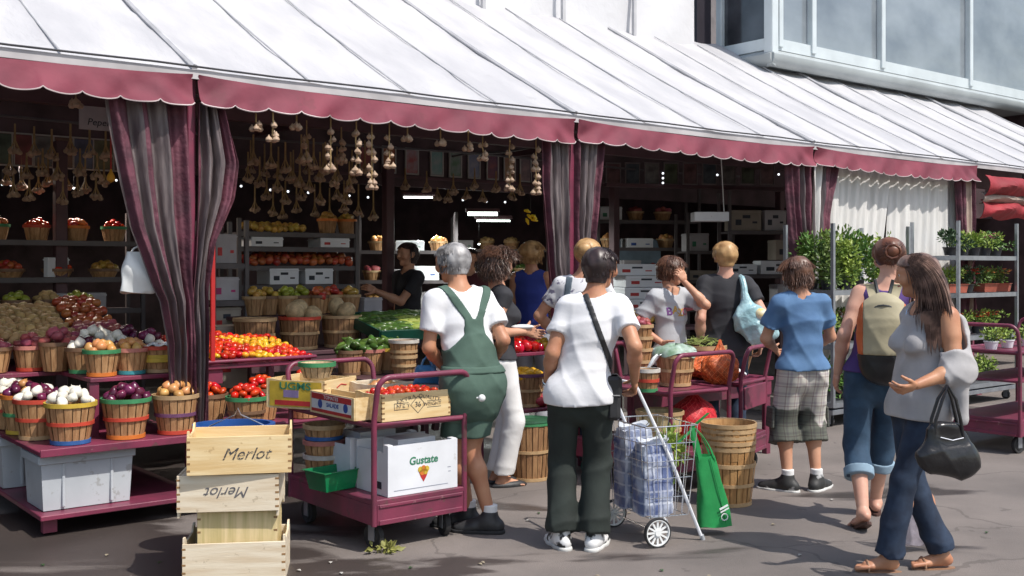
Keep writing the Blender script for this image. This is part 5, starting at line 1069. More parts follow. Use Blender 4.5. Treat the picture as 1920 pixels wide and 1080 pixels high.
def vert(x, y): wr.tube([(x, y, zt), (x+(.12*.52*.5 if x < .1 else -.12*.52)*abs(x-.11)/.17, y, zb)], .0026, 5)
for i in range(6): vert(x0+(x1-x0)*i/5, y0); vert(x0+(x1-x0)*i/5, y1)
for i in range(1, 7): vert(x0, y0+(y1-y0)*i/7); vert(x1, y0+(y1-y0)*i/7)
for i in range(5): wr.tube([(x0+.03, y0+.03+(y1-y0-.06)*i/4, zb), (x1-.07, y0+.03+(y1-y0-.06)*i/4, zb)], .0024, 4)
part('wire_basket', wr, CHROME, sc, smooth=True)
# plastic-wrapped packs inside the cart
def packmat():
    m = mat('bottle_pack_wrap', (.58,.62,.70), .22, .5, 9, .6, 14, col2=(.07,.10,.24), stretch=(1,1,.8), lo=.42, hi=.60, bd=.02)
    n = m.node_tree.nodes; L = m.node_tree.links; b = n['Principled BSDF']; rp = [x for x in n if x.type == 'VALTORGB'][0]; tc = [x for x in n if x.type == 'TEX_COORD'][0]
    br = n.new('ShaderNodeTexBrick'); br.inputs['Color1'].default_value = (.05,.08,.22,1); br.inputs['Color2'].default_value = (.20,.25,.42,1); br.inputs['Mortar'].default_value = (.62,.66,.76,1)
    br.inputs['Scale'].default_value = 1; br.inputs['Brick Width'].default_value = .045; br.inputs['Row Height'].default_value = .07; br.inputs['Mortar Size'].default_value = .006; br.offset = 0
    mp = n.new('ShaderNodeMapping'); mp.inputs['Rotation'].default_value = (R(90), 0, 0); L.new(tc.outputs['Object'], mp.inputs[0]); L.new(mp.outputs[0], br.inputs[0])
    mx = n.new('ShaderNodeMix'); mx.data_type = 'RGBA'; mx.inputs[0].default_value = .42; L.new(rp.outputs[0], mx.inputs[6]); L.new(br.outputs[0], mx.inputs[7]); L.new(mx.outputs[2], b.inputs['Base Color'])
    return m
PK = packmat()
def pack(loc, rz, tilt, label, a, b, h):
    t = thing('bottle_pack', label, 'bottle pack', loc, rz); t.rotation_euler = (tilt[0], tilt[1], rz)
    mb = MB(); n = 40
    def f(u, v):
        an = 2*PI*u; cx, cy = math.cos(an), math.sin(an); x = math.copysign(abs(cx)**.45, cx)*a/2; y = math.copysign(abs(cy)**.45, cy)*b/2
        k = 1+.02*math.sin(14*an)+.02*math.sin(9*v*PI+an); k *= 1-.12*max(0, v-.85)/.15; return (x*k, y*k, h*v+.006*math.sin(5*an))
    mb.grid(f, n, 24)
    mb.add([f(i/n, 1) for i in range(n)], [tuple(range(n))]); mb.add([f(i/n, 0) for i in range(n)], [tuple(range(n-1, -1, -1))])
    part('wrapped_bottles', mb, PK, t, smooth=True, ang=50)
    kn = MB().grid(lambda u, v: ((.05+.05*v)*math.cos(6.28*u)+.01*math.sin(20*u), (.03+.03*v)*math.sin(6.28*u), h-.01+.04*v+.012*math.sin(18.8*u)), 24, 4)
    part('plastic_gathers', kn, mat('thin_clear_plastic', (.72,.76,.82), .2, .2, 8, alpha=.7), t, smooth=True, thick=.002)
def scp(x, y, z): return toW((.817, 6.10, 0), R(22.7), (x, y, z))
pack(scp(.055, .12, .165), R(22.7), (0, 0), 'blue and white wrapped bottle pack in the near half of the wire cart', .205, .19, .40)
pack(scp(.045, .33, .165), R(22.7), (0, 0), 'blue wrapped bottle pack in the far half of the wire cart', .205, .19, .46)
gr = MB(); leaves(gr, (0, 0, 0), (.06,.12,.10), 260, .05, random.Random(3), clump=7)
single('leafy_greens', gr, LEAFY, 'pale leafy greens poking up at the right side of the wire cart', 'greens', scp(.20, .17, .52))
gr2 = MB(); leaves(gr2, (0, 0, 0), (.05,.10,.14), 200, .05, random.Random(6), clump=7)
single('leafy_greens', gr2, LEAF, 'dark green leaves low in the wire cart beside the green bag', 'greens', scp(.19, .25, .30))
# green shopping bag hung on the cart
GB = mat('green_bag_fabric', (.01,.27,.065), .6, .25, 5, .35, 14, bd=.012)
gbg = thing('green_shopping_bag', 'bright green reusable shopping bag hanging from the right side of the wire cart', 'bag', (AT(1340, 6.38).x, 6.38, .055), R(14))
def gf(u, v):
    an = 2*PI*u; cx, cy = math.cos(an), math.sin(an); wd = .105-.048*v; dp = .055-.03*v
    return (math.copysign(abs(cx)**.5, cx)*wd-.065*v+.004*math.sin(9*v+3*an)+.008*math.sin(PI*v), math.copysign(abs(cy)**.5, cy)*dp, .42*v+.004*math.sin(5*an))
mb = MB().grid(gf, 40, 20); mb.add([gf(i/40, 0) for i in range(40)], [tuple(range(39, -1, -1))])
part('bag_body', mb, GB, gbg, smooth=True, ang=50)
for y in (-.03, .03): part('handle', MB().grid(lambda u, v: (-.105+.09*u+(-.09)*math.sin(PI*u)*.9+.010*(v-.5)*2, y*(1-math.sin(PI*u)*.5), .40+.19*math.sin(PI*u)**.7+.012*(v-.5)*2*math.cos(PI*u)), 16, 1), GB, gbg, thick=.003)
part('printed_mark', MB().box((.030, -.0625, .118), (.058, .002, .012), rot=(0, R(-25), 0)), WHITEPL, gbg); part('printed_mark', MB().box((.036, -.0625, .100), (.058, .002, .008), rot=(0, R(-25), 0)), WHITEPL, gbg)
part('printed_ring', MB().tube([(.035+.020*math.cos(a*.524), -.062, .060+.020*math.sin(a*.524)) for a in range(12)], .0035, 4, closed=True), WHITEPL, gbg)
part('side_seam', MB().tube([(.05, -.052, .02), (.0, -.048, .22), (-.045, -.034, .41)], .003, 5), GB, gbg)
# litter
lf = MB(); leaves(lf, (0, 0, .022), (.075,.045,.016), 60, .05, random.Random(9), up=0, clump=8)
single('cabbage_leaves', lf, mat('wilted_leaf', (.30,.30,.08), .6, .4, 9), 'wilted cabbage leaves lying on the ground by the trolley wheel', 'leaves', AT(728, 5.98))
sk_ = random.Random(12)
for i, (px, d) in enumerate(((1120,5.5),(1500,5.9),(1850,6.4),(1330,5.5),(1700,7.4),(80,5.7),(200,5.9),(620,5.75),(770,5.65),(1180,6.9),(1600,8.6),(430,5.95),(470,6.5),(560,5.6),(300,5.75),(905,5.75),(990,6.7),(1010,6.9),(1450,6.6),(1560,7.3),(1240,5.6),(900,5.72),(640,5.55))):
    mb = MB().grid(lambda u, v: ((u-.5)*.032, (v-.5)*.02*math.sin(PI*min(.98, u+.02)), .004+.005*math.sin(PI*u)), 6, 3)
    single('litter_scrap', mb, [mat('straw_scrap', (.32,.27,.19), .8), mat('pale_scrap', (.45,.43,.40), .8), LEAFD][i % 3], ['dry', 'pale', 'dark green'][i % 3]+' scrap of litter on the asphalt', 'litter', AT(px, d, .002), sk_.uniform(0, 6), 'scraps of litter on the asphalt', smooth=True, thick=.002)
# ================================================================ implicit surfaces for people
def P(a, b, ra, rb=None, k=.025, fl=None, cap=0, op='+'):
    return (Vector(a), Vector(b), ra, ra if rb is None else rb, k, fl, cap, op)
def sdf_mesh(prims, h, post=None, pad=.03, zmin=None):
    pts = np.array([[*p[0]] for p in prims if p[7] == '+']+[[*p[1]] for p in prims if p[7] == '+']); rm = max(max(p[2], p[3]) for p in prims if p[7] == '+')
    lo = pts.min(0)-rm-pad; hi = pts.max(0)+rm+pad
    n = np.ceil((hi-lo)/h).astype(int)+1; Fd = np.full(n, .3, dtype=np.float32)
    ax = [lo[i]+h*np.arange(n[i]) for i in range(3)]
    for (a, b, ra, rb, k, fl, cap, op) in prims:
        r = max(ra, rb)+pad+k; l2 = np.minimum(np.array(a), np.array(b))-r; h2 = np.maximum(np.array(a), np.array(b))+r
        i0 = np.clip(((l2-lo)/h).astype(int), 0, n-1); i1 = np.clip(np.ceil((h2-lo)/h).astype(int)+1, 1, n)
        if (i1 <= i0).any(): continue
        X, Y, Z = np.meshgrid(*[ax[i][i0[i]:i1[i]] for i in range(3)], indexing='ij', sparse=True)
        ab = b-a; L2 = max(ab.length_squared, 1e-9)
        t = ((X-a.x)*ab.x+(Y-a.y)*ab.y+(Z-a.z)*ab.z)/L2; tc = np.clip(t, 0, 1)
        vx = X-a.x-ab.x*tc; vy = Y-a.y-ab.y*tc; vz = Z-a.z-ab.z*tc
        if fl is not None:
            nv, f = fl; d = (vx*nv[0]+vy*nv[1]+vz*nv[2])*(1/f-1); vx = vx+nv[0]*d; vy = vy+nv[1]*d; vz = vz+nv[2]*d
        D = np.sqrt(vx*vx+vy*vy+vz*vz)-(ra+(rb-ra)*tc)
        if cap: L = math.sqrt(L2); D = np.maximum(D, (t-1)*L)
        if cap == 2: D = np.maximum(D, -t*L)
        s = Fd[i0[0]:i1[0], i0[1]:i1[1], i0[2]:i1[2]]
        if op == '+':
            hh = np.clip(.5+.5*(s-D)/k, 0, 1); s[...] = s*(1-hh)+D*hh-k*hh*(1-hh)
        else:
            hh = np.clip(.5-.5*(s+D)/k, 0, 1); s[...] = s*(1-hh)+(-D)*hh+k*hh*(1-hh)
    if post:
        X, Y, Z = np.meshgrid(*ax, indexing='ij', sparse=True); Fd = post(Fd, X, Y, Z).astype(np.float32)
    Fd[0] = Fd[-1] = .3; Fd[:, 0] = Fd[:, -1] = .3; Fd[:, :, 0] = Fd[:, :, -1] = .3
    S = Fd < 0; c = np.zeros(n-1, dtype=np.int8)
    for i in (0, 1):
        for j in (0, 1):
            for k_ in (0, 1): c += S[i:n[0]-1+i, j:n[1]-1+j, k_:n[2]-1+k_]
    act = (c > 0) & (c < 8); ai = np.argwhere(act); idx = np.full(n-1, -1, dtype=np.int64); idx[act] = np.arange(len(ai))
    acc = np.zeros((len(ai), 3)); cnt = np.zeros(len(ai)); cor = [(0,0,0),(1,0,0),(0,1,0),(1,1,0),(0,0,1),(1,0,1),(0,1,1),(1,1,1)]
    for (p, q) in ((0,1),(2,3),(4,5),(6,7),(0,2),(1,3),(4,6),(5,7),(0,4),(1,5),(2,6),(3,7)):
        d0 = np.array(cor[p]); d1 = np.array(cor[q]); f0 = Fd[tuple((ai+d0).T)]; f1 = Fd[tuple((ai+d1).T)]; m = (f0 < 0) != (f1 < 0)
        t = np.where(m, f0/(f0-f1+1e-12), 0)[:, None]; acc += np.where(m[:, None], d0+t*(d1-d0), 0); cnt += m
    V = (ai+acc/cnt[:, None])*h+lo; Fc = []
    for a_ in range(3):
        b_, c_ = (a_+1) % 3, (a_+2) % 3
        s0 = [slice(0, None)]*3; s0[a_] = slice(0, n[a_]-1); s1 = [slice(0, None)]*3; s1[a_] = slice(1, None)
        A = S[tuple(s0)]; B_ = S[tuple(s1)]; e = np.argwhere(A != B_); e = e[(e[:, b_] > 0) & (e[:, c_] > 0) & (e[:, b_] < n[b_]-1) & (e[:, c_] < n[c_]-1)]
        if not len(e): continue
        inside = A[tuple(e.T)]; db = np.zeros(3, int); db[b_] = 1; dc = np.zeros(3, int); dc[c_] = 1
        q = np.stack([idx[tuple((e-db-dc).T)], idx[tuple((e-dc).T)], idx[tuple(e.T)], idx[tuple((e-db).T)]], 1)
        q[~inside] = q[~inside][:, ::-1]; Fc.append(q)
    return V, np.concatenate(Fc)
def np_mesh(name, parts_, m, smooth=True):
    V = np.concatenate([p[0] for p in parts_]); fs = []; o = 0
    for v, f in parts_: fs.append(f+o); o += len(v)
    f = np.concatenate(fs); me = bpy.data.meshes.new(name); me.vertices.add(len(V)); me.vertices.foreach_set('co', V.astype(np.float32).ravel())
    me.loops.add(len(f)*4); me.loops.foreach_set('vertex_index', f.astype(np.int32).ravel()); me.polygons.add(len(f)); me.polygons.foreach_set('loop_start', np.arange(0, len(f)*4, 4, dtype=np.int32))
    me.update(calc_edges=True); me.validate()
    if m: me.materials.append(m)
    if smooth: me.shade_smooth()
    return me
def ik(S, T, a, b, pole):
    d = T-S; L = min(d.length, (a+b)*.998); u = d.normalized(); T2 = S+u*L
    x = (a*a-b*b+L*L)/(2*L); hgt = math.sqrt(max(0, a*a-x*x)); pl = Vector(pole); pl = pl-u*pl.dot(u)
    pl = pl.normalized() if pl.length > 1e-6 else u.orthogonal(); return S+u*x+pl*hgt, T2
def folds(amp, f=1.0, ax=(1,1,1)):
    def g(X, Y, Z):
        rd = lambda t: (1-np.abs(np.sin(t*.5)))**1.6
        a = 34*f*X+13*f*Z+3.0*np.sin(6*Z+3*X+1)+2*np.sin(9*Y+4); b = -22*f*X+36*f*Z+2.6*np.sin(7*X+5*Y)+1.5*np.sin(10*Z); c = 30*f*Y+24*f*Z+3*np.sin(8*X+4*Z+2)
        ma = .5+.5*np.sin(5*Z+4*X+2); mb_ = .5+.5*np.sin(7*Z-5*X); mc = .5+.5*np.sin(6*Y+5*Z+1)
        return -amp*(1.5*rd(a)*ma+1.5*rd(b)*mb_+1.0*rd(c)*mc-.8)
    return g
SKIN = mat('skin', (.56,.30,.19), .5, .14, 9, .12, 90, col2=(.50,.24,.145)); SKINT = mat('tanned_skin', (.50,.25,.14), .5, .14, 9, .12, 90, col2=(.42,.18,.10)); SKINP = mat('pale_skin', (.62,.36,.26), .5, .14, 9, .12, 90, col2=(.56,.28,.20))
EYEW = mat('eye_white', (.7,.68,.64), .2, .05, 5); EYED = mat('eye_dark', (.03,.02,.015), .1, .1, 5); LIP = mat('lips', (.42,.13,.11), .45, .2, 20)
def hand_sdf(Wp, d, n, side, curl=.5, q=1.0, spread=.12):
    """Wp wrist, d direction of the hand, n palm normal (fingers curl towards it), side = unit vector towards the thumb"""
    d = d.normalized(); n = (n-d*n.dot(d)).normalized(); s = d.cross(n); s = s if s.dot(side) > 0 else -s
    pr = [P(Wp, Wp+d*.03*q, .024*q, .027*q, .01, (n, .72)), P(Wp+d*.035*q+s*.014*q, Wp+d*.082*q+s*.022*q, .020*q, .015*q, .012, (n, .75)), P(Wp+d*.035*q-s*.014*q, Wp+d*.078*q-s*.024*q, .019*q, .013*q, .012, (n, .75)), P(Wp+d*.04*q, Wp+d*.085*q, .02*q, .014*q, .012, (n, .7))]
    for i, (o, L, r) in enumerate(((.030,.070,.0085),(.010,.078,.0088),(-.010,.072,.0085),(-.029,.057,.0075))):
        b = Wp+d*(.086-.005*abs(i-1.2))*q+s*o*q; dd = (d+s*(o*spread*30*.2)).normalized(); p = b; c = curl*(1+.12*i)
        for j, f in enumerate((.45, .30, .25)):
            ang = c*(.55, .95, .7)[j]; dd = (dd*math.cos(ang)+n*math.sin(ang)).normalized(); p2 = p+dd*L*f*q; pr.append(P(p, p2, r*q*(1-.08*j), r*q*(1-.08*(j+1)), .004)); p = p2
    b = Wp+d*.022*q+s*.022*q; dd = (d*.75+s*.75+n*.35*curl).normalized(); p2 = b+dd*.035*q; pr.append(P(b, p2, .0135*q, .0105*q, .008)); dd = (dd+d*.5+n*.5*curl).normalized(); p3 = p2+dd*.028*q; pr.append(P(p2, p3, .0100*q, .0088*q, .004)); pr.append(P(p3, p3+(dd+n*.3*curl).normalized()*.024*q, .009*q, .0075*q, .004))
    return sdf_mesh(pr, .0038, pad=.012)
def foot_sdf(A, yaw, q=1.0, pitch=0.0):
    f = Vector((-math.sin(yaw)*math.cos(pitch), math.cos(yaw)*math.cos(pitch), -math.sin(pitch))); u = Vector((0,0,1)); u = (u-f*u.dot(f)).normalized(); r = f.cross(u)
    H0 = A-u*.055*q-f*.035*q
    pr = [P(A+u*.03, A-u*.02*q, .032*q, .034*q, .02), P(H0+u*.012, A-u*.03*q-f*.015, .027*q, .03*q, .02), P(A-u*.025*q, H0+f*.15*q+u*.002, .034*q, .022*q, .03), P(H0+f*.02*q, H0+f*.14*q+r*.0, .024*q, .028*q, .02, (u, .75)), P(H0+f*.13*q-r*.018, H0+f*.13*q+r*.018, .024*q, .022*q, .02, (u, .7))]
    for i in range(5): o = (-.034+.017*i); L = (.064, .060, .055, .048, .040)[i]; pr.append(P(H0+f*.15*q+r*o*q, H0+f*(.15+L)*q+r*o*1.05*q-u*.006, (.013,.0095,.009,.0085,.008)[i]*q, (.0115,.0085,.008,.0075,.007)[i]*q, .004))
    return sdf_mesh(pr, .0045, pad=.012), f, u, r, H0
def shoe(par, A, yaw, q, m, sole, pitch=0, sock=None, name='shoe', hi=.04):
    f = Vector((-math.sin(yaw)*math.cos(pitch), math.cos(yaw)*math.cos(pitch), -math.sin(pitch))); u = Vector((0,0,1)); u = (u-f*u.dot(f)).normalized(); r = f.cross(u)
    H0 = A-u*.050*q-f*.04*q
    pr = [P(A+u*hi*.6, A-u*.02, .044*q, .044*q, .02, cap=0), P(H0+u*.012, H0+f*.06+u*.010, .040*q, .043*q, .03), P(A-u*.015+f*.01, H0+f*.19*q-u*.004, .044*q, .026*q, .03), P(H0+f*.13*q, H0+f*.215*q-u*.005, .042*q, .034*q, .03, (u, .78)), P(A+u*hi, A+u*(hi+.06), .034, .034, .01, op='-')]
    def post(F_, X, Y, Z): return np.maximum(F_, -(((X-H0.x)*u.x+(Y-H0.y)*u.y+(Z-H0.z)*u.z)+.018*q))
    me = link(name, np_mesh(name, [sdf_mesh(pr, .0055, post, pad=.015)], m), par)
    ps_ = [P(H0-u*.02, H0+f*.06-u*.02, .044*q, .045*q, .02, (u, .9)), P(H0+f*.06-u*.02, H0+f*.16*q-u*.02, .045*q, .047*q, .02, (u, .9)), P(H0+f*.15*q-u*.02, H0+f*.225*q-u*.018, .047*q, .036*q, .02, (u, .9))]
    def post2(F_, X, Y, Z):
        k = ((X-H0.x)*u.x+(Y-H0.y)*u.y+(Z-H0.z)*u.z); return np.maximum(np.maximum(F_, k+.010*q), -(k+.036*q))
    link('sole', np_mesh('sole', [sdf_mesh(ps_, .006, post2, pad=.015)], sole), me)
    if sock: link('sock', np_mesh('sock', [sdf_mesh([P(A-u*.01, A+u*.075*q, .040*q, .041*q, .01, cap=1)], .006, pad=.015)], sock), par)
    return me, H0, f, u, r
class Person: pass
def person(label, x, y, yaw, H, skin=SKIN, b=1.0, pel=(0, 0), lean=(0, 0), tw=0, arms=None, legs=None, head=(0, 0), hoff=(0, 0), fem=False, feet='bare', curl=(.5,.5), hdir=(None,None), hn=(None,None), h=.0095, neck=1.0, hd_scale=1.0, faces=True, bust=0.0, hipw=1.0):
    """head=(yaw, pitch) relative to the body; arms=[(wrist, pole)]*2, legs=[(ankle, pole, foot yaw)]*2 in body coordinates, index 0 = -x side"""
    o = Person(); q = H/1.7; t = thing('person', label, 'person', (x, y, 0), yaw, None); o.root = t; o.q = q; o.b = b
    pz = .535*H; o.pel = Vector((pel[0], pel[1], pz)); o.N = Vector((pel[0]+lean[0], pel[1]+lean[1], .828*H)); ax = (o.N-o.pel); o.H = H
    o.chest = o.pel+ax*.66; o.waist = o.pel+ax*.32
    Rt = Matrix.Rotation(tw, 3, 'Z'); o.fd = Rt@Vector((0, 1, 0)); o.rt = Rt@Vector((1, 0, 0))
    sw = (.088 if fem else .098)*H*(.75+.25*b)
    o.Sh = [o.N+o.rt*sw*s-Vector((0, 0, .018*H)) for s in (-1, 1)]; o.Hp = [o.pel+Vector((s*.052*H*hipw, 0, -.015*H)) for s in (-1, 1)]
    arms = arms or [None, None]; legs = legs or [None, None]; o.El = []; o.Wr = []; o.Kn = []; o.An = []; o.fy = []
    for i, s in enumerate((-1, 1)):
        A = arms[i] or (o.Sh[i]+Vector((s*.035, .03, -.315*H)), (s*.4, -1, 0))
        e, w_ = ik(o.Sh[i], Vector(A[0]), .168*H, .150*H, A[1]); o.El.append(e); o.Wr.append(w_)
        Lg = legs[i] or ((s*.055*H+pel[0], pel[1], .045*H), (s*.2, 1, 0), -s*.12)
        kn, an = ik(o.Hp[i], Vector(Lg[0]), .245*H, .243*H, Lg[1]); o.Kn.append(kn); o.An.append(an); o.fy.append((Lg[2], Lg[3] if len(Lg) > 3 else 0))
    o.hc = o.N+Vector((hoff[0], hoff[1], .108*H)); hm = Matrix.Rotation(head[0], 3, 'Z')@Matrix.Rotation(head[1], 3, 'X')
    o.hr, o.hf, o.hu = hm@Vector((1,0,0)), hm@Vector((0,1,0)), hm@Vector((0,0,1)); Q = q*hd_scale; o.Q = Q
    fd = o.fd; yfl = (fd, .70); bw = b
    def torso(off, waist=.118, hip=.120, chest=.142):
        L = [P(o.pel+Vector((0,0,-.03*q)), o.waist, (hip*bw*hipw)*q+off, waist*bw*q+off, .04, yfl), P(o.waist, o.chest, waist*bw*q+off, chest*bw*q+off, .04, yfl), P(o.chest, o.chest+(o.N-o.chest)*.45, chest*bw*q+off, .125*bw*q+off, .04, yfl),
             P(o.Sh[0]*.86+o.N*.14-Vector((0,0,.018*q)), o.Sh[1]*.86+o.N*.14-Vector((0,0,.018*q)), .056*q+off, .056*q+off, .05), P(o.N+Vector((0,0,.025*q)), o.Sh[0]*.7+o.N*.3, .045*q+off, .042*q+off, .03), P(o.N+Vector((0,0,.025*q)), o.Sh[1]*.7+o.N*.3, .045*q+off, .042*q+off, .03)]
        for i in (0, 1): L.append(P(o.Hp[i]-fd*.030*q-Vector((0,0,.015)), o.Hp[i]-fd*.025*q-Vector((0,0,.045)), .068*q*bw+off, .062*q*bw+off, .04))
        if bust:
            for s in (-1, 1): L.append(P(o.chest+fd*(.075*q*bw)+o.rt*s*.065*q+Vector((0,0,.012)), o.chest+fd*(.095*q*bw)+o.rt*s*.07*q-Vector((0,0,.01)), .058*bust*q+off, .055*bust*q+off, .04))
        return L
    o.torso = torso
    pr = torso(0)
    for i in (0, 1):
        S, E, Wt = o.Sh[i], o.El[i], o.Wr[i]; bb = (.5+.5*b)
        pr += [P(S, S+(E-S)*.35, .052*q*bb, .050*q*bb, .04), P(S, E, .050*q*bb, .039*q*bb, .02), P(E, E+(Wt-E)*.35, .039*q*bb, .040*q*bb, .02), P(E+(Wt-E)*.3, Wt, .039*q*bb, .025*q, .02)]
        Hh, K, A = o.Hp[i], o.Kn[i], o.An[i]; sh = (A-K)
        pr += [P(Hh, K, .086*q*bw, .054*q*bb, .04), P(K, K+sh*.3-Vector(fd)*.012*q, .052*q, .056*q*bb, .03), P(K+sh*.28-Vector(fd)*.012*q, A, .054*q*bb, .034*q, .03)]
    pr += [P(o.N-Vector((0,0,.03*q)), o.hc-o.hf*.02*Q-o.hu*.05*Q, .056*q*neck, .052*q*neck, .03)]
    body = sdf_mesh(pr, h)
    r_, f_, u_, c = o.hr, o.hf, o.hu, o.hc
    hp = [P(c-f_*.022*Q+u_*.028*Q, c+f_*.030*Q+u_*.030*Q, .082*Q, .076*Q, .03), P(c+f_*.030*Q-u_*.005*Q, c+f_*.040*Q-u_*.062*Q, .066*Q, .044*Q, .03), P(c+f_*.062*Q-u_*.082*Q, c+f_*.066*Q-u_*.084*Q, .024*Q, .022*Q, .02), P(c-f_*.02*Q-u_*.03*Q, c-f_*.015*Q-u_*.09*Q, .058*Q, .052*q, .03),
          P(c+f_*.092*Q+u_*.022*Q, c+f_*.112*Q-u_*.014*Q, .0085*Q, .0125*Q, .012), P(c+f_*.100*Q-u_*.020*Q-r_*.009*Q, c+f_*.100*Q-u_*.020*Q+r_*.009*Q, .009*Q, .009*Q, .008)]
    for s in (-1, 1):
        hp += [P(c+r_*s*.046*Q+f_*.072*Q-u_*.018*Q, c+r_*s*.040*Q+f_*.076*Q-u_*.022*Q, .024*Q, .022*Q, .02), P(c+r_*s*.014*Q+f_*.092*Q+u_*.034*Q, c+r_*s*.044*Q+f_*.080*Q+u_*.034*Q, .012*Q, .010*Q, .012), P(c+r_*s*.033*Q+f_*.112*Q+u_*.016*Q, c+r_*s*.033*Q+f_*.113*Q+u_*.016*Q, .015*Q, .015*Q, .012, op='-'),
               P(c+r_*s*.082*Q-f_*.004*Q+u_*.022*Q, c+r_*s*.080*Q+f_*.002*Q-u_*.018*Q, .018*Q, .012*Q, .006, (r_, .42)), P(c+r_*s*.092*Q+f_*.004*Q+u_*.010*Q, c+r_*s*.092*Q+f_*.004*Q-u_*.004*Q, .007*Q, .006*Q, .005, op='-')]
    hp += [P(c+f_*.108*Q-u_*.0465*Q-r_*.02*Q, c+f_*.108*Q-u_*.0465*Q+r_*.02*Q, .004*Q, .004*Q, .005, op='-')]
    parts_ = [body, sdf_mesh(hp, .0055, pad=.015)]
    for i, s in enumerate((-1, 1)):
        fa = (o.Wr[i]-o.El[i]).normalized(); d = Vector(hdir[i]) if hdir[i] else fa; n_ = Vector(hn[i]) if hn[i] else Vector((-s, .2, 0)); parts_.append(hand_sdf(o.Wr[i], d, n_, Vector((0, 1, .2)), curl[i], q*.98))
    o.feet = []
    if feet == 'bare':
        for i in (0, 1): m_, f2, u2, r2, H0 = foot_sdf(o.An[i], o.fy[i][0], q*.98, o.fy[i][1]); parts_.append(m_); o.feet.append((f2, u2, r2, H0))
    o.body = link('body', np_mesh('body', parts_, skin), t)
    if faces:
        for s in (-1, 1):
            p = c+r_*s*.032*Q+f_*.088*Q+u_*.015*Q
            e = part('eye', MB().sph((0,0,0), .0115*Q, 12, 8), EYEW, t, smooth=True, loc=p); part('iris', MB().sph((0,0,0), .0058*Q, 10, 6), EYED, e, smooth=True, loc=f_*.0075*Q)
            part('eyebrow', MB().tube([c+r_*s*.016*Q+f_*.103*Q+u_*.036*Q, c+r_*s*.032*Q+f_*.098*Q+u_*.042*Q, c+r_*s*.050*Q+f_*.084*Q+u_*.036*Q], [.003*Q, .0035*Q, .0015*Q], 5), EYED, t, smooth=True)
        part('lips', MB().tube([c-r_*.022*Q+f_*.094*Q-u_*.047*Q, c-r_*.008*Q+f_*.105*Q-u_*.044*Q, c+r_*.008*Q+f_*.105*Q-u_*.044*Q, c+r_*.022*Q+f_*.094*Q-u_*.047*Q], [.0015*Q,.0055*Q,.0055*Q,.0015*Q], 6), LIP, t, smooth=True)
    return o
def top(o, m, off=.014, sleeve=.55, hem=None, flare=.0, fold=.0035, name='shirt', neckr=.066, tank=False, long_=False, sl_r=.018, h=.009, vneck=0, waist=.122, hip=.138, chest=.145, ff=1.0, extra=None, neck_f=0.0):
    q = o.q; hem = hem if hem is not None else o.pel.z-.03; L = o.torso(off, waist, hip, chest)
    L = [p for p in L]; lo = Vector((o.pel.x, o.pel.y, hem-.04))
    L.append(P(lo, o.waist, (hip*o.b)*q+off+flare+.012, waist*o.b*q+off, .05, (o.fd, .80)))
    for i in (0, 1):
        if not tank: S, E = o.Sh[i], o.El[i]; L.append(P(S, S+(E-S)*sleeve, .056*q+off*.6, .046*q*(.5+.5*o.b)+sl_r*.75, .03, cap=1))
        if long_: L.append(P(o.El[i]-(o.El[i]-S)*.0, o.El[i]+(o.Wr[i]-o.El[i])*.9, .050*q+sl_r, .034*q+sl_r, .03, cap=1))
    if extra: L += extra
    if hem < o.pel.z+.03:
        for i in (0, 1): L.append(P(o.Hp[i], o.Hp[i]+(o.Kn[i]-o.Hp[i])*.35, .090*q*o.b+off+.012, .086*q*o.b+off+.012, .05))
    o.top_sdf = list(L); o.hem = hem
    nk = o.N+o.fd*neck_f; L.append(P(nk+Vector((0,0,.012)), nk+Vector((0,0,.16)), neckr*q, .09*q, .012, op='-'))
    if tank:
        for i, s in enumerate((-1, 1)): L.append(P(o.Sh[i]+o.rt*s*.035*q, o.El[i]+o.rt*s*.02, .068*q, .055*q, .015, op='-'))
    g = folds(fold, ff); o.top_g = g
    def post(F_, X, Y, Z):
        F_ = F_+g(X, Y, Z); return np.maximum(F_, (hem-Z)+.012*np.sin(9*X+2)*np.sin(7*Y))
    o.top_post = post
    me = link(name, np_mesh(name, [sdf_mesh(L, h, post)], m), o.root); o.top = me; return me
def overlay(o, m, name, mask, off=.006, h=.0075, parent=None, inner=.012):
    """cloth or strap lying on the top garment where mask(X,Y,Z) < 0"""
    g = o.top_g
    def post(F_, X, Y, Z):
        F_ = F_+g(X, Y, Z); s = F_-off; return np.maximum(np.maximum(s, -(F_+inner)), mask(X, Y, Z)+0*F_)
    return link(name, np_mesh(name, [sdf_mesh(o.top_sdf, h, post)], m), parent or o.root)
def band(o, m, z, hgt=.016, off=.0035, name='hem_band'):
    return overlay(o, m, name, lambda X, Y, Z: np.abs(Z-z)-hgt/2+.0*X, off=off, h=.0065)
def strapline(a, b, wd, back=True, sgn=1):
    a = Vector(a); b = Vector(b); L = math.hypot(b[0]-a[0], b[2]-a[2]); nx, nz = -(b[2]-a[2])/L, (b[0]-a[0])/L
    def mask(X, Y, Z):
        d = np.abs((X-a[0])*nx+(Z-a[2])*nz)-wd/2; t = ((X-a[0])*nz-(Z-a[2])*nx); return np.maximum(np.maximum(d, -t-.01), np.maximum(t-L-.01, (Y-a[1])*sgn))
    return mask
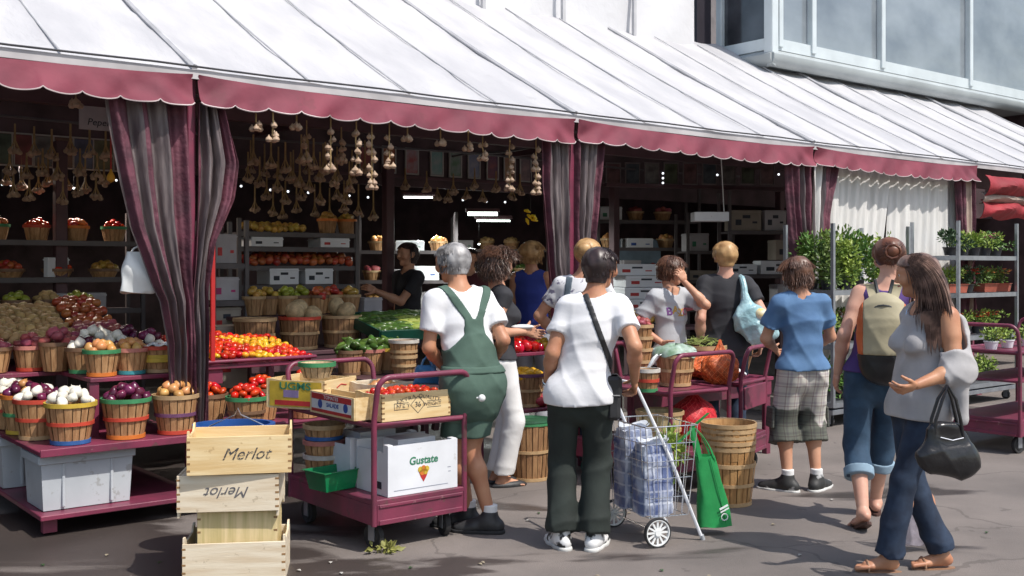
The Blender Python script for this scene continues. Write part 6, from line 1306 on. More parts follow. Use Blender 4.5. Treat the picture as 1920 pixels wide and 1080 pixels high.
def pants(o, m, off=.014, top_z=None, end=.97, knee_r=None, end_r=None, fold=.004, name='trousers', h=.009, thigh=None, ff=1.0, z_end=None, gl=1.0, wr=.108):
    q = o.q; L = [P(o.pel+Vector((0,0,.07*q)), o.pel-Vector((0,0,.085*q)), wr*o.b*q+off, .116*o.b*q*gl+off, .04, (o.fd, .70))]; ends = []
    for i in (0, 1):
        Hh, K, A = o.Hp[i], o.Kn[i], o.An[i]; th = thigh or .088*o.b*q; kr = knee_r or .060*q; er = end_r or .05*q
        L.append(P(Hh-o.fd*.030*q-Vector((0,0,.02)), Hh-o.fd*.022*q-Vector((0,0,.06)), .070*q*o.b*gl+off, .068*q*o.b*gl+off, .04)); L.append(P(Hh, K, th+off, kr+off, .03))
        if end > 0: L.append(P(K, K+(A-K)*end, kr+off, er+off, .03, cap=1)); ends.append(K+(A-K)*end)
    g = folds(fold, ff); tz = top_z or o.pel.z+.09*q
    def post(F_, X, Y, Z):
        F_ = np.maximum(F_+g(X, Y, Z), Z-tz)
        if z_end is not None: F_ = np.maximum(F_, z_end-Z+.008*np.sin(14*X+3*Y))
        return F_
    o.pants_ends = ends; o.pants_sdf = L
    me = link(name, np_mesh(name, [sdf_mesh(L, h, post)], m), o.root); o.pants = me; return me
def hair(o, m, style='short', n=2200, L=.05, seed=0, base=.012, name='hair', front=.35, low=-.055, curl=.22, m2=None, wid=.0019, lift=.18, top_add=0, mass=None, back=0):
    rnd = random.Random(seed); Q = o.Q; c, r_, f_, u_ = o.hc, o.hr, o.hf, o.hu
    pr = [P(c-f_*.024*Q+u_*.030*Q, c+f_*.026*Q+u_*.034*Q, .082*Q+base, .075*Q+base, .03)]
    if style in ('short', 'bob', 'long', 'curly'): pr.append(P(c-f_*.03*Q+u_*.0*Q, c-f_*.030*Q+u_*low*Q, .074*Q+base*.8, .058*Q+base*.5, .03))
    lowz = low-.03
    def post(F_, X, Y, Z):
        a = ((X-c.x)*r_.x+(Y-c.y)*r_.y+(Z-c.z)*r_.z)/Q; b = ((X-c.x)*f_.x+(Y-c.y)*f_.y+(Z-c.z)*f_.z)/Q; d = ((X-c.x)*u_.x+(Y-c.y)*u_.y+(Z-c.z)*u_.z)/Q
        facem = np.minimum(b-.018-.010*np.sin(60*d), .068-d+.012*np.cos(40*a))*Q         # remove face region
        earm = .030-np.sqrt((b-.0)**2+(d-.002)**2); earm = np.minimum(earm, np.abs(a)-.055)*Q if style in ('short', 'bun') else earm*0-.1
        return np.maximum(np.maximum(np.maximum(F_+.0025*np.sin(90*a+20*d)*np.sin(70*b), facem), earm), (lowz-d)*Q)
    V, Fq = sdf_mesh(pr, .0055, post, pad=.015)
    mm = [(V, Fq)]
    if mass: mm.append(sdf_mesh(mass, .008, lambda F_, X, Y, Z: F_+.004*np.sin(70*X+6*np.sin(9*Z))*np.sin(60*Y)))
    hb_ = link(name, np_mesh(name, mm, m), o.root)
    mb = MB(); cen = c+u_*.03*Q; tries = 0; k = 0
    while k < n and tries < n*6:
        tries += 1; d = Vector((rnd.gauss(0, 1), rnd.gauss(0, 1), rnd.gauss(0, 1))).normalized()
        if d.y > front and d.z < .55: continue
        if d.z < -.55 and style in ('short', 'bun'): continue
        if d.z < -.75: continue
        if style in ('short', 'bun') and abs(d.x) > .85 and d.z < -.15: continue
        k += 1; dw = r_*d.x+f_*d.y+u_*d.z; R0 = .086*Q+base*.8
        p = cen+Vector((dw.x, dw.y, dw.z))*R0+f_*(-.004*Q if d.y < 0 else .012*Q)*abs(d.y)
        if style == 'bun': flow = ((c-f_*.10*Q+u_*.02*Q)-p).normalized()
        else: flow = (-u_*.9+f_*d.y*.3+r_*d.x*.35+Vector((rnd.uniform(-.3,.3), rnd.uniform(-.3,.3), rnd.uniform(-.2,.2)))).normalized()
        if style in ('short', 'curly', 'bob') and d.z > .45: flow = (f_*(.35 if d.y > -.2 else -.6)+r_*d.x*1.2-u_*.2+Vector((rnd.uniform(-.5,.5), rnd.uniform(-.5,.5), 0))).normalized()
        if style == 'long' and d.y > -.1 and d.z > .3: flow = (-f_*1.0+r_*math.copysign(.8, d.x)-u_*.15).normalized()
        if style == 'long' and d.z < .3: flow = (-u_*1.0-f_*back+r_*d.x*.2).normalized()
        seg = 6 if style != 'long' else 14; LL = L*rnd.uniform(.6, 1.25); st = LL/seg; pts = [p.copy()]; v = (flow+dw*lift).normalized(); ph = rnd.uniform(0, 6)
        for j in range(seg):
            v = (v+flow*(.25 if style != 'long' else (.25 if j < 3 else .0))-Vector((0,0,1))*(.26 if style == 'short' else .22)+Vector((math.sin(ph+j*1.9), math.cos(ph+j*1.7), math.sin(ph*2+j*2.2)))*curl).normalized(); p = p+v*st
            e = p-cen; rr = R0*(.98 if e.dot(u_) > -.05 else .93)
            if e.length < rr: p = cen+e.normalized()*rr
            if style in ('short', 'bun', 'bob') and e.length < rr*1.25: en = e.normalized(); v = v-en*max(0, v.dot(en))*.5
            if style == 'long' and hasattr(o, 'hair_push'): p = o.hair_push(p)
            pts.append(p.copy())
        w_ = wid*rnd.uniform(.7, 1.4); mb.tube(pts, [w_*.6]+[w_]*(len(pts)-2)+[w_*.15], 4, caps=False)
    part('locks', mb, m2 or m, hb_, smooth=True)
    return hb_
# ================================================================ the people
def fab(name, col, bump=.35, bs=16, **k): return mat(name, col, k.pop('rough', .85), k.pop('var', .15), k.pop('vs', 7), bump, bs, bd=.008, **k)
WHT = fab('white_cotton', (.74,.74,.76), var=.05); GREEN = fab('green_canvas', (.078,.135,.105), var=.3, col2=(.055,.10,.078)); BLK = fab('black_trouser_cloth', (.020,.028,.024), var=.35); BLKT = fab('black_cotton', (.028,.028,.034), var=.3)
GREYT = fab('heather_grey_cotton', (.44,.45,.47), var=.12); BLUET = fab('blue_cotton', (.10,.20,.36), var=.25, col2=(.07,.15,.29)); WHTP = fab('white_trouser_cloth', (.76,.75,.74), var=.06)
DENIM = fab('dark_denim', (.022,.040,.078), var=.4, vs=12, col2=(.011,.020,.042)); DENIML = fab('worn_denim', (.035,.075,.13), var=.4, vs=10, col2=(.018,.042,.078)); GREYTOP = fab('pale_grey_jersey', (.44,.425,.425), var=.12, col2=(.35,.34,.345)); PURP = fab('purple_jersey', (.09,.045,.20), var=.3)
SHOEB = mat('dark_shoe_leather', (.035,.035,.038), .55, .4, 20, .3, 60); SOLEW = mat('pale_sole', (.62,.62,.60), .6, .2, 10); SOLED = mat('dark_sole', (.02,.02,.022), .8); SOCK = mat('white_sock', (.74,.74,.74), .9, .1, 10, .4, 80)
HGREY = mat('grey_hair', (.26,.25,.25), .5, .6, 22, col2=(.07,.065,.065), lo=.4, hi=.6); HGREYL = mat('silver_hair', (.46,.45,.45), .45, .6, 14, col2=(.14,.13,.13)); HBROWN = mat('brown_hair', (.11,.05,.028), .42, .5, 14, col2=(.05,.022,.013)); HDARK = mat('dark_hair', (.045,.025,.024), .4, .5, 14, col2=(.018,.010,.010))
HBLOND = mat('blond_hair', (.52,.32,.14), .45, .5, 14, col2=(.30,.16,.06)); HAUB = mat('auburn_hair', (.17,.06,.03), .42, .5, 14, col2=(.07,.025,.015)); HLONG = mat('streaked_brown_hair', (.24,.145,.11), .42, .5, 12, col2=(.07,.04,.032), lo=.42, hi=.58); HCHEST = mat('chestnut_hair', (.16,.075,.045), .42, .5, 14, col2=(.07,.03,.018))
def plaid():
    m = fab('plaid_shorts_cloth', (.60,.58,.52), var=.15); n = m.node_tree.nodes; L = m.node_tree.links; b = n['Principled BSDF']; rp = [x for x in n if x.type == 'VALTORGB'][0]; tc = [x for x in n if x.type == 'TEX_COORD'][0]
    sp = n.new('ShaderNodeSeparateXYZ'); L.new(tc.outputs['Object'], sp.inputs[0]); cur = rp.outputs[0]
    for ax, sc_, off in ((0, 15, 0), (2, 14, .3), (0, 15, .25), (2, 14, .55)):
        mu = n.new('ShaderNodeMath'); mu.operation = 'MULTIPLY_ADD'; mu.inputs[1].default_value = sc_; mu.inputs[2].default_value = off; L.new(sp.outputs[ax], mu.inputs[0])
        fr_ = n.new('ShaderNodeMath'); fr_.operation = 'FRACT'; L.new(mu.outputs[0], fr_.inputs[0]); lt = n.new('ShaderNodeMath'); lt.operation = 'LESS_THAN'; lt.inputs[1].default_value = .22 if off in (0, .3) else .10; L.new(fr_.outputs[0], lt.inputs[0])
        mx = n.new('ShaderNodeMix'); mx.data_type = 'RGBA'; mx.blend_type = 'MULTIPLY'; mx.inputs[7].default_value = (.80,.77,.83,1) if off in (0, .3) else (.72,.62,.66,1); L.new(lt.outputs[0], mx.inputs[0]); L.new(cur, mx.inputs[6]); cur = mx.outputs[2]
    # large dark dye patch on the lower half
    nz = n.new('ShaderNodeTexNoise'); nz.inputs['Scale'].default_value = 5; L.new(tc.outputs['Object'], nz.inputs[0])
    ma = n.new('ShaderNodeMath'); ma.operation = 'MULTIPLY_ADD'; ma.inputs[1].default_value = .8; L.new(nz.outputs[0], ma.inputs[0]); L.new(sp.outputs[2], ma.inputs[2])
    cr = n.new('ShaderNodeValToRGB'); cr.color_ramp.elements[0].position = .96; cr.color_ramp.elements[0].color = (1,1,1,1); cr.color_ramp.elements[1].position = 1.0; cr.color_ramp.elements[1].color = (0,0,0,1); L.new(ma.outputs[0], cr.inputs[0])
    mx = n.new('ShaderNodeMix'); mx.data_type = 'RGBA'; mx.blend_type = 'MULTIPLY'; mx.inputs[7].default_value = (.20,.22,.20,1); L.new(cr.outputs[0], mx.inputs[0]); L.new(cur, mx.inputs[6]); L.new(mx.outputs[2], b.inputs['Base Color']); return m
PLAID = plaid()
FLOR = fab('floral_cotton', (.66,.66,.68), vs=24, col2=(.16,.15,.22), lo=.36, hi=.44)
def wl(yaw, x, y, z): return Matrix.Rotation(-yaw, 3, 'Z')@Vector((x, y, z))
def w2(yaw, x, y): v = wl(yaw, x, y, 0); return (v.x, v.y)
# ---- man in green overalls
yw = R(28); p = AT(908, 6.42)
m1 = person('man in green bib overall shorts and white t-shirt, standing behind the loaded trolley', p.x, p.y, yw, 1.73, SKINT, b=.93, pel=w2(yw, -.065, 0), lean=w2(yw, -.085, .06),
    arms=[(wl(yw, -.26, .16, .98), wl(yw, -.4, -1, -.3)), (wl(yw, .06, .26, 1.02), wl(yw, .5, -.7, -.6))],
    legs=[(wl(yw, -.10, .13, .085), wl(yw, -1, .5, 0), R(55)), (wl(yw, .035, -.01, .088), wl(yw, -1, .3, 0), R(54))], head=(R(24), R(-8)), hoff=w2(yw, -.045, .04), feet='none', curl=(1.0, .7), neck=1.1)
top(m1, WHT, .018, .66, hem=.90, waist=.138, sl_r=.040, fold=.006, neckr=.068, ff=.9)
q = m1.q; N = m1.N
def bibmask(X, Y, Z):
    x = X-(N.x*.6+m1.pel.x*.4); z = Z; front = (Y-m1.chest.y-.02)
    w_ = np.where(z < 1.06, .20-.0*z, .20-(z-1.06)*.95); w_ = np.maximum(w_, .070+0*z)
    body_ = np.maximum(np.abs(x-.01)-np.where(z > 1.24, .066, w_), z-1.29)
    k = (z-1.22); s1 = np.abs(x-.01-k*.56)-.029; s2 = np.abs(x-.01+k*.56)-.029; st = np.maximum(np.minimum(s1, s2), 1.20-z)
    back = np.minimum(body_, st); frontbib = np.maximum(np.abs(x)-.11, z-1.27); return np.minimum(np.where(front > 0, np.minimum(frontbib, st), back), z-.99)
overlay(m1, GREEN, 'overall_bib', bibmask, off=.009)
pants(m1, GREEN, .012, top_z=1.0, end=.08, knee_r=.094, end_r=.096, z_end=.575, fold=.008, name='overall_shorts', thigh=.074, gl=.66, wr=.126)
link('waistband', np_mesh('waistband', [sdf_mesh(m1.top_sdf, .0075, lambda F_, X, Y, Z: np.maximum(np.maximum(F_-.016, -(F_+.01)), np.abs(Z-.985)-.022))], GREEN), m1.root)
for i in (0, 1): shoe(m1.root, m1.An[i], m1.fy[i][0], q*1.08, SHOEB, SOLED, sock=SOCK)
hair(m1, HGREYL, 'short', 3200, .042, 1, m2=HGREY, low=-.045, front=.30)
kb_ = single('ball_knob', MB().sph((0,0,0), .022, 14, 10).cyl((0,0,0), (-.03,.01,.0), .006), WHITEPL, 'white ball on the side of the left trolley frame', 'knob', toW(LA, TH, (.66, -.12, .83)), smooth=True)
bb_ = carrier(tuple(AT(800, 6.62, .99)), R(10), 'blue plastic bag held in the left hand of the man in green overalls', .16, .12, mat('sky_blue_plastic', (.05,.20,.42), .35, .2, 6, alpha=.95), handle=.05, seed=5, depth=.03)
# ---- woman behind him
yw = R(-72); p = AT(938, 7.8)
m2_ = person('woman with curly brown hair, black top and white trousers behind the man in overalls', p.x, p.y, yw, 1.72, SKIN, b=.9, fem=True, pel=(0,0), lean=w2(yw, -.02, 0),
    arms=[(wl(yw, .20, .28, 1.10), wl(yw, -.2, .5, -1)), (wl(yw, .17, -.08, 1.13), wl(yw, -.6, -.5, -1))], legs=[(wl(yw, -.03, .09, .07), wl(yw, 1, 0, 0), R(10)), (wl(yw, .02, -.05, .07), wl(yw, 1, 0, 0), R(5))], head=(R(14), R(-6)), bust=.9, curl=(.8, .9))
top(m2_, BLKT, .010, .35, hem=.93, sl_r=.012); pants(m2_, WHTP, .012, end=.95, knee_r=.066, end_r=.062, z_end=.085)
for i in (0, 1):
    f2, u2, r2, H0 = m2_.feet[i]; part('flat_shoe', MB().sph((0,0,0), 1, 18, 10, (.050, .140, .036)), SHOEB, m2_.root, smooth=True, loc=H0+f2*.085-u2*.006, rot=(0, 0, m2_.fy[i][0]))
hair(m2_, HBROWN, 'curly', 2070, .10, 2, curl=.75, lift=.5, base=.022, low=-.065, front=.15)
single('paper_bag', MB().sph((0,0,0), 1, 14, 9, (.085,.03,.018)), WHITEPL, 'white paper bag in the outstretched hand over the red peppers', 'bag', tuple(AT(980, 7.72, 1.165)), rz=.2, smooth=True)
# ---- woman in white t-shirt
yw = R(-4); p = AT(1082, 6.06)
m3 = person('woman with short dark hair, white t-shirt and black trousers, pulling a wire cart', p.x, p.y, yw, 1.70, SKINT, b=1.04, fem=True, pel=(.02, 0), lean=(.075, .03), arms=[((-.17, .14, .93), (-.15, -1, -.1)), ((.325, .02, .955), (.25, -1, -.3))],
    legs=[((-.085, 0, .078), (-.1, 1, 0), R(25)), ((.095, -.01, .078), (.1, 1, 0), R(-20))], head=(R(-38), R(-6)), hoff=(.035, .03), feet='none', curl=(.5, 1.3), hn=(None, (-1, -.2, 0)), hipw=1.05)
top(m3, WHT, .013, .60, hem=.825, sl_r=.026, fold=.0062, neckr=.070, hip=.138, waist=.112, chest=.138, flare=.006, ff=1.1)
overlay(m3, mat('black_strap', (.02,.02,.022), .5), 'bag_strap', strapline((m3.N.x-.045, .02, m3.N.z+.03), (m3.pel.x+.19, -.05, 1.00), .032, sgn=1), off=.008)
pants(m3, BLK, .014, end=.97, knee_r=.070, end_r=.078, fold=.009, ff=.9, z_end=.035)
for i in (0, 1): shoe(m3.root, m3.An[i], m3.fy[i][0], .98, mat('white_black_trainer', (.72,.72,.72), .5, .9, 14, col2=(.02,.02,.02), lo=.44, hi=.5), SOLEW)
hair(m3, HDARK, 'short', 3600, .040, 3, low=-.06, base=.009, front=.25, lift=.05)
part('wristwatch', MB().lathe([(.030,-.010),(.034,-.006),(.034,.006),(.030,.010)], 20), CHROME, m3.root, smooth=True, loc=m3.Wr[0], rot=((m3.Wr[0]-m3.El[0]).to_track_quat('Z', 'Y').to_euler()))
hbg = thing('crossbody_bag', 'black crossbody bag at the hip of the woman in the white t-shirt', 'bag', (p.x+.205, p.y-.02, .86), yw)
part('bag_body', MB().box((0, .02, 0), (.085, .19, .25), taper=.9), SHOEB, hbg, bevel=.02); part('flap', MB().box((0, -.0, .06), (.094, .15, .13)), BLACKP, hbg, bevel=.02); part('zip', MB().box((.0, -.077, .02), (.07, .004, .006)), CHROME, hbg)
# ---- blonde woman behind
yw = R(-6); p = AT(1078, 8.25)
m4 = person('woman with pinned-up blonde hair and floral blouse behind the shopping-cart woman', p.x, p.y, yw, 1.80, SKIN, b=1.0, fem=True, lean=(.05, .03), head=(R(-15), R(-4)), hoff=(.05, .02), arms=[((-.16, .25, 1.05), (-1, -.4, -.3)), ((.20, .25, 1.05), (1, -.4, -.3))], feet='none')
top(m4, FLOR, .014, .6, hem=.85); SLATE = mat('slate_strap', (.08,.11,.14), .7, .2, 10)
overlay(m4, SLATE, 'shoulder_strap', strapline((m4.N.x-.09, .0, m4.N.z+.02), (m4.N.x-.15, -.1, 1.05), .05), off=.008)
overlay(m4, SLATE, 'shoulder_strap', strapline((m4.N.x+.09, .0, m4.N.z+.02), (m4.N.x-.02, -.1, 1.10), .05), off=.008)
pants(m4, DENIM, .014)
for i in (0, 1): shoe(m4.root, m4.An[i], m4.fy[i][0], 1, mat('teal_shoe', (.02,.14,.14), .6), SOLED)
hair(m4, HBLOND, 'bun', 1609, .09, 4, base=.018)
part('hair_bun', MB().sph((0,0,0), 1, 18, 12, (.06,.045,.05)), HBLOND, m4.root, smooth=True, loc=m4.hc-m4.hf*.10+m4.hu*.045)
# ---- boy in the grey t-shirt
yw = R(-152); p = AT(1258, 8.75)
m5 = person('boy in a grey t-shirt with colourful printed letters, hand raised to his mouth', p.x, p.y, yw, 1.67, SKIN, b=.84, lean=(0, .0), head=(R(42), R(-6)), arms=[(wl(yw, .085, -.17, 1.475), wl(yw, 1.0, -.3, -1)), (wl(yw, -.10, -.16, .99), wl(yw, -1, .4, 0))], feet='none', curl=(1.2, .4), hdir=(wl(yw, -.5, -.1, .9), None), hn=(wl(yw, -.4, .9, 0), None))
top(m5, GREYT, .018, .70, hem=.80, sl_r=.038, fold=.007, neckr=.066, flare=.01, ff=.9); pants(m5, DENIM, .014)
for i in (0, 1): shoe(m5.root, m5.An[i], m5.fy[i][0], .95, SHOEB, SOLEW)
hair(m5, HCHEST, 'short', 2530, .06, 5, low=-.055, base=.018, lift=.5, curl=.3, front=.42)
def project_letters(o, chars, cols, size, cx, z, step):
    dg = bpy.context.evaluated_depsgraph_get(); bv = BVHTree.FromPolygons([v.co for v in o.top.data.vertices], [p_.vertices[:] for p_ in o.top.data.polygons])
    for i, (ch, m) in enumerate(zip(chars, cols)):
        l = letters(ch, size, m, o.root, (0,0,0), (0,0,0), name='printed_letter', bold=.003)
        for v in l.data.vertices:
            x = cx-(v.co.x+(i-(len(chars)-1)/2)*step); zz = z+v.co.y+.012*math.sin(i*2); hit = bv.ray_cast(Vector((x, .5, zz)), Vector((0, -1, 0)))
            y = hit[0].y if hit[0] else .12; v.co = Vector((x, y+.002+(v.co.z)*.5, zz))
project_letters(m5, 'BAZO', [mat('ink_violet', (.16,.05,.20), .7), mat('ink_amber', (.55,.32,.06), .7), mat('ink_gold', (.60,.36,.10), .7), mat('ink_rose', (.50,.16,.24), .7)], .085, .0, 1.235, .052)
# ---- blond man in black t-shirt
p = AT(1360, 8.85)
m6 = person('blond man in a black t-shirt with a pale blue bag on his shoulder', p.x, p.y, 0, 1.80, SKINP, b=.98, lean=(0, .0), head=(R(4), 0), arms=[((-.205, .02, .93), (-.3, -1, 0)), ((.30, .02, .96), (.5, -1, 0))], feet='none', curl=(.5, .9))
top(m6, BLKT, .017, .58, hem=.86, sl_r=.034, fold=.006); pants(m6, DENIM, .016)
for i in (0, 1): shoe(m6.root, m6.An[i], m6.fy[i][0], 1, SHOEB, SOLEW)
hair(m6, HBLOND, 'short', 3400, .030, 6, low=-.05, base=.008, lift=.15)
AQ = mat('pale_aqua_plastic', (.42,.62,.66), .3, .3, 6, .7, 14, col2=(.26,.44,.48), alpha=.93, bd=.03)
cb = thing('shoulder_bag', 'bulging pale aqua plastic bag slung from the shoulder of the blond man', 'bag', (p.x+.185, p.y-.16, 1.0), 0)
g = folds(.010, 1.3)
link('bag_body', np_mesh('bag_body', [sdf_mesh([P((-.05,0,.36), (-.03,0,.20), .035, .10, .03, (Vector((0,1,0)), .8)), P((-.02,0,.16), (.06,0,.10), .135, .145, .04, (Vector((0,1,0)), .65)), P((.08,0,.06), (.19,0,.04), .08, .03, .04, (Vector((0,1,0)), .6))], .008, lambda F_, X, Y, Z: F_+g(X, Y, Z))], AQ), cb)
part('shoulder_strap', MB().tube([(-.055, 0, .33), (-.06, .02, .44), (-.065, .07, .505), (-.065, .16, .515), (-.06, .27, .44), (-.05, .29, .34)], [.03,.026,.024,.026,.022,.02], 8), AQ, cb, smooth=True)
part('yellow_print', MB().sph((.06, -.06, .215), 1, 14, 9, (.055,.045,.05)), mat('pale_yellow_print', (.72,.55,.18), .5, .4, 20, col2=(.72,.72,.66)), cb, smooth=True)
# ---- boy in the blue t-shirt
yw = R(8); p = AT(1506, 7.62)
m7 = person('boy in a blue t-shirt and long baggy plaid shorts, hands in front', p.x, p.y, yw, 1.655, SKIN, b=.98, lean=(-.02, .01), head=(R(30), R(-12)), hoff=(-.015, .02), arms=[((-.10, .27, .99), (-1, -.7, -.4)), ((.12, .27, .99), (1, -.7, -.4))], legs=[((-.115, 0, .078), (-.1, 1, 0), R(48)), ((.10, 0, .078), (.1, 1, 0), R(-48))], feet='none')
top(m7, BLUET, .018, .66, hem=.87, sl_r=.038, fold=.0075, flare=.008, ff=.9, neckr=.072, hip=.122, waist=.112, chest=.135)
pants(m7, PLAID, .016, end=.34, knee_r=.084, end_r=.100, fold=.009, name='baggy_shorts', thigh=.090, ff=.9)
for i, s in enumerate((-1, 1)): part('cargo_pocket', MB().box((0,0,0), (.02, .13, .15)), PLAID, m7.root, bevel=.008, loc=m7.Kn[i]+Vector((s*.098, -.005, .05)), rot=(0, s*-.06, 0))
for i in (0, 1): shoe(m7.root, m7.An[i], m7.fy[i][0], 1.06, mat('skate_shoe', (.03,.03,.03), .6, .9, 12, col2=(.45,.45,.45), lo=.36, hi=.42), SOLEW, sock=SOCK)
hair(m7, HCHEST, 'bob', 2989, .075, 7, low=-.06, base=.016, lift=.25, curl=.12)
# ---- woman with backpack
yw = R(-10); p = AT(1640, 6.62)
m8 = person('woman with auburn hair bun, purple top and rolled-up jeans wearing a beige backpack', p.x, p.y, yw, 1.765, SKINP, b=.98, fem=True, pel=(.01, .04), lean=(.075, .06), head=(R(4), R(-8)), hoff=(.02, .03),
    arms=[((-.21, .10, .93), (-.4, -1, 0)), ((.30, .16, .98), (.5, -1, 0))], legs=[((-.095, -.17, .125), (-.1, 1, 0), R(12), R(24)), ((.05, .30, .075), (.1, 1, 0), R(-4))], bust=.8)
top(m8, PURP, .010, 0, hem=.95, tank=True, neckr=.085); pants(m8, DENIML, .014, end=.50, knee_r=.068, end_r=.068, fold=.007, name='cropped_jeans')
for i in (0, 1):
    E = m8.pants_ends[i]; dd = (m8.An[i]-m8.Kn[i]).normalized(); link('rolled_cuff', np_mesh('rolled_cuff', [sdf_mesh([P(E-dd*.055, E+dd*.004, .091, .090, .005, cap=2)], .007, pad=.02)], mat('pale_denim', (.25,.36,.46), .85, .2, 12)), m8.root)
SAND = mat('brown_sandal', (.09,.04,.03), .6, .3, 12)
def sandal(o, i, m, top_=True):
    f2, u2, r2, H0 = o.feet[i]; mb = MB(); q_ = o.q; n = 20; ol = []
    for k in range(n): a = 2*PI*k/n; yy = math.sin(a); xx = math.cos(a); wd = .036+.010*(yy > 0)*yy; ol.append(H0+f2*(.085+.125*yy)*q_+r2*wd*xx*q_-u2*.027)
    mb.add([v for v in ol]+[v-u2*.018 for v in ol], [tuple(range(n)), tuple(range(2*n-1, n-1, -1))]+[(k, n+k, n+(k+1) % n, (k+1) % n) for k in range(n)])
    s_ = part('sandal', mb, m, o.root)
    for (a, hgt) in ((.145, .030),): part('strap', MB().tube([H0+f2*a*q_+r2*.043*q_*math.cos(t_)+u2*(-.02+(hgt+.018)*math.sin(t_)) for t_ in [PI*j/10 for j in range(11)]], .006, 6), m, s_, smooth=True)
for i in (0, 1): sandal(m8, i, SAND)
hair(m8, HAUB, 'bun', 2300, .10, 8, base=.016)
part('hair_bun', MB().sph((0,0,0), 1, 18, 12, (.050,.040,.045)), HAUB, m8.root, smooth=True, loc=m8.hc-m8.hf*.105+m8.hu*.03); bunm = MB()
for k in range(16): a = k*.8; bunm.tube([Vector((.045*math.cos(a+j*.6), -.03-.012*math.sin(j), .042*math.sin(a+j*.6))) for j in range(6)], [.004,.007,.008,.008,.006,.003], 5)
part('hair_twist', bunm, HAUB, m8.root, smooth=True, loc=m8.hc-m8.hf*.09+m8.hu*.03)
bpk = thing('backpack', 'beige backpack with orange sides and grey straps on the woman in purple', 'backpack', (p.x-.005, p.y-.175, 1.215), R(-20))
BEI = mat('beige_nylon', (.42,.37,.24), .65, .2, 5, .4, 12, bd=.01); ORN = mat('orange_nylon', (.60,.13,.035), .6, .2, 5); SGR = mat('dark_grey_nylon', (.05,.055,.06), .6, .3, 9)
gg = folds(.005, .9); yf_ = (Vector((0,1,0)), .62)
BPp = [P((0,0,-.11), (0,0,.06), .155, .150, .05, yf_), P((0,0,.06), (0,.01,.125), .145, .10, .05, yf_), P((0,-.02,-.12), (0,-.02,-.02), .13, .12, .03, yf_)]
def cut(cond): return lambda F_, X, Y, Z: np.maximum(F_+gg(X, Y, Z), cond(X, Y, Z)+0*F_)
link('pack_body', np_mesh('pack_body', [sdf_mesh(BPp, .008, cut(lambda X, Y, Z: np.maximum(np.abs(X)-.118, -.145-Z)))], BEI), bpk)
link('side_panels', np_mesh('side_panels', [sdf_mesh(BPp, .008, cut(lambda X, Y, Z: np.maximum(.113-np.abs(X), -.145-Z)))], ORN), bpk)
link('pack_base', np_mesh('pack_base', [sdf_mesh([P((0,.01,-.19), (0,.01,-.15), .150, .158, .04, yf_)], .008, cut(lambda X, Y, Z: Z+.143))], BLACKP), bpk)
for s in (-1, 1):
    part('shoulder_strap', MB().grid(lambda u, v: (s*(.045+.045*u)+.055*(v-.5), -.015+.10*u+.04*math.sin(PI*u), .15+.155*u-.12*max(0, u-.8)), 12, 2), BEI, bpk, smooth=True, thick=.008); part('strap_edge', MB().tube([(s*(.03+.035*u/8)-s*.012, -.022+.10*u/8+.04*math.sin(PI*u/8), .155+.15*u/8) for u in range(9)], .011, 6), SGR, bpk, smooth=True)
part('zip_line', MB().tube([(.128*math.cos(a), -.078+.03*abs(math.cos(a))-.02*0, -.02+.175*math.sin(a)) for a in [PI*j/14 for j in range(15)]], .006, 5), SGR, bpk, smooth=True)
part('grab_loop', MB().tube([(-.04, -.0, .18), (-.025, -.03, .155), (0, -.04, .135), (.025, -.03, .155), (.04, 0, .18)], .007, 6), SGR, bpk, smooth=True)
# ---- woman in front
yw = R(104); p = AT(1708, 5.66)
m9 = person('woman with long brown hair, grey draped top and dark jeans, striding in the foreground', p.x, p.y, yw, 1.655, SKINT, b=1.10, fem=True, pel=w2(yw, .04, 0), lean=w2(yw, .055, -.01), head=(R(-32), R(-6)), hoff=w2(yw, -.055, .02),
    arms=[(wl(yw, -.085, -.30, 1.005), wl(yw, 1, .0, -.7)), (wl(yw, .10, .24, .84), wl(yw, 1, .2, 0))], legs=[(wl(yw, -.145, -.06, .075), wl(yw, -1, 0, 0), R(-18)), (wl(yw, .165, .0, .085), wl(yw, -1, 0, 0), R(-10))],
    bust=.9, curl=(.9, .9), hn=((.6, .2, .5), None))
El = m9.El[0]; Sh = m9.Sh[0]; q = m9.q
top(m9, GREYTOP, .014, 0, hem=.80, tank=True, neckr=.085, hip=.145, waist=.130, chest=.142, neck_f=.03, fold=.0065, flare=.006, ff=.9)
gd = folds(.013, .9); bk_ = wl(yw, 1, 0, 0)
dr = [P(Sh+(El-Sh)*.50, El+Vector((0,0,.01)), .064, .070, .03), P(El, El+(m9.Wr[0]-El)*.42+Vector((0,0,-.02)), .068, .054, .03, cap=1), P(Sh+bk_*.05-Vector((0,0,.03)), El+bk_*.05-Vector((0,0,.0)), .040, .060, .03), P(El+bk_*.01-Vector((0,0,.03)), El+bk_*.03-Vector((0,0,.24)), .062, .040, .03), P(Sh+(El-Sh)*.1, Sh+(El-Sh)*.52, .063, .064, .015, op='-')]
link('draped_sleeve', np_mesh('draped_sleeve', [sdf_mesh(dr, .008, lambda F_, X, Y, Z: F_+gd(X, Y, Z))], GREYTOP), m9.root)
pants(m9, DENIM, .012, end=.985, knee_r=.056, end_r=.060, fold=.007, thigh=.090, z_end=.025)
for i in (0, 1): sandal(m9, i, mat('tan_sandal', (.36,.20,.12), .5, .2, 9))
part('necklace', MB().tube([m9.N+m9.fd*(.085+.03*math.sin(a))+m9.rt*.07*math.cos(a)-Vector((0,0,.0+.085*math.sin(a))) for a in [PI*j/12 for j in range(13)]], .0045, 5), CHROME, m9.root, smooth=True)
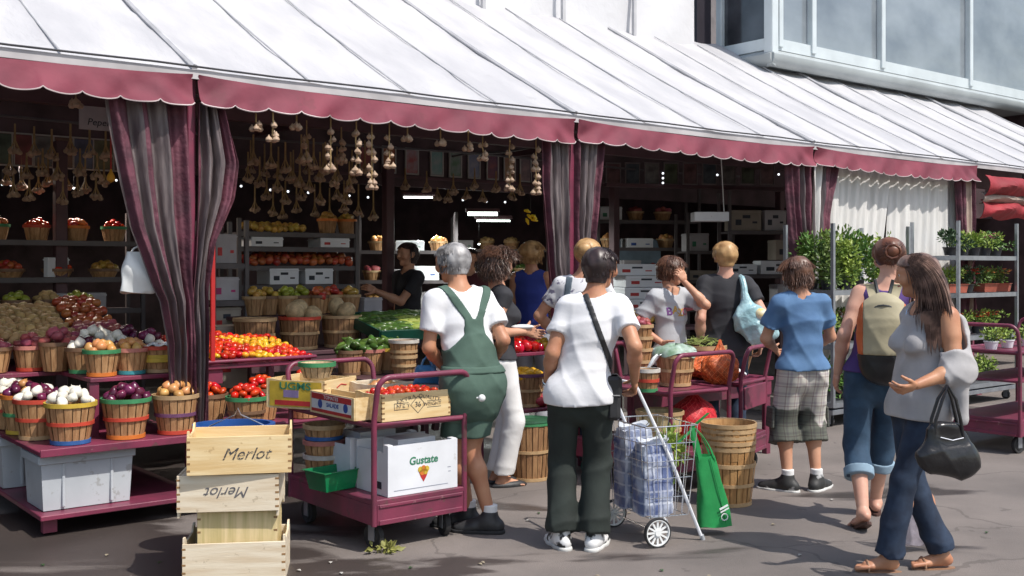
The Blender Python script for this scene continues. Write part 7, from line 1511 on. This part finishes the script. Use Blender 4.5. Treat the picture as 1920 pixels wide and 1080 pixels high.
def push(pt):
    sh = m9.N; d = pt-sh
    if pt.z < sh.z-.0: # keep the hair outside shoulders and back
        r2_ = Vector((pt.x-m9.chest.x, pt.y-m9.chest.y, 0)); f_ = r2_.dot(m9.fd); l_ = r2_.dot(m9.rt); e = math.hypot(l_/.185, f_/.135)
        if e < 1 and e > 1e-4: k = 1/e; r2_ = m9.rt*l_*k+m9.fd*f_*k; return Vector((m9.chest.x+r2_.x, m9.chest.y+r2_.y, pt.z))
    elif pt.z < sh.z+.07: 
        l_ = Vector((d.x, d.y, 0)); 
        if l_.length < .075 and l_.length > 1e-4: l_ = l_.normalized()*.075; return Vector((sh.x+l_.x, sh.y+l_.y, pt.z))
    return pt
m9.hair_push = push
hair(m9, HLONG, 'long', 4200, .31, 9, low=-.075, base=.014, lift=.10, front=.05, curl=.03, back=.28, mass=[P(m9.hc-m9.hf*.045, m9.hc-m9.hf*.085-m9.hu*.16, .070, .060, .04), P(m9.hc-m9.hf*.085-m9.hu*.14, m9.hc-m9.hf*.15-m9.hu*.25, .058, .028, .04)])
cen = m9.hc-m9.hf*.05; gh = folds(.006, 1.5)
bagP = wl(yw, .055, -.34, .70)
fb = thing('handbag', 'black leather handbag hanging from the elbow of the woman in the foreground', 'handbag', (p.x+.02, p.y-.42, .70), R(8))
LEA = mat('black_leather', (.016,.016,.018), .28, .4, 12, .5, 30, bd=.006); gl = folds(.007, 1.1)
link('bag_body', np_mesh('bag_body', [sdf_mesh([P((-.075,0,-.03), (.085,0,-.06), .082, .090, .05, (Vector((0,1,0)), .6)), P((-.055,0,.06), (.06,0,.05), .055, .050, .05, (Vector((0,1,0)), .5)), P((-.03,0,.11), (.035,0,.105), .028, .028, .04)], .007, lambda F_, X, Y, Z: F_+gl(X, Y, Z))], LEA), fb)
for s, y in ((-1, -.02), (1, .02)): part('strap', MB().tube([(-.075, y, .06), (-.07, y, .15), (-.035, y, .25), (.0, y*.4, .315), (.035, y, .25), (.06, y, .15), (.075, y, .06)], .0085, 7), LEA, fb, smooth=True)
part('zip', MB().tube([(-.06, -.045, .07), (0, -.050, .055), (.06, -.045, .065)], .003, 5), CHROME, fb, smooth=True)
CLR = mat('clear_lilac_plastic', (.50,.46,.54), .15, .3, 8, .8, 20, alpha=.62, bd=.02)
carrier(tuple(AT(1718, 6.0, .37)), R(25), 'translucent plastic carrier bag hanging low between the two women on the right', .15, .33, CLR, handle=.14, seed=8, depth=.06, flare=.05)
# ---- dim figures in the hall
p = AT(997, 10.4)
m10 = person('blonde person in a royal blue sleeveless top standing in the dim hall', p.x, p.y, R(-20), 1.84, SKINT, b=1.0, fem=True, h=.014, feet='none', faces=False, arms=[None, ((.15, .30, 1.15), (1, -1, -.5))])
top(m10, fab('royal_blue_jersey', (.03,.05,.28)), .012, 0, hem=.95, tank=True, h=.013); pants(m10, fab('pale_skirt_cloth', (.35,.36,.40)), .02, h=.013); hair(m10, HBLOND, 'short', 690, .08, 12, low=-.06)
p = AT(765, 11.2)
m11 = person('vendor in a black shirt in the dark hall, reaching to the left over the produce', p.x, p.y, R(130), 1.84, SKIN, b=1.0, h=.014, feet='none', faces=False, arms=[(wl(R(130), -.30, -.25, 1.35), (0, 0, -1)), (wl(R(130), -.15, .35, 1.1), (0, 0, -1))])
top(m11, BLKT, .016, .6, hem=.9, h=.013); pants(m11, DENIM, .016, h=.013); hair(m11, HDARK, 'short', 690, .05, 13)
p = AT(880, 12.0)
m12 = person('vendor in a dark red shirt far back in the dark hall', p.x, p.y, R(170), 1.80, SKIN, b=1.0, h=.014, feet='none', faces=False, arms=[None, None])
top(m12, fab('dull_red_cotton', (.10,.02,.03)), .016, .6, hem=.9, h=.013); pants(m12, DENIM, .016, h=.013); hair(m12, HDARK, 'short', 690, .05, 14)
